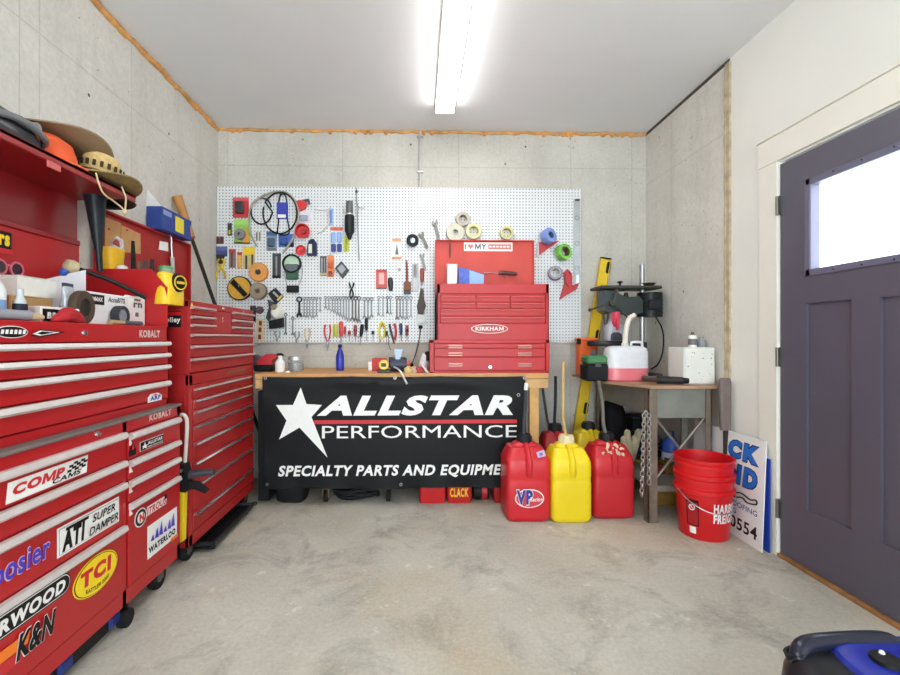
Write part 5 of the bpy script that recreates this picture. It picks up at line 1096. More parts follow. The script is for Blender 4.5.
# red items
c = p(303, 211); t = thing('caulking_tool', 'red plastic tool with a black handle at the top of the pegboard', 'tool', (c.x, YP, c.z))
mb = MB(); quad(mb, [(297, 203), (303, 200.5), (308, 204), (306, 209), (301, 211.5), (298, 208)], .03, 0, .002); mb.build('body', M('#cf2a30', .4), t); mb = MB(); quad(mb, [(296.5, 201.5), (309.5, 199.3), (310.8, 204.5), (308.8, 204.8), (308, 201.8), (297, 204)], .016, 0, .004); mb.build('handle', DGREY, t); hook(t, p(303, 202), .04)
pack('plastic_bag', 'clear bag with lilac label under the red and black tool', 'packet', 299.5, 211.5, 312, 222.5, '#d5d4dc', [('product', 'box', .05, .35, .7, .9, '#9a9ab4', .01)])
def cup(label, px, py, rp, d, col, inner):
    c = p(px, py); r = rp*S; t = thing('plastic_cup', label, 'cap', (c.x, YP, c.z-r), 'red round caps on the pegboard')
    MB().lathe([(0, 0), (r*.8, 0), (r*.95, d*.8), (r, d), (r*.88, d), (r*.78, d*.35), (0, d*.3)], (c.x, YP-.001, c.z), (0, -1, 0), 0, 28).build('shell', M(col, .35), t)
    MB().lathe([(0, d*.34), (r*.35, d*.34), (r*.3, d*.6), (0, d*.62)], (c.x, YP-.001, c.z), (0, -1, 0), 0, 20).build('hub', M(inner, .4), t); return t
cup('larger red funnel cap hanging right of the hose arch', 304, 232.5, 7.3, .06, '#c9242c', '#a81a22'); cup('smaller red cap below the larger red funnel cap', 301.7, 251, 5.2, .03, '#d2333a', '#b8242c')
c = p(313, 256); t = thing('oil_bottle', 'flat navy bottle with a white label beside the smaller red cap', 'bottle', (c.x, YP, c.z))
mb = MB(); quad(mb, [(308, 256), (317.5, 256), (317.3, 244), (315.5, 241), (310.5, 241), (308.6, 244)], .035, 0, .001); mb.build('body', M('#23274e', .4), t); mb = MB(); rounded(mb, 309.6, 245, 313, 254, .002, 0, .036, 0); mb.build('label', M('#d6d8c4', .5), t); mb = MB(); rounded(mb, 311, 239.7, 315, 241.2, .024, 0, .006, .003); mb.build('cap', BLACK, t); hook(t, p(317.9, 243), .03)
MBt = MB(); MBt.tube(tb([(315, 209), (321, 210), (327, 211), (328.5, 222), (324, 230), (317, 233.5)], 0, .01), .006, 0, 8); c = p(321, 210); MBt.tube([(c.x, YP, c.z), (c.x, YP-.02, c.z)], .002, 0, 6, sub=1)
tag(MBt.build('clear_tube', M('#d0d0ca', .25)), 'clear plastic tube curled on the pegboard left of the black canister', 'tube')
pack('blister_pack', 'narrow sky blue packet beside the clear tube', 'packet', 328.5, 208.5, 333.5, 226, '#9fb2da', [('product', 'rod', .2, .1, .8, .8, '#6f8ac8', .016)])
pack('glove_pack', 'packet of blue and white gloves with orange red header', 'packet', 330.3, 227, 343, 253.5, '#d9dde6', [('glove', 'box', .08, .2, .46, .6, '#93aee0', .016), ('glove', 'box', .54, .2, .92, .6, '#93aee0', .016), ('glove', 'box', .08, .64, .46, .95, '#2a3c7c', .014), ('glove', 'box', .54, .64, .92, .95, '#2a3c7c', .014)], ('#d8603c', .14))
c = p(349.5, 240); t = thing('spray_canister', 'black canister with grey cap hanging near the thin rod on the pegboard', 'canister', (c.x, YP, c.z))
c0, c1 = p(349.5, 240, .045), p(349.5, 215, .045); r = 6.6*S*.72
MB().lathe([(0, 0), (r*.3, .005), (r*.6, .04), (r, .07), (r, c1.z-c0.z-.01), (r*.8, c1.z-c0.z), (0, c1.z-c0.z)], (c0.x, YP-r-.003, c0.z), (0, 0, 1), 0, 22).build('body', M('#26272a', .35), t)
c2 = p(348.5, 203); MB().cyl((c0.x, YP-r-.003, c1.z-.004), (c0.x, YP-r-.003, c2.z), r*.72, r*.7, 0, 22).build('cap', M('#5c5e60', .45), t); MB().ring((c0.x, YP-r-.003, c1.z+.006), (0, 0, 1), r*.75, r*.5, .012, 0, 22).build('collar', CHROME, t); hook(t, p(344.5, 213), .04)
pack('tool_card', 'yellow green strip hanging beneath the black canister', 'packet', 343.8, 236.5, 349, 252, '#c4c83c', [('tool', 'rod', .2, .2, .7, .95, '#9aa034', .012)])
c = p(359, 261); t = thing('thin_rod', 'long thin grey rod with bent top hanging beside the black canister', 'rod', (c.x, YP, c.z)); MB().tube(tb([(356.5, 188), (357, 205), (358, 230), (359.2, 261)], 0, .01), .004, 0, 8).build('rod', GREY, t); mb = MB(); rounded(mb, 355.6, 190.5, 357.8, 193.5, .012, 0, .002, .003); mb.build('stop', DGREY, t); hook(t, p(358, 205.5), .02)
c = p(362, 208); MBt = MB().tube([(p(358.8, 206).x, YP, c.z), (p(358.8, 206).x, YP-.02, c.z), (p(364, 207).x, YP-.03, c.z-.01), (p(365, 205).x, YP-.03, c.z+.01)], .003, 0, 6); tag(MBt.build('wire_hook', STEEL), 'empty bent wire hook beside the long thin rod', 'hook')
pack('blister_pack', 'dark tool pack with silver bits below the glove packet', 'packet', 320, 256, 326.5, 276, '#4a4d58', [('tool', 'rod', .15, .1, .45, .8, '#b8babd', .01), ('tool', 'rod', .55, .1, .85, .8, '#8a8c90', .01), ('base_strip', 'box', 0, .84, 1, .98, '#b8a87c', .006)])
pack('blister_pack', 'orange tool packet directly right of the dark bits pack', 'packet', 327, 255.5, 334.3, 277, '#d9784a', [('product', 'box', .2, .3, .8, .6, '#c05c34', .014), ('product', 'box', .25, .74, .75, .95, '#8a3f34', .014)], ('#e08a52', .18))
c = p(342, 279); t = thing('measuring_box', 'dark grey tilted square case with silver trim on the pegboard middle', 'case', (c.x, YP, c.z)); mb = MB(); quad(mb, [(335.5, 269), (342, 261.5), (349.3, 270.5), (343, 278.8)], .03, 0, .002); mb.build('body', DGREY, t); mb = MB(); quad(mb, [(338, 269), (342.5, 264.5), (346.5, 270), (342.3, 274.5)], .003, 0, .032); mb.build('trim', M('#8e9094', .4, .5), t); hook(t, p(342, 263), .03)
pack('blister_pack', 'white card with orange borders and a dark point', 'packet', 392, 238.5, 401.5, 259, '#ecebe6', [('product', 'tri', .35, .25, .7, .78, '#5e6064', .01), ('base_strip', 'box', 0, .9, 1, 1, '#d88a5a', .006)], ('#e8a06a', .16))
pack('blister_pack', 'pinkish red card with a pale print, low on the middle pegboard', 'packet', 376, 269.5, 387, 289, '#cf5555', [('product', 'box', .25, .18, .75, .78, '#e8b0a8', .008), ('base_strip', 'box', .05, .94, .95, 1, '#4a3a3a', .008)], ('#b83c40', .12))
c = p(412.6, 247.5); r = 6*S; t = thing('pulley', 'round black pulley with a steel centre near the pegboard middle right', 'pulley', (c.x, YP, c.z)); c = p(412.6, 241); MB().lathe([(r*.45, 0), (r, 0), (r, .01), (r*.85, .016), (r, .022), (r, .034), (r*.5, .036)], (c.x, YP-.001, c.z), (0, -1, 0), 0, 26, True).build('wheel', BLACK, t); MB().lathe([(0, .002), (r*.44, .002), (r*.44, .03), (r*.15, .034), (0, .034)], (c.x, YP-.001, c.z), (0, -1, 0), 0, 18).build('hub', M('#b5b7ba', .35, .8), t); hook(t, Vector((c.x, 0, c.z+r*1.03)), .03)
def adj(label, x0, y0, x1, y1, wp, col):     # adjustable wrench, head at the first point
    a, b = p(x0, y0), p(x1, y1); d_ = (b-a).normalized(); L = (b-a).length; u = Vector((d_.z, 0, -d_.x)); w = wp*S; t = thing('adjustable_wrench', label, 'wrench', (b.x, YP, min(a.z, b.z)), 'adjustable wrenches on the pegboard')
    sgn = 1 if u.cross(d_).y < 0 else -1; o = Vector((a.x, YP-.004, a.z))
    MB().prism([(-w*.45, w), (w*.45, w), (w*.6, L*.85), (w*.4, L), (-w*.4, L), (-w*.6, L*.85)], o, u, d_, .012*sgn).build('handle', M(col, .45, .6, .15, 40), t)
    MB().prism([(-w, 0), (-w*.4, 0), (-w*.35, w*.7), (w*.3, w*.75), (w*.35, w*.1), (w, w*.1), (w*1.1, w*1.2), (w*.4, w*2), (-w*.5, w*1.9), (-w*1.05, w*1.1)], o, u, d_, .018*sgn).build('jaw', M(col, .4, .7, .15, 40), t)
    hook(t, a+d_*w*1.4, .03)
adj('dark adjustable wrench slanting right of the black pulley', 420.5, 233, 427.5, 248.5, 2.6, '#6c6660'); adj('heavy dark pipe wrench hanging left of the open red chest lid', 434.5, 221, 438.5, 240, 2.8, '#77726e')
adj('small dark wrench with rounded head below the slanting adjustable wrench', 421.5, 254, 425, 270.5, 2.4, '#7c7874')
# middle right: brushes and files
c = p(406, 294); t = thing('wire_brush', 'brown wire brush with slim reddish handle on the pegboard', 'brush', (c.x, YP, c.z)); MB().tube(tb([(406.5, 260), (407, 270), (407, 283)], 0, .014), lambda q: .006+.006*q, 0, 10).build('handle', M('#8a4434', .5), t); mb = MB(); rounded(mb, 403.8, 282, 411, 291, .024, 0, .002, .006); mb.build('head', M('#7a4c34', .6), t); mb = MB(); rounded(mb, 404, 291, 410.8, 294.3, .02, 0, .004, .002); mb.build('bristles', DGREY, t); hook(t, p(406.5, 262), .03)
pack('putty_knife', 'pale grey scraper with wide blade between the brown brush and red handle', 'scraper', 412, 264, 418.5, 292, '#aeb0b2', [('handle', 'rod', .2, .05, .8, .45, '#8b8f8e', .018), ('blade', 'box', .1, .5, .9, .98, '#c4c6c8', .004)])
driver(422, 268, 286, 4.2, '#9a4a3c', 'rust red wooden handled tool above the brown holster', 0, .8, 'file', grp=None)
pack('hanging_tag', 'small clear tag hanging on a wire hook under the white orange card', 'tag', 396.5, 263, 402.5, 273, '#dcdcda', [('bead', 'disc', .25, .5, .75, .85, '#9a9a9c', .01)])
c = p(390.5, 291); t = thing('chuck_key', 'black hand tool with rounded body right of the pinkish card', 'tool', (c.x, YP, c.z)); mb = MB(); mb.tube(tb([(390, 277.5), (390.4, 281), (390.7, 286), (390.8, 291)], 0, .02), lambda q: .006+.016*math.sin(PI*min(1, q*.75+.15)), 0, 12); mb.build('body', M('#2b2c30', .45), t); hook(t, p(390, 279), .025)
c = p(421.5, 323); t = thing('tool_holster', 'dark brown holster with a grey tool hanging right of the wrench rows', 'holster', (c.x, YP, c.z)); mb = MB(); quad(mb, [(418.5, 300), (420.5, 289), (423.5, 289), (424, 299), (426, 306), (423, 315), (418, 314), (416.8, 306)], .03, 0, .002); mb.build('body', M('#4c3f3c', .6, 0, .2), t); mb = MB(); quad(mb, [(417, 314.5), (425, 314), (426.5, 322.5), (416.5, 323)], .014, 0, .002); mb.build('tool', M('#9b9894', .4, .6), t); hook(t, p(422, 291), .04)
c = p(351.5, 298.5); t = thing('twisted_snips', 'small black twisted pliers above the long wrench row', 'pliers', (c.x, YP, c.z), 'pliers on the pegboard')
for s_ in (-1, 1): MB().tube(tb([(351.5+s_*2, 282.5), (351.6+s_*1.6, 286), (351.5-s_*.8, 290.5), (351.5-s_*1.6, 295), (351+s_*0, 298.5)], 0, .014), .006, 0, 8).build('handle', RUB, t)
hook(t, p(351.5, 288.6), .024)
# left lower cluster: discs and boxes
def disc(label, px, py, rp, col, facec, hubc, d=.03, name='grinding_disc', band=False):
    c = p(px, py); r = rp*S; t = thing(name, label, 'disc', (c.x, YP, c.z-r), 'round discs on the pegboard')
    MB().lathe([(r*.16, 0), (r*.96, 0), (r, .006), (r, d-.006), (r*.96, d), (r*.16, d)], (c.x, YP-.001, c.z), (0, -1, 0), 0, 36, True).build('disc', M(col, .6, 0, .1, 30), t)
    MB().ring((c.x, YP-d-.001, c.z), (0, 1, 0), r*.9, r*.3, .003, 0, 32).build('face', M(facec, .6, 0, .12, 40), t)
    MB().ring((c.x, YP-d-.002, c.z), (0, 1, 0), r*.3, r*.1, .006, 0, 20).build('hub', M(hubc, .5), t)
    if band: mb = MB(); quad(mb, [(px-rp*.75, py-rp*.42), (px-rp*.42, py-rp*.75), (px+rp*.72, py+rp*.5), (px+rp*.42, py+rp*.75)], .003, 0, d+.004); mb.build('band', BLACK, t)
    hook(t, Vector((c.x, 0, c.z+r*.12)), d+.012, .003); return t
disc('orange disc with dark centre hanging above the brown roll', 259.5, 272.5, 9.4, '#c8853a', '#d8944a', '#3c3a3c')
disc('yellow disc with a black rim and diagonal black band over the red chest', 240.5, 288.5, 12, '#242326', '#d3a032', '#c8912c', .025, 'saw_blade_case', True)
disc('brown grey abrasive roll touching the yellow banded disc', 259.8, 291.5, 8.2, '#7a6a5c', '#94836f', '#5a4c34', .05, 'abrasive_roll')
c = p(277, 305); t = thing('tool_box_pack', 'black packet with yellow edge, tilted beside the brown abrasive roll', 'packet', (c.x, YP, c.z)); mb = MB(); quad(mb, [(268.8, 294), (276, 288), (284, 296.5), (276.5, 304.5)], .025, 0, .002); mb.build('box', M('#26262a', .45), t); mb = MB(); quad(mb, [(279, 301.5), (283.8, 296.5), (282.5, 295), (277.7, 300)], .002, 0, .027); mb.build('edge_print', M('#d8c05a', .5), t); mb = MB(); quad(mb, [(275, 291.5), (280, 296.5), (278.6, 298), (273.6, 293)], .002, 0, .027); mb.build('print', M('#a8a49c', .5), t); hook(t, p(276, 289.5), .03)
mb = MB(); quad(mb, [(269, 300), (275, 303), (274, 312), (269, 321), (267, 318), (270, 308)], .03, 0, .001); tag(mb.build('dark_pouch', M('#3a3c42', .6)), 'dark grey pouch under the tilted black packet', 'pouch')
c = p(278, 329); t = thing('respirator_mask', 'white mask with black lower half hanging beside the dark grey pouch', 'mask', (c.x, YP, c.z)); mb = MB(); c0 = p(278, 313); mb.lathe([(0, .07), (.03, .066), (.05, .04), (.056, .012), (.056, 0), (0, 0)], (c0.x, YP-.001, c0.z), (0, -1, 0), 0, 22, sc=(.95, 1.25)); mb.build('shell', M('#dedcd2', .5), t); mb = MB(); quad(mb, [(270.8, 321), (284.6, 318), (284.2, 327.5), (271, 329)], .05, 0, .001); mb.build('lower_half', BLACK, t); c1 = p(276.5, 308); MB().lathe([(0, .02), (.022, .018), (.026, 0), (0, 0)], (c1.x, YP-.052, c1.z), (-.2, -1, .2), 0, 18).build('filter', M('#8c7f6c', .6), t); hook(t, p(278, 303), .02)
pack('tool_holster', 'slim black holster right of the worn red chest', 'holster', 250.3, 305.5, 256, 323, '#1f1f22', [('tool', 'rod', .25, .05, .75, .8, '#3b3b3f', .02)])
c = p(260, 315); mb = MB(); c0 = p(260, 310); mb.cyl((c0.x, YP, c0.z), (c0.x, YP-.03, c0.z), 4.2*S, 3.6*S, 0, 6); tag(mb.build('hex_socket', M('#4c3a3c', .5)), 'dark maroon hexagonal cap on the board beside the slim holster', 'cap')
t = pack('print_card', 'tilted cream card with dark red printed marks near the chest corner', 'card', 256.5, 319, 264, 341, '#d9ca9c', [('mark', 'box', .35, .08, .75, .3, '#8a2c24', .002), ('mark', 'box', .3, .38, .7, .6, '#8a2c24', .002), ('mark', 'box', .25, .7, .65, .92, '#8a2c24', .002)])
# ---- wrench rows
W1 = 'combination wrenches in the long left row'
xs = [325.8, 329, 332.5, 335.2, 338, 340.8, 343.8, 346.4, 349]
for i, x in enumerate(xs): wrench(x, 296+.1*(i % 3), 309+i*1.6, 1.35+.05*i, '#838485', f'{ordn(i)} bright wrench from the left in the row above the red pliers', W1)
for i, (x, cl) in enumerate(((352.6, '#57524e'), (355.8, '#4e4a46'), (358.9, '#5f5a54'))): wrench(x, 296, 321+i, 2.0, cl, ['thick dark wrench ending the long row, leftmost of its three', 'thick dark wrench in the middle of the three heavy ones', 'thick brownish wrench, rightmost of the three heavy ones'][i], W1)
for i, (x, y1) in enumerate(((364.6, 319), (368.1, 320), (371.6, 318))): wrench(x, 297, y1, 1.8, '#6c6d6e', f'{ordn(i)} wrench in the group of three above the black handled driver', 'three wrenches above the black driver')
for i, (x, y1, cl) in enumerate(((378.7, 316, '#7a7d80'), (383, 317, '#818485'), (387.4, 314, '#3d3d40'), (390.6, 315, '#6e7073'))): wrench(x, 296, y1, 1.4, cl, ['pale wrench below the left side of the pinkish red card', 'pale wrench below the middle of the pinkish red card', 'darkest slim wrench below the rounded black tool', 'slim grey wrench just right of the darkest slim one'][i], 'four wrenches below the pinkish card')
for i, (x, y1, cl) in enumerate(((397, 320, '#634f49'), (400.2, 318.5, '#666769'), (403.2, 319.5, '#747678'), (406.8, 320, '#696c6e'), (411, 318, '#818384'))): wrench(x, 296, y1, 1.7, cl, ['reddish brown wrench at the left of the last wrench group', 'second wrench of the last group, beside the reddish brown one', 'third wrench of the last group under the wire brush', 'fourth wrench of the last group, left of the palest', 'palest wrench at the right of the last wrench group'][i], 'wrench group under the wire brush')
wrench(299.5, 296.5, 317.5, 2.6, '#2b2b2e', 'thick black wrench below the corded green tool', 'wrenches under the corded tool')
for i, (x, y1) in enumerate(((304.3, 317), (307.2, 317.5), (310, 317), (313.2, 318), (316.6, 317))): wrench(x, 297, y1, 1.3, '#858688', f'{ordn(i)} slim silver wrench right of the thick black one', 'wrenches under the corded tool')
wrench(286, 313, 335, 1.5, '#646567', 'long grey wrench hanging lower, just right of the white mask', 'low hanging wrenches'); wrench(293, 316.5, 335.5, 1.5, '#787a7c', 'single silver wrench between the low grey one and the tan pliers', 'low hanging wrenches')
wrench(320.3, 297, 312, 1.2, '#8b8d8e', 'short bright wrench alone right of the five slim silver ones', 'wrenches under the corded tool')
# ---- lower row
pliers('slim pliers with tan grips hanging below the board edge', 307.3, 328, 349, 5.2, '#c9b48e')
pliers('pliers with curved red grips hanging above the blue bottle', 327.5, 324.5, 351, 6, '#b8333a')
pliers('small grey pliers low on the board beside the mask', 277.5, 331, 342, 5, '#8e9092'); pliers('small grey pliers under the two low wrenches', 297, 332, 343, 4.6, '#85878a')
pack('bit_pack', 'yellow green bit pack right of the red gripped pliers', 'packet', 332.6, 324, 338, 337, '#cfd24a', [('bit', 'rod', .1, .1, .4, .95, '#a8ac3a', .012), ('bit', 'rod', .6, .1, .9, .95, '#b8bc48', .012)])
driver(341, 321, 343, 4.4, '#d23a34', 'large screwdriver with flat bright red handle beside the yellow green pack', 0, .72)
driver(345, 326, 338, 2.4, '#b02f33', 'short dark red screwdriver touching the large bright red one', 0, .72); driver(349.4, 330, 341.5, 3, '#b8484a', 'stubby faded red screwdriver under the thick wrenches', 0, .5, tip='#3a2f30')
driver(355.3, 324.5, 341, 3.6, '#a03c40', 'screwdriver with a maroon handle left of the tilted black one', 0, .72, tip='#5a3034'); driver(362.3, 324, 345, 3.8, '#1e1f22', 'tilted black screwdriver with long dark blade', -2.4, .6)
driver(366.3, 318, 341, 3.2, '#232427', 'upright black screwdriver under the group of three wrenches', .4, .55); driver(373, 330.5, 342, 2.6, '#26272b', 'tiny black screwdriver between the black and yellow handles', 0, .32)
c = p(382, 342); t = thing('yellow_loop_tool', 'yellow looped tool hanging below the pale wrenches', 'tool', (c.x, YP, c.z)); MB().tube(tb([(379.8, 336), (379.2, 328), (382, 321.8), (385, 328), (384, 336), (382, 338)], 0, .012), .008, 0, 8, True).build('loop', M('#d9d23a', .45), t); MB().tube(tb([(381, 327), (382.5, 323.5), (384, 327)], 0, .02), .005, 0, 8).build('strap', M('#c87a3a', .5), t); MB().tube(tb([(380, 336), (379.3, 343)], 0, .012), .003, 0, 6, sub=1).build('shaft', STEEL, t); hook(t, p(382, 322.5), .02)
driver(386.7, 330.5, 344, 2.6, '#2b2c30', 'short black screwdriver left of the red and black pliers', 0, .42)
t = thing('pliers', 'pliers with one black and one red grip below the reddish brown wrench', 'pliers', p(393, 342), 'pliers on the pegboard')
MB().tube(tb([(389.5, 324), (391, 332), (393.5, 340)], 0, .014), .0095, 0, 8).build('grip', DGREY, t); MB().tube(tb([(394.3, 323.5), (396, 331), (395, 340)], 0, .02), .0095, 0, 8).build('grip', M('#c22f36', .45), t); MB().tube(tb([(393.6, 339), (394, 344)], 0, .017), .005, 0, 8, sub=1).build('jaw', DSTEEL, t); hook(t, p(393, 334), .03)
driver(400.7, 323, 341, 3.4, '#2c3a6a', 'navy screwdriver between the two toned pliers and the dark red one', .5, .68); driver(407, 325, 341, 3.2, '#963a3c', 'dark red screwdriver at the right end of the row', 0, .68, tip='#2c2426')
c = p(411.5, 340); t = thing('hammer_rod', 'long dark rod with a black ball hanging below the pegboard at right', 'rod', p(411.5, 366)); MB().tube(tb([(420.5, 328), (419, 340), (415.5, 354), (411.8, 364)], 0, .012), .0042, 0, 8).build('rod', DSTEEL, t)
for q in ((420.6, 327), (411.6, 365)): c = p(q[0], q[1], .014); MB().lathe([(0, -.018), (.013, -.012), (.018, 0), (.013, .012), (0, .018)], c, (.3, 0, 1), 0, 14).build('knob', BLACK, t)
hook(t, p(420.6, 328.5), .03)
# ---- right side
roll('small beige tape roll on top of the larger beige roll', 462.4, 220.3, 7, '#b7aa98', '#8f7f6e', .52)
roll('large pale beige tape roll at the left above the red lid', 455, 233.5, 9, '#cdc6b4', '#bdb49c', .3, .04)
roll('yellow centred tape roll beside the beige rolls', 473, 232.3, 8, '#cfc8a0', '#cfc23c', .55, .045, '#d6d2b0'); roll('yellow centred tape roll standing alone above the lid sticker', 506, 233.8, 6.8, '#c8c294', '#c9bc34', .6, .04, '#cfcba8')
roll('blue tape roll turned sideways at the upper right of the red lid', 546, 238, 7.6, '#7f97d6', '#4e5f94', .42, .06, None, (.55, .25)); roll('bright green tape roll with dark core below the blue roll', 561.3, 253.5, 8, '#74c24e', '#57452c', .55, .055, None, (.35, .15)); roll('grey purple tape roll beside the red pipe clamp', 553.5, 274, 7, '#8b7c90', '#c9c5c2', .6, .055, None, (-.2, .1))
t = thing('magnetic_square', 'dark red triangular square behind the blue tape roll', 'square', p(546, 257)); mb = MB(); quad(mb, [(536.5, 257), (536.3, 243), (559, 241)], .012, 0, .001); mb.build('plate', M('#b8343c', .45), t); mb = MB(); quad(mb, [(536.4, 257), (536.2, 243), (538.2, 243), (538.2, 255.8)], .018, 0, .001); mb.build('rail', M('#c4b4b8', .4, .4), t); hook(t, p(540, 246), .02)
t = thing('pipe_clamp', 'red hand clamp with steel loop hanging at the lower right of the pegboard', 'clamp', p(566, 300)); mb = MB(); quad(mb, [(559, 300), (564, 283), (563, 273), (566.5, 269.5), (570, 274), (571, 286), (578, 283), (575, 290), (566, 295)], .03, 0, .002); mb.build('body', M('#b92a2e', .45, 0, .15), t); mb = MB(); mb.tube(tb([(566, 276), (569, 271), (572, 277), (570, 286), (567, 283)], 0, .04), .005, 0, 8, True); mb.build('loop', M('#c8494a', .5), t); hook(t, p(566.5, 272), .04)
t = thing('folding_rule', 'long aluminium rule with holes along the right edge of the pegboard', 'rule', p(576.5, 284)); mb = MB(); a, b = p(573.3, 284), p(580, 199); mb.box(a.x, b.x, YP-.008, YP-.001, a.z, b.z, 0, .002); mb.build('bar', M('#b9bcc0', .4, .6), t)
for y in (218, 243.5, 268): c = p(577, y, .009); MB().ring(c, (0, 1, 0), .019, .014, .004, 0, 20).build('hang_ring', M('#8c8f93', .35, .8), t)
c = p(577, 200.5); mb = MB(); mb.box(c.x-.018, c.x+.018, YP-.02, YP-.001, c.z-.008, c.z+.008, 0, .003); mb.build('end_block', DGREY, t); hook(t, p(576, 203), .02)
t = thing('hex_key_ring', 'steel key ring bundle hanging at the bottom of the aluminium rule', 'ring', p(577.5, 288)); MB().ring(p(577.5, 272, .02), (0, 1, 0), .024, .019, .006, 0, 20).build('ring', STEEL, t)
for i in range(3): MB().tube(tb([(576.5+i, 275), (576.3+1.2*i, 287-i)], 0, .016+.004*i), .004, 0, 6, sub=1).build('key', STEEL, t)
hook(t, p(577.5, 270.2), .03)
# ---------------------------------------------------------------- things on the workbench
def bxy(px, y, py=373): return atY(px, py, y)
yq = 3.3; a, b = bxy(252, yq), bxy(278, yq); zg = ZB
t = thing('belt_sander', 'red and black corded power tool at the left end of the workbench', 'power tool', ((a.x+b.x)/2, yq, ZB))
q = lambda px, py, d=0: atY(px, py, yq-d)
mb = MB(); a, b = q(256, 373), q(275, 367); mb.box(a.x, b.x, yq-.06, yq+.06, ZB, ZB+.05, 0, .012); mb.build('base', BLACK, t)
mb = MB(); v = [q(*w) for w in ((259, 368), (273, 368), (274, 360), (279, 357), (278, 354.5), (268, 354), (263, 357), (259, 360))]; mb.prism([(w.x-v[0].x, w.z-v[0].z) for w in v], (v[0].x, yq+.045, v[0].z), UX, UZ, .09); mb.build('body', M('#b8202a', .4), t)
mb = MB(); mb.tube([q(277, 355), q(281, 354.5), q(283, 356)], .012, 0, 10); mb.build('handle', BLACK, t)
mb = MB(); mb.lathe([(0, -.04), (.04, -.035), (.046, 0), (.04, .035), (0, .04)], (q(256, 362).x, yq, q(0, 361).z), (0, 1, 0), 0, 20); mb.build('dust_port', DGREY, t)
c = bxy(280, 3.22); h = atY(0, 356, 3.22).z-ZB
t = thing('white_bottle', 'small white bottle beside the red and black power tool', 'bottle', (c.x, 3.22, ZB))
MB().lathe([(0, 0), (.032, 0), (.034, .01), (.034, h*.6), (.016, h*.8), (.014, h*.86), (0, h*.86)], (c.x, 3.22, ZB), (0, 0, 1), 0, 20).build('body', WHITE, t); MB().cyl((c.x, 3.22, ZB+h*.85), (c.x, 3.22, ZB+h), .017, .014, 0, 16).build('cap', WHITE, t)
t = thing('parts_jar', 'clear jar of dark small parts with a silver lid on the workbench', 'jar', (bxy(296, 3.3).x, 3.3, ZB)); c = bxy(296, 3.3); h = atY(0, 357, 3.3).z-ZB
MB().lathe([(0, .002), (.05, .002), (.052, h*.6), (0, h*.62)], (c.x, 3.3, ZB), (0, 0, 1), 0, 20).build('contents', M('#6a6866', .6, .2, .5, 60), t); MB().lathe([(.054, 0), (.056, h*.7), (.05, h*.8)], (c.x, 3.3, ZB), (0, 0, 1), 0, 24).build('glass', CLEAR, t); MB().cyl((c.x, 3.3, ZB+h*.78), (c.x, 3.3, ZB+h), .058, None, 0, 24).build('lid', M('#c9cacb', .35, .6), t)
MBt = MB(); c = bxy(287.5, 3.15); MBt.lathe([(0, 0), (.016, 0), (.016, .012), (0, .014)], (c.x, 3.15, ZB), (0, 0, 1), 0, 14); tag(MBt.build('bottle_top', WHITE), 'tiny white screw top lying between the bottle and the parts jar', 'cap'); bpy.context.scene.objects['bottle_top'].name = 'screw_top'
c = bxy(340, 3.35); y_ = 3.35; h = atY(0, 344, y_).z-ZB
t = thing('blue_bottle', 'tall slim dark blue bottle standing in the middle of the workbench', 'bottle', (c.x, y_, ZB)); r = 4*y_/F
MB().lathe([(0, 0), (r*.95, 0), (r, .006), (r, h*.55), (r*.7, h*.72), (r*.35, h*.82), (r*.3, h*.86), (0, h*.86)], (c.x, y_, ZB), (0, 0, 1), 0, 22).build('body', M('#1c2894', .3), t); MB().lathe([(r*.34, h*.85), (r*.5, h*.87), (r*.5, h*.97), (0, h)], (c.x, y_, ZB), (0, 0, 1), 0, 16).build('cap', M('#141c60', .4), t); MB().lathe([(r*1.01, h*.12), (r*1.01, h*.45)], (c.x, y_, ZB), (0, 0, 1), 0, 22).build('label', M('#2c3ab4', .4, 0, .3, 60), t)
y_ = 3.3; a, b = atY(372, 372, y_), atY(386, 358.5, y_)
t = thing('parts_box', 'red cardboard box with white end on the workbench', 'box', ((a.x+b.x)/2, y_+.05, ZB)); MB().box(a.x, b.x, y_, y_+.1, ZB, b.z, 0, .004).build('body', M('#c4241f', .5), t); a2 = atY(368, 0, y_); MB().box(a2.x, a.x-.001, y_+.005, y_+.09, ZB, ZB+(b.z-ZB)*.72, 0, .004).build('end_panel', SWHT, t)
y_ = 3.1; c = atY(384, 366, y_)
t = thing('tape_measure', 'yellow tape measure standing in front of the red cardboard box', 'tape measure', (c.x, y_, ZB)); r = 5*y_/F
mb = MB(); mb.prism([(r*math.cos(x), r*math.sin(x)) for x in [PI/8+i*PI/4 for i in range(8)]], (c.x, y_+.025, ZB+.024+r), UX, UZ, .05); mb.build('case', M('#e8c63c', .4), t); mb = MB(); mb.box(c.x-r*.5, c.x+r*.5, y_-.03, y_-.024, ZB+.022+r*.7, ZB+.022+r*1.4, 0, .003); mb.build('window', DGREY, t)
mb = MB(); mb.box(c.x-r*1.3, c.x+r*1.4, y_-.022, y_+.022, ZB, ZB+.026, 0, .006); mb.build('base', M('#3a2f1c', .5), t)
y_ = 3.2; c = atY(399, 366, y_); R_ = lambda px, py, d=0: atY(px, py, y_-d)
t = thing('bench_motor', 'dark navy motor with grey bracket and white lever on the workbench', 'motor', (c.x, y_, ZB))
mb = MB(); r = .05; mb.cyl((c.x-.06, y_, ZB+r+.002), (c.x+.055, y_, ZB+r+.002), r, None, 0, 22); mb.build('housing', M('#262a44', .45), t)
mb = MB(); v = [R_(*w) for w in ((394, 364), (402, 364), (401, 357), (403, 349), (394, 349), (396, 357))]; mb.prism([(w.x-v[0].x, w.z-v[0].z) for w in v], (v[0].x, y_+.03, v[0].z), UX, UZ, .06); mb.build('bracket', M('#8c99ae', .4, .4), t)
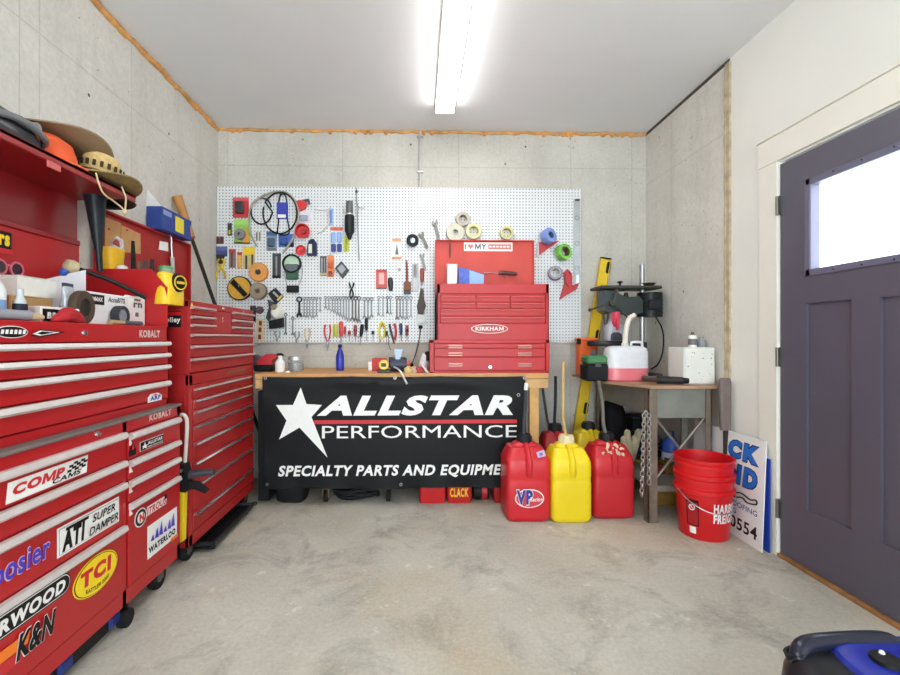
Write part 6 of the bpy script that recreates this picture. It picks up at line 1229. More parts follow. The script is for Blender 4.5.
for px in (391.5, 402.5): mb = MB(); u, v = R_(px, 370), R_(px, 357); mb.cyl((u.x, y_-.02, ZB+.03), (u.x, y_-.02, v.z), .02, .018, 0, 14); mb.build('coil', M('#2e2f3c', .5), t)
mb = MB(); mb.tube([atY(394, 367, y_-.055), atY(400, 371, y_-.155), atY(407, 384, YF-.045)], .007, 0, 8); mb.build('lever', M('#d8d8da', .35, .5), t)
mb = MB(); mb.tube([R_(391, 350, .02), R_(389, 346, .02), R_(388.5, 335, .02)], .003, 0, 6); mb.build('wire', DGREY, t)
y_ = 3.25; c = atY(407, 367, y_); MBt = MB(); MBt.box(c.x-.025, c.x+.025, y_-.03, y_+.03, ZB, ZB+.075, 0, .008); tag(MBt.build('plastic_piece', M('#d8603a', .5)), 'small orange block between the navy motor and the red chest', 'block'); bpy.context.scene.objects['plastic_piece'].name = 'orange_block'
y_ = 3.12; random.seed(4)
for i, (px, cl, lb) in enumerate(((408, '#c9b070', 'tan folded rag right of the navy motor'), (413.5, '#b89a80', 'crumpled beige rag by the foot of the red chest'), (419, '#a83c42', 'dark red rag under the white handled tool'))):
    c = atY(px, 371, y_); mb = MB(); n = 12
    mb.loft([(c.x, y_, ZB, .03, .035, 2.5), (c.x+.004, y_, ZB+.012, .034, .04, 2.2), (c.x-.004, y_-.004, ZB+.03, .026+.004*i, .028, 2), (c.x+.006, y_+.003, ZB+.045, .012, .012, 2)], 0, 14); o = mb.build('shop_rag', M(cl, .85, 0, .25, 50, 0, 0, 1, .8)); tag(o, lb, 'rag', 'rags on the workbench')
y_ = 3.3; c = atY(425, 366, y_)
t = thing('heat_gun', 'white and black hand tool leaning against the side of the red chest', 'power tool', (c.x, y_, ZB))
MB().tube([atY(422, 371, y_-.02), atY(423.5, 362, y_), atY(426, 355, y_+.02)], lambda f: .034-.006*f, 0, 14).build('body', M('#d9d5d4', .4), t); MB().tube([atY(425, 357, y_+.01), atY(428, 353, y_), atY(428.5, 361, y_-.02)], .018, 0, 10).build('handle', BLACK, t)
MB().tube([atY(420.5, 363, y_-.09), atY(424, 368, y_-.12), atY(429, 374, y_-.16)], .008, 0, 8, sub=1).build('scraper_bar', M('#e2e2e2', .4), t)
# inside the open lid of the red chest: a shelf of things standing on the chest tray
yt_ = YC+dp-.09; KT = ztop-.055
def inside(px0, py0, px1, py1, d=.05): a, b = atY(px0, py1, yt_), atY(px1, py0, yt_); return a, b
a, b = inside(447, 264.5, 457, 284); t = thing('parts_carton', 'small white carton standing in the open red chest', 'box', ((a.x+b.x)/2, yt_, KT)); MB().box(a.x, b.x, yt_-.02, yt_+.03, KT, b.z, 0, .003).build('body', WHITE, t); MB().box(a.x-.001, b.x+.001, yt_-.021, yt_+.031, b.z-.02, b.z+.001, 0, .002).build('flap', M('#dcdcd8', .6), t)
a, b = inside(458.5, 267.5, 484, 284); w, h = b.x-a.x, b.z-KT
t = thing('wipes_pack', 'blue and light blue packet standing beside the white carton', 'packet', ((a.x+b.x)/2, yt_, KT)); mb = MB(); mb.prism([(0, h), (w*.3, h*.95), (w, h*.75), (w*.97, 0), (0, 0)], (a.x, yt_+.02, KT), UX, UZ, .035); mb.build('pack', M('#3f5cc0', .4, 0, .25, 40), t)
mb = MB(); mb.prism([(w*.42, h*.35), (w*.42, h*.9), (w*.98, h*.73), (w*.97, h*.35)], (a.x, yt_-.0155, KT), UX, UZ, .002); mb.prism([(w*.15, 0), (w*.3, h*.34), (w*.96, h*.34), (w*.97, 0)], (a.x, yt_-.0155, KT), UX, UZ, .002, 1); mb.build('print', [M('#8db4ea', .4), M('#d9e2f0', .4)], t)
yv = YL-.03; t = thing('long_screwdriver', 'long screwdriver with dark handle lying across the open red lid', 'screwdriver', atY(500, 280, yv)); MB().cyl(atY(484, 273, yv), atY(499, 273.2, yv), .004, None, 0, 10).build('shaft', STEEL, t); MB().tube([atY(498.5, 273, yv), atY(502, 272.6, yv), atY(510, 273.3, yv), atY(517, 274, yv)], lambda f: .012+.005*math.sin(PI*f), 0, 12).build('handle', M('#5a3a3a', .5), t)
MB().tube([(atY(505, 0, yv).x, yv, atY(0, 274.5, yv).z), (atY(505, 0, yv).x, YI, atY(0, 276, yv).z)], .004, 0, 6, sub=1).build('clip', STEEL, t)
mb = MB(); pts = [atY(450, 243+1.3*i, YI-.014) for i in range(11)]
for i, c in enumerate(pts): link(mb, c, (1, 0, 0) if i % 2 else (0, 1, 0), .018, .006, .002)
mb.tube([atY(450, 242.6, YI-.014), atY(450, 241.6, YI-.01), atY(450, 241.8, YI)], .002, 0, 6); tag(mb.build('key_chain', M('#7a5a58', .4, .6)), 'short dark key chain hanging down the open red lid left of the sticker', 'chain')

# ---------------------------------------------------------------- contents of the big chest, left
def X_(px, py, x): return atX(px, py, x)
def onface(x, px, py): return atX(px, py, x)
ZI = zu1
def carton(name, label, x, px0, px1, pyt, d, mat, z0=ZI, cat='box', ch=.003):
    """box whose front face (towards the room) lies in the plane x"""
    y0, y1 = atX(px0, 300, x).y, atX(px1, 300, x).y; z1 = atX((px0+px1)/2, pyt, x).z
    t = thing(name, label, cat, (x-d/2, (y0+y1)/2, z0)); MB().box(x-d, x, y0, y1, z0, z1, 0, ch).build('body', mat, t); return t, y0, y1, z0, z1
x = -1.32
t, y0, y1, z0, z1 = carton('cardboard_carton', 'brown cardboard carton under the white one in the open tool chest', x, 10, 53, 297, .2, M('#b08a58', .8, 0, .1))
MB().box(x-.2, x+.001, y0+.03, y1-.03, z1-.0005, z1+.001).build('tape', M('#c9b088', .5), t)
t, y0, y1, z0b, z1b = carton('white_carton', 'white cardboard carton stacked on the brown carton', x-.01, 18, 57, 278, .19, M('#e4e2dc', .7), z1+.001)
MB().box(x-.2, x-.008, y0, y1, z1b-.001, z1b+.001).build('flap', M('#d9d7d0', .7), t)
t, y0, y1, z0c, z1c = carton('label_box', 'low white box with black lettering in front of the brown carton', -1.22, 41, 80, 307.5, .05, M('#e6e4e0', .6))
mb = MB(); mb.box(-1.22, -1.2185, y0+.006, y1-.006, z0c+.004, z1c-.008); mb.build('print_panel', SBLK, t); MB().text('BRAK', (-1.2175, y0+.02, z0c+.012), UY, UZ, (y1-y0)*.55, (z1c-z0c)*.42, 0, bold=.06, shear=.1).build('lettering', SWHT, t); MB().text('RED', (-1.2175, y0+.02+(y1-y0)*.6, z0c+.012), UY, UZ, (y1-y0)*.25, (z1c-z0c)*.3, 0, bold=.04).build('lettering', SRED, t)
mb = MB(); n = 10; xs_ = -1.40; vs = []
a0, a1 = atX(38, 282, -1.50), atX(81, 270, -1.40)
for i in range(n+1):
    f = i/n; y = a0.y+(a1.y-a0.y)*f; xq = -1.52+.14*f*f
    for z in (ZI+.03, a0.z+(a1.z-a0.z)*f**1.5): vs += [(xq, y, z), (xq-.004, y, z)]
fs = []
for i in range(n): k = 4*i; fs += [(k, k+4, k+6, k+2), (k+1, k+3, k+7, k+5), (k+2, k+6, k+7, k+3), (k, k+1, k+5, k+4)]
fs += [(0, 2, 3, 1), (4*n, 4*n+1, 4*n+3, 4*n+2)]
mb.add(vs, fs); mb.box(-1.52, -1.46, a0.y, a0.y+.02, ZI, ZI+.032); tag(mb.build('paper_sheet', M('#dcdce0', .7, 0, .03)), 'curled white paper sheet standing behind the white carton', 'paper')
c = atX(20, 312, -1.215); t = thing('clear_bottle', 'small clear bottle with dark band in front of the brown carton', 'bottle', (c.x, c.y, ZI)); h = atX(20, 289, -1.215).z-ZI; r = .016
MB().lathe([(0, 0), (r, 0), (r, h*.62), (r*.6, h*.75), (r*.55, h), (0, h)], (c.x, c.y, ZI), (0, 0, 1), 0, 16).build('body', M('#c4c8cc', .2, .1, .05), t); MB().lathe([(r*1.08, h*.25), (r*1.15, h*.27), (r*1.15, h*.52), (r*1.08, h*.54)], (c.x, c.y, ZI), (0, 0, 1), 0, 16).build('band', M('#1f2335', .4), t)
c = atX(-2, 300, -1.24); t = thing('white_jug', 'white plastic bottle cut by the left picture edge in the tool chest', 'bottle', (-1.24, c.y, ZI)); h = atX(0, 280, -1.24).z-ZI
MB().lathe([(0, 0), (.03, 0), (.032, .008), (.032, h*.75), (.018, h), (0, h)], (-1.24, c.y-.02, ZI), (0, 0, 1), 0, 18).build('body', M('#dfe3e6', .35), t); MB().lathe([(.0325, h*.2), (.0325, h*.5)], (-1.24, c.y-.02, ZI), (0, 0, 1), 0, 18).build('label', M('#7f9fc8', .5), t)
a, b = atX(-10, 320, -1.19), atX(30, 319, -1.19); t = thing('rubber_mallet', 'grey handled tool with pale head lying along the chest front edge', 'tool', (-1.19, (a.y+b.y)/2, ZI)); MB().tube([(-1.197, a.y, ZI+.017), (-1.195, b.y, ZI+.017)], .016, 0, 12, sub=1).build('handle', M('#8f929a', .5), t); c = atX(45, 322, -1.19); MB().tube([(-1.195, b.y, ZI+.014), (-1.2, c.y, ZI+.014)], lambda f: .013-.004*f, 0, 10, sub=1).build('head', M('#c9b48e', .7), t)
a, b = atX(52, 320, -1.19), atX(84, 320, -1.19); mb = MB(); m_ = (a.y+b.y)/2
mb.tube([(-1.19, a.y, ZI+.006), (-1.192, a.y+(b.y-a.y)*.3, ZI+.018), (-1.19, m_, ZI+.03), (-1.188, a.y+(b.y-a.y)*.75, ZI+.018), (-1.19, b.y, ZI+.006)], lambda f: .006+.018*math.sin(PI*f), 0, 10); tag(mb.build('red_rag', M('#a81a22', .8, 0, .2, 40)), 'crumpled red rag on the front edge of the open tool chest', 'rag')
c = atX(86, 321, -1.235); r = .062; t = thing('sanding_wheel', 'brown and black abrasive wheel standing in the tool chest', 'wheel', (-1.25, c.y, ZI)); MB().lathe([(r*.55, -.014), (r*.97, -.014), (r, -.01), (r, .01), (r*.97, .014), (r*.55, .014)], (-1.25, c.y, ZI+r), (1, .15, 0), 0, 30, True).build('rim', M('#4a3a2c', .7, 0, .15), t); MB().lathe([(0, -.006), (r*.56, -.01), (r*.56, .01), (0, .008)], (-1.25, c.y, ZI+r), (1, .15, 0), 0, 24).build('hub', M('#2a2624', .6), t)
c = atX(74, 306, -1.27); t = thing('parts_bag', 'clear plastic bag of silver parts above the lettered white box', 'bag', (-1.29, c.y, ZI)); h = atX(74, 287, -1.28).z-ZI; MB().loft([(-1.29, c.y, ZI, .012, .02, 2), (-1.29, c.y, ZI+h*.3, .022, .034, 2.4), (-1.29, c.y+.004, ZI+h*.7, .018, .03, 2.4), (-1.29, c.y-.004, ZI+h, .003, .026, 2)]).build('bag', M('#b9bcc4', .2, .2, .3, 60), t); MB().box(-1.292, -1.288, c.y-.03, c.y+.022, ZI+h-.004, ZI+h+.012, 0, .001).build('seal_strip', M('#3a4050', .4), t)
t, y0, y1, z0c, z1c = carton('parts_carton', 'white and grey parts box with black and script lettering in the tool chest', -1.25, 84, 128, 293.5, .06, M('#dcdcde', .6, 0, .05))
def lab(t, xx, y0, y1, z0, z1, u0, v0, u1, v1, m): MB().box(xx, xx+.0015, y0+(y1-y0)*u0, y0+(y1-y0)*u1, z0+(z1-z0)*v0, z0+(z1-z0)*v1).build('label', m, t)
lab(t, -1.25, y0, y1, z0c, z1c, .03, .62, .42, .93, SBLK); MB().text('RAMMAX', (-1.248, y0+(y1-y0)*.07, z0c+(z1c-z0c)*.72), UY, UZ, (y1-y0)*.31, (z1c-z0c)*.13, 0, bold=.04).build('lettering', SWHT, t)
MB().text('AccuBITS', (-1.2488, y0+(y1-y0)*.5, z0c+(z1c-z0c)*.74), UY, UZ, (y1-y0)*.42, (z1c-z0c)*.17, 0, bold=.03, shear=.3).build('lettering', M('#33343a', .5), t)
c = atX(121, 320, -1.225); r = .04; t = thing('tape_reel', 'dark round reel with grey centre in front of the scripted white box', 'reel', (-1.225, c.y, ZI)); MB().lathe([(r*.7, -.014), (r, -.014), (r, .014), (r*.7, .014)], (-1.228, c.y, ZI+r), (1, 0, 0), 0, 26, True).build('rim', M('#2c2d33', .5), t); MB().lathe([(0, -.008), (r*.7, -.01), (r*.7, .01), (0, .008)], (-1.228, c.y, ZI+r), (1, 0, 0), 0, 22).build('disc', M('#8f8f9c', .4, .3), t)
t, y0, y1, z0c, z1c = carton('white_tablet', 'white rounded panel with grey letters at the right end of the tool chest', -1.27, 126, 146, 296, .02, M('#e6e6e6', .45), ZI, 'panel', .009); MB().text('rn', (-1.268, y0+(y1-y0)*.35, z0c+(z1c-z0c)*.62), UY, UZ, (y1-y0)*.42, (z1c-z0c)*.16, 0, bold=.03).build('lettering', M('#4a4a52', .5), t); lab(t, -1.27, y0, y1, z0c, z1c, .45, .32, .6, .46, M('#6a6a72', .5)); lab(t, -1.27, y0, y1, z0c, z1c, .4, .84, .7, .9, M('#5a5a62', .5))
a, b = atX(110, 325, -1.19), atX(141, 325, -1.19); t = thing('steel_bar_tool', 'grey round bar with tan grip lying along the right chest edge', 'tool', (-1.19, (a.y+b.y)/2, ZI)); MB().cyl((-1.19, a.y+.08, ZI+.01), (-1.19, b.y, ZI+.01), .0095, None, 0, 12).build('bar', M('#5c6470', .4, .5), t); MB().cyl((-1.19, a.y, ZI+.01), (-1.19, a.y+.085, ZI+.01), .01, .008, 0, 12).build('grip', M('#a8906a', .6), t)
# long handled brush lying over the till
a = atX(71, 267, -1.45); b = atX(112, 281, -1.33); c = atX(146, 298, -1.235)
t = thing('long_brush', 'long dark handled brush with pale round head resting across the chest', 'brush', (a.x, a.y, a.z-.03)); MB().tube([a+Vector((0, .02, 0)), b, c], .0095, 0, 10).build('handle', M('#1f1f22', .45), t); MB().lathe([(0, -.03), (.026, -.02), (.032, 0), (.026, .02), (0, .03)], a, (.4, .8, -.2), 0, 18).build('head', M('#bdb08c', .8, 0, .2), t); MB().lathe([(0, -.014), (.014, -.008), (.016, 0), (.012, .012), (0, .014)], atX(63, 272, -1.45), (.4, .8, -.2), 0, 14).build('tip', M('#2f55b4', .5), t)
MB().tube([a-Vector((0, 0, .02)), Vector((a.x-.03, a.y, a.z-.09)), Vector((a.x-.03, a.y, 1.387))], .006, 0, 8).build('stay', DSTEEL, t)
# pink sunglasses standing on the ledge
c = atX(9, 265, -1.55); zl_ = 1.386
t = thing('sunglasses', 'pink framed sunglasses standing under the yellow lettered sticker', 'sunglasses', (-1.55, c.y, zl_))
for dy in (-.04, .03):
    MB().ring((-1.548, c.y+dy, zl_+.026), (1, 0, 0), .03, .023, .006, 0, 22).build('rim', M('#d86a80', .35), t); MB().lathe([(0, 0), (.024, 0), (.022, .004), (0, .005)], (-1.55, c.y+dy, zl_+.026), (1, 0, 0), 0, 20).build('lens', M('#3a2c34', .15), t)
MB().tube([(-1.547, c.y-.012, zl_+.034), (-1.547, c.y-.005, zl_+.038), (-1.547, c.y+.002, zl_+.034)], .004, 0, 6).build('bridge', M('#d86a80', .35), t)
# big dark funnel hanging at the end of the hood
yy = ye-.04; a, b = atY(95, 196, yy), atY(100, 272, yy)
t = thing('long_funnel', 'large dark funnel with long spout hanging beside the raised red hood', 'funnel', (a.x, yy, b.z)); r0_, r1_ = 10*yy/F*.96, 2.6*yy/F; ax = (b-a).normalized(); L = (b-a).length
MB().lathe([(r0_*.98, -.004), (r0_, 0), (r0_*.96, .01), (r0_*.72, L*.3), (r0_*.5, L*.55), (r1_*1.15, L*.75), (r1_, L), (r1_*.7, L), (r1_, L*.7), (r0_*.45, L*.52), (r0_*.9, .012)], a, ax, 0, 26).build('cone', M('#20242a', .3, 0, .06), t)
MB().ring(a, ax, r0_*1.06, r0_*.94, .014, 0, 26).build('rim', M('#2c3036', .35), t)
hk = atY(92, 197, yy); MB().tube([(a.x-.02, yy, a.z), (a.x-.02, yy, hk.z+.02), (a.x-.02, ye-.012, hk.z+.03)], .004, 0, 6).build('hang_wire', STEEL, t)
# ---------------------------------------------------------------- hats on the hood
def hatbrim(c, rx, ry, rise, tilt=(0, 0), yaw=0, th=.006, dip=.3):
    R = Matrix.Translation(c) @ Matrix.Rotation(yaw, 4, 'Z') @ Matrix.Rotation(tilt[0], 4, 'X') @ Matrix.Rotation(tilt[1], 4, 'Y'); n = 36; ks = [.42, .55, .7, .85, .95, 1]
    vs = []; fs = []
    for s_ in (0, 1):
        for f in ks:
            for i in range(n):
                a = 2*PI*i/n; e = ((f-.42)/.58)**2; z = rise*e*(abs(math.cos(a))**2.2-dip*abs(math.sin(a))**2)
                vs.append(R @ Vector((rx*f*math.cos(a), ry*f*math.sin(a), z-(th if s_ else 0))))
    k = len(ks)
    for j in range(k-1):
        for i in range(n):
            a, b = j*n+i, j*n+(i+1) % n; fs.append((a, b, b+n, a+n)); fs.append((k*n+a, k*n+a+n, k*n+b+n, k*n+b))
    for i in range(n):
        a, b = (k-1)*n+i, (k-1)*n+(i+1) % n; fs.append((a, b, k*n+b, k*n+a)); a, b = i, (i+1) % n; fs.append((a, k*n+a, k*n+b, b))
    return vs, fs, R
def hat(name, label, c, rx, ry, hc, rise, brim, crown, tilt=(0, 0), yaw=0, band=None, dent=True):
    t = thing(name, label, 'hat', c, 'hats piled on the red hood'); mb = MB(); vs, fs, R = hatbrim(c, rx, ry, rise, tilt, yaw); mb.add(vs, fs); mb.build('brim', brim, t)
    cx_, cy_ = rx*.5, ry*.5; mb = MB(); mb.loft([(0, 0, 0, cx_*.98, cy_*.98, 2.1), (0, 0, hc*.3, cx_*.95, cy_*.95, 2.1), (0, 0, hc*.75, cx_*.84, cy_*.86, 2.1), (0, 0, hc*.95, cx_*.7, cy_*.74, 2), (0, 0, hc, cx_*.5, cy_*.55, 2), (0, 0, hc*(.86 if dent else .99), cx_*.15, cy_*.3, 2)], 0, 30, R); mb.build('crown', crown, t)
    if band: mb = MB(); mb.lathe([(1.0, hc*.02), (.985, hc*.24)], (0, 0, 0), (0, 0, 1), 0, 30, sc=(cx_*1.01, cy_*1.01), T=R); mb.build('band', band, t)
    return t
hx = (xh+XCB)/2; ztop_h = zh+.004
STRAW = M('#c9ad74', .85, 0, .18, 60, 0, 0, 1, .4); FELT = M('#8a7458', .9, 0, .08, 12); HBLK = M('#1f1f20', .7)
c = atX(101, 176, hx+.03); tA = hat('straw_hat', 'straw hat with woven crown and dark edged brim at the front of the hood', (hx+.05, c.y-.035, zh+.03), .15, .19, .11, .03, M('#8f7a4c', .85, 0, .2, 50), STRAW, (.0, .12), .1, M('#5c4526', .8, 0, .6, 90))
mb = MB(); R = Matrix.Translation((hx+.05, c.y-.035, zh+.03)) @ Matrix.Rotation(.1, 4, 'Z') @ Matrix.Rotation(.12, 4, 'Y')
for i in range(20):
    a = 2*PI*i/20; mb.box(-.006, .006, -.002, .002, .038, .062, 0, 0, R @ Matrix.Translation((.079*math.cos(a), .099*math.sin(a), 0)) @ Matrix.Rotation(a+PI/2, 4, 'Z'))
mb.build('open_weave', M('#3a2c1a', .9), tA)
c = atX(74, 140, hx); hat('felt_hat', 'brown felt cowboy hat with curled brim on top of the pile', (hx-.03, c.y-.02, zh+.14), .16, .2, .055, .045, FELT, FELT, (-.16, .08), .0, M('#6d5a42', .8))
c = atX(117, 168, hx-.06); t = thing('bowler_hat', 'black rounded hat behind the straw hat crown', 'hat', (hx-.115, c.y-.05, zh+.002), 'hats piled on the red hood')
q = (hx-.115, c.y-.05, zh+.006); MB().lathe([(0, .15), (.045, .145), (.085, .11), (.1, .05), (.1, .0)], q, (0, 0, 1), 0, 28).build('crown', HBLK, t); MB().lathe([(.099, .004), (.15, .0), (.156, .006), (.15, .009), (.099, .012)], q, (0, 0, 1), 0, 30, True).build('brim', HBLK, t)
c = atX(57, 150, hx+.04); t = thing('orange_hat', 'bright orange cap between the black helmet and the straw hat', 'cap', (hx+.03, c.y, zh), 'hats piled on the red hood')
MB().loft([(hx+.01, c.y, zh+.002, .085, .085, 2.2), (hx+.01, c.y, zh+.05, .085, .085, 2.2), (hx+.01, c.y, zh+.1, .065, .08, 2.2), (hx+.01, c.y, zh+.125, .03, .04, 2)], 0, 28).build('crown', M('#e05a2c', .75, 0, .08, 20), t); mb = MB(); mb.prism([(-.07, 0), (.05, 0), (.045, .05), (.03, .065), (-.03, .065), (-.06, .05)], (hx+.075, c.y+.0, zh+.012), UY, (1, 0, -.1), .005); mb.build('visor', M('#e8703c', .7), t)
MB().lathe([(0, 0), (.008, 0), (.006, .007), (0, .008)], (hx+.01, c.y, zh+.125), (0, 0, 1), 0, 10).build('button', M('#c8481f', .7), t)
c = atX(-4, 135, hx+.02); t = thing('welding_helmet', 'black and grey shell helmet lying at the left on the red hood', 'helmet', (hx, c.y, zh), 'hats piled on the red hood')
MB().loft([(hx, c.y-.02, zh+.002, .105, .17, 2.4), (hx, c.y-.02, zh+.04, .11, .175, 2.4), (hx, c.y-.03, zh+.09, .09, .15, 2.3), (hx-.01, c.y-.04, zh+.125, .05, .09, 2.1), (hx-.01, c.y-.04, zh+.135, .02, .04, 2)], 0, 32).build('shell', M('#26282b', .35, 0, .08, 12, .2), t)
MB().tube([(hx+.105, c.y-.15, zh+.045), (hx+.118, c.y-.02, zh+.07), (hx+.1, c.y+.1, zh+.055), (hx+.04, c.y+.152, zh+.05)], .012, 0, 10).build('visor_rim', M('#6d7074', .4), t); MB().cyl((hx+.085, c.y+.06, zh+.08), (hx+.11, c.y+.065, zh+.083), .018, .015, 0, 16).build('pivot', GREY, t)
MB().tube([(hx+.1, c.y+.06, zh+.085), (hx+.09, c.y+.1, zh+.05), (hx+.085, c.y+.11, zh+.01)], .006, 0, 6).build('strap', BLACK, t)
# chin cord dangling from the straw hat over the hood edge
yy = ye-.10; mb = MB(); c0 = atX(98, 177, xh+.012); pts = [Vector((xh+.004, c0.y, zh+.01)), atX(99, 184, xh+.02), atX(104, 194, xh+.02), atX(112, 200, xh+.02), atX(121, 207, xh+.025), atX(125, 212, xh+.03)]
mb.tube(pts, .0035, 0, 8); mb.lathe([(0, -.014), (.009, -.008), (.011, 0), (.008, .01), (0, .014)], pts[-1], (0, 0, 1), 0, 12)
q0 = atX(124, 181, xh+.016); mb.tube([Vector((xh+.006, q0.y, zh+.008)), Vector((xh+.02, q0.y, zh-.03)), atX(126, 198, xh+.025), pts[-1]], .0035, 0, 8); tag(mb.build('hat_cord', M('#cbb993', .8)), 'tan knotted chin cord dangling from the straw hat over the hood edge', 'cord')
# ---------------------------------------------------------------- contents of the second chest and its lid
XI = XLD+.001; ZTR = ztp-.03
def li(px, py, d=0): return atX(px, py, XI+d)
def lidquad(mb, pts, d, m=0, off=0):
    q = [atX(a, b, XI+off) for a, b in pts]; o = q[0]; mb.prism([(v.y-o.y, v.z-o.z) for v in q], (XI+off, o.y, o.z), UY, UZ, d, m)
t = thing('cardboard_sheet', 'left brown cardboard sheet pinned inside the second red lid', 'cardboard', li(112, 240), 'cardboard sheets pinned in the lid'); mb = MB(); lidquad(mb, [(104.5, 247), (120, 249), (120, 223), (104.5, 217)], .004); mb.build('sheet', CARD, t); mb = MB(); mb.cyl(li(109, 229, .003), li(109, 229, .012), .006, None, 0, 10); mb.build('pin', SRED, t)
t = thing('cardboard_sheet', 'right brown cardboard sheet pinned inside the second red lid', 'cardboard', li(130, 250), 'cardboard sheets pinned in the lid'); mb = MB(); lidquad(mb, [(120.6, 252), (140, 254), (140, 234), (120.6, 225)], .004); mb.build('sheet', M('#c09460', .8, 0, .1), t); mb = MB(); mb.cyl(li(127, 230, .003), li(127, 230, .012), .006, None, 0, 10); mb.build('pin', SRED, t)
t = thing('parts_bag', 'small clear bag of red parts hanging over the cardboard in the lid', 'bag', li(117, 258)); mb = MB(); lidquad(mb, [(109, 247), (122, 254), (121, 240), (115, 236)], .012, 0, .005); mb.build('bag', M('#d8d2d4', .2, .1, .3, 50), t); mb = MB(); lidquad(mb, [(112, 243), (119, 247), (118, 241), (115, 239)], .006, 0, .017); mb.build('parts', M('#a83a3a', .4), t)
def tray(px, py, x): return atX(px, py, x)
xx = -1.565; c = tray(112, 262, xx); t = thing('yellow_scoop', 'yellow folded plastic scoop standing in the second red chest', 'scoop', (xx, c.y, ZTR)); zt_ = tray(112, 249, xx).z
MB().loft([(xx, c.y, ZTR, .02, .03, 3), (xx, c.y, ZTR+(zt_-ZTR)*.5, .032, .045, 3.5), (xx, c.y-.008, zt_, .045, .062, 4), (xx, c.y-.008, zt_, .04, .057, 4), (xx, c.y, ZTR+.03, .018, .026, 3)], 0, 26).build('cup', M('#eebb22', .4), t); mb = MB(); mb.tube([(xx, c.y+.04, ZTR+(zt_-ZTR)*.9), (xx, c.y+.085, ZTR+(zt_-ZTR)*.75), (xx, c.y+.04, ZTR+(zt_-ZTR)*.4)], .008, 0, 8); mb.build('handle', M('#e0a81c', .4), t)
c = tray(122, 269, -1.5); MBt = MB().lathe([(0, 0), (.02, .004), (.03, .025), (.022, .045), (0, .052)], (-1.5, c.y, c.z-.03), (0, 0, 1), 0, 18).cyl((-1.5, c.y, ZTR), (-1.5, c.y, c.z-.02), .02, .016, 0, 14); tag(MBt.build('white_knob', WHITE), 'small white ball headed bottle beside the yellow scoop', 'bottle'); bpy.context.scene.objects['white_knob'].name = 'ball_bottle'
a, b = tray(133, 241, -1.5), tray(134.5, 272, -1.5); b.z = ZTR; t = thing('wire_brush', 'dark twisted brush standing upright in the second red chest', 'brush', (b.x, b.y, ZTR)); MB().tube([Vector((b.x, b.y, ZTR)), a.lerp(b, .5), a], .006, 0, 8).build('stem', DGREY, t); MB().tube([a.lerp(b, .7), a.lerp(b, .4), a], lambda f: .017-.009*f, 0, 10).build('bristles', M('#2b2826', .9, 0, .3, 90), t)
t = thing('hand_tag', 'white paper tag hanging inside the second red lid', 'tag', li(163, 252)); mb = MB(); lidquad(mb, [(158.5, 249.5), (168, 251.5), (167.5, 242.5), (159.5, 241)], .003, 0, .002); mb.build('tag', SWHT, t); mb = MB(); mb.tube([li(163, 242, .004), li(163.5, 238, .004), li(164.5, 237, .0)], .002, 0, 6); mb.build('string', DGREY, t)
t = thing('hanging_driver', 'chrome tipped tool hanging in the lid beside the white tag', 'tool', li(172, 272)); MB().cyl(li(171, 235, .016), li(172, 258, .016), .0065, None, 0, 12).build('shaft', CHROME, t); MB().cyl(li(172, 257, .016), li(173, 273, .016), .014, .012, 0, 14).build('handle', M('#b9b4b0', .4, .3), t); MB().tube([li(171, 236, .016), li(171, 234, .012), li(171, 234, 0)], .003, 0, 6).build('hook', STEEL, t)
for i, (px, cl, lb) in enumerate(((140, '#5c4a3a', 'brown gripped small pliers, first of the row in the second chest'), (146, '#3c2e28', 'dark small pliers in the middle of the row in the second chest'), (152, '#2a2a2c', 'black small pliers at the right of the row in the second chest'))):
    xx = -1.42; c = tray(px, 268, xx); t = thing('small_pliers', lb, 'pliers', (xx, c.y, ZTR), 'small pliers standing in the second chest')
    for s_ in (-1, 1): MB().tube([(xx, c.y+s_*.004, ZTR+.002), (xx, c.y+s_*.02, ZTR+.05), (xx, c.y+s_*.018, ZTR+.1), (xx, c.y+s_*.006, tray(px, 262-i*1.2, xx).z)], .007, 0, 8).build('grip', M(cl, .5), t)
    MB().cyl((xx-.008, c.y, ZTR+.014), (xx+.008, c.y, ZTR+.014), .014, None, 0, 12).build('joint', DSTEEL, t)
xx = -1.36; c = tray(165.5, 273, xx); t = thing('green_tin', 'small green tin above the yellow round tool', 'tin', (xx, c.y, ZTR)); zz1 = tray(165, 266.5, xx).z; MB().cyl((xx, c.y, ZTR), (xx, c.y, zz1-.012), .035, None, 0, 22).build('body', M('#8ea890', .4), t); MB().cyl((xx, c.y, zz1-.013), (xx, c.y, zz1), .036, None, 0, 22).build('lid', M('#4fa860', .4), t)
xx = XS-.03; c = tray(176, 283, xx); t = thing('measuring_reel', 'yellow reel tool with black round badge on the corner of the second chest', 'tape measure', (xx, c.y, ZTR)); zc = tray(176, 281, xx).z; r = .044
MB().loft([(xx-.03, c.y+.0, ZTR+.0, .04, .085, 3.5), (xx-.03, c.y, ZTR+.025, .042, .08, 3.5), (xx-.03, c.y+.005, zc, .042, .075, 3), (xx-.03, c.y-.03, zc+.03, .03, .045, 2.6), (xx-.03, c.y-.04, zc+.04, .012, .02, 2)]).build('case', M('#e6c024', .4), t)
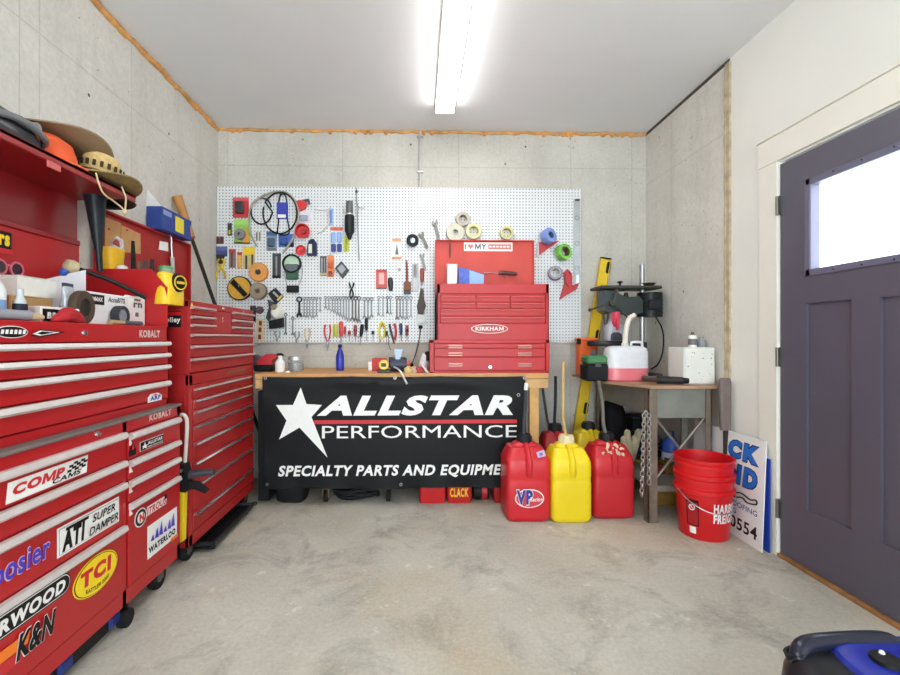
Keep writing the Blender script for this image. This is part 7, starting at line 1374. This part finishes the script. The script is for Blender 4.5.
MB().lathe([(0, .02), (r*.85, .018), (r, .01), (r, 0), (0, 0)], (xx+.008, c.y-.005, zc-.01), (1, -.35, 0), 0, 26).build('badge', BLACK, t); MB().ring((xx+.028, c.y-.012, zc-.01), (1, -.35, 0), r*.8, r*.68, .003, 0, 24).build('badge_ring', M('#d8b62a', .4), t)
mb = MB(); mb.box(-.002, .002, -r*.5, r*.5, -.006, .006, 0, 0, Matrix.Translation((xx+.03, c.y-.012, zc-.01)) @ Matrix.Rotation(-.34, 4, 'Z')); mb.build('badge_bar', M('#c9a82a', .4), t)
# blue box and broom handle
xx = XLD-.004; a = atX(158, 238, xx+.05); y0, y1 = atX(158, 220, xx+.05).y, atX(188, 220, xx+.05).y; zq = zld+.001; ztb = atX(160, 206, xx+.05).z
zq_ = zld
t = thing('blue_carton', 'blue carton with a yellow label standing on the second red lid', 'box', (xx+.02, (y0+y1)/2, zq)); MB().box(xx-.02, xx+.075, y0, y1, zq, zq+.135, 0, .003).build('body', M('#24418f', .55, 0, .12, 30), t)
ym = y0+(y1-y0)*.5; MB().box(xx+.075, xx+.0765, ym-.03, ym+.07, zq+.02, zq+.115).build('label', M('#e6d83a', .5), t); MB().box(xx+.075, xx+.0762, y0+.01, y0+.1, zq+.09, zq+.12).build('print', M('#8a9cc8', .5), t)
mb = MB(); mb.prism([(0, 0), (.3, 0), (.27, .06), (.02, .16)], (xx-.026, y0+.0, zq+.08), UY, UZ, .004); mb.build('white_flap', WHITE, t)
a, f_ = atX(177, 196, -1.595), atZ(277, 482, 0); d_ = (f_-a).normalized(); m_ = atX(188.5, 219, -1.58); m_ = a+d_*(.24)
t = thing('long_handled_tool', 'black shafted tool with wooden grip leaning in the left concrete corner', 'tool', f_); MB().tube([m_-d_*.02, f_], .0125, 0, 10, sub=1).build('shaft', M('#26241f', .45), t); MB().tube([a, a.lerp(m_, .3), a.lerp(m_, .7), m_+d_*.03], lambda f: .031-.008*f, 0, 14).build('grip', M('#b0793a', .5, 0, .12, 12), t); MB().ring(m_+d_*.03, d_, .022, .01, .03, 0, 16).build('ferrule', M('#7a2a24', .5), t)
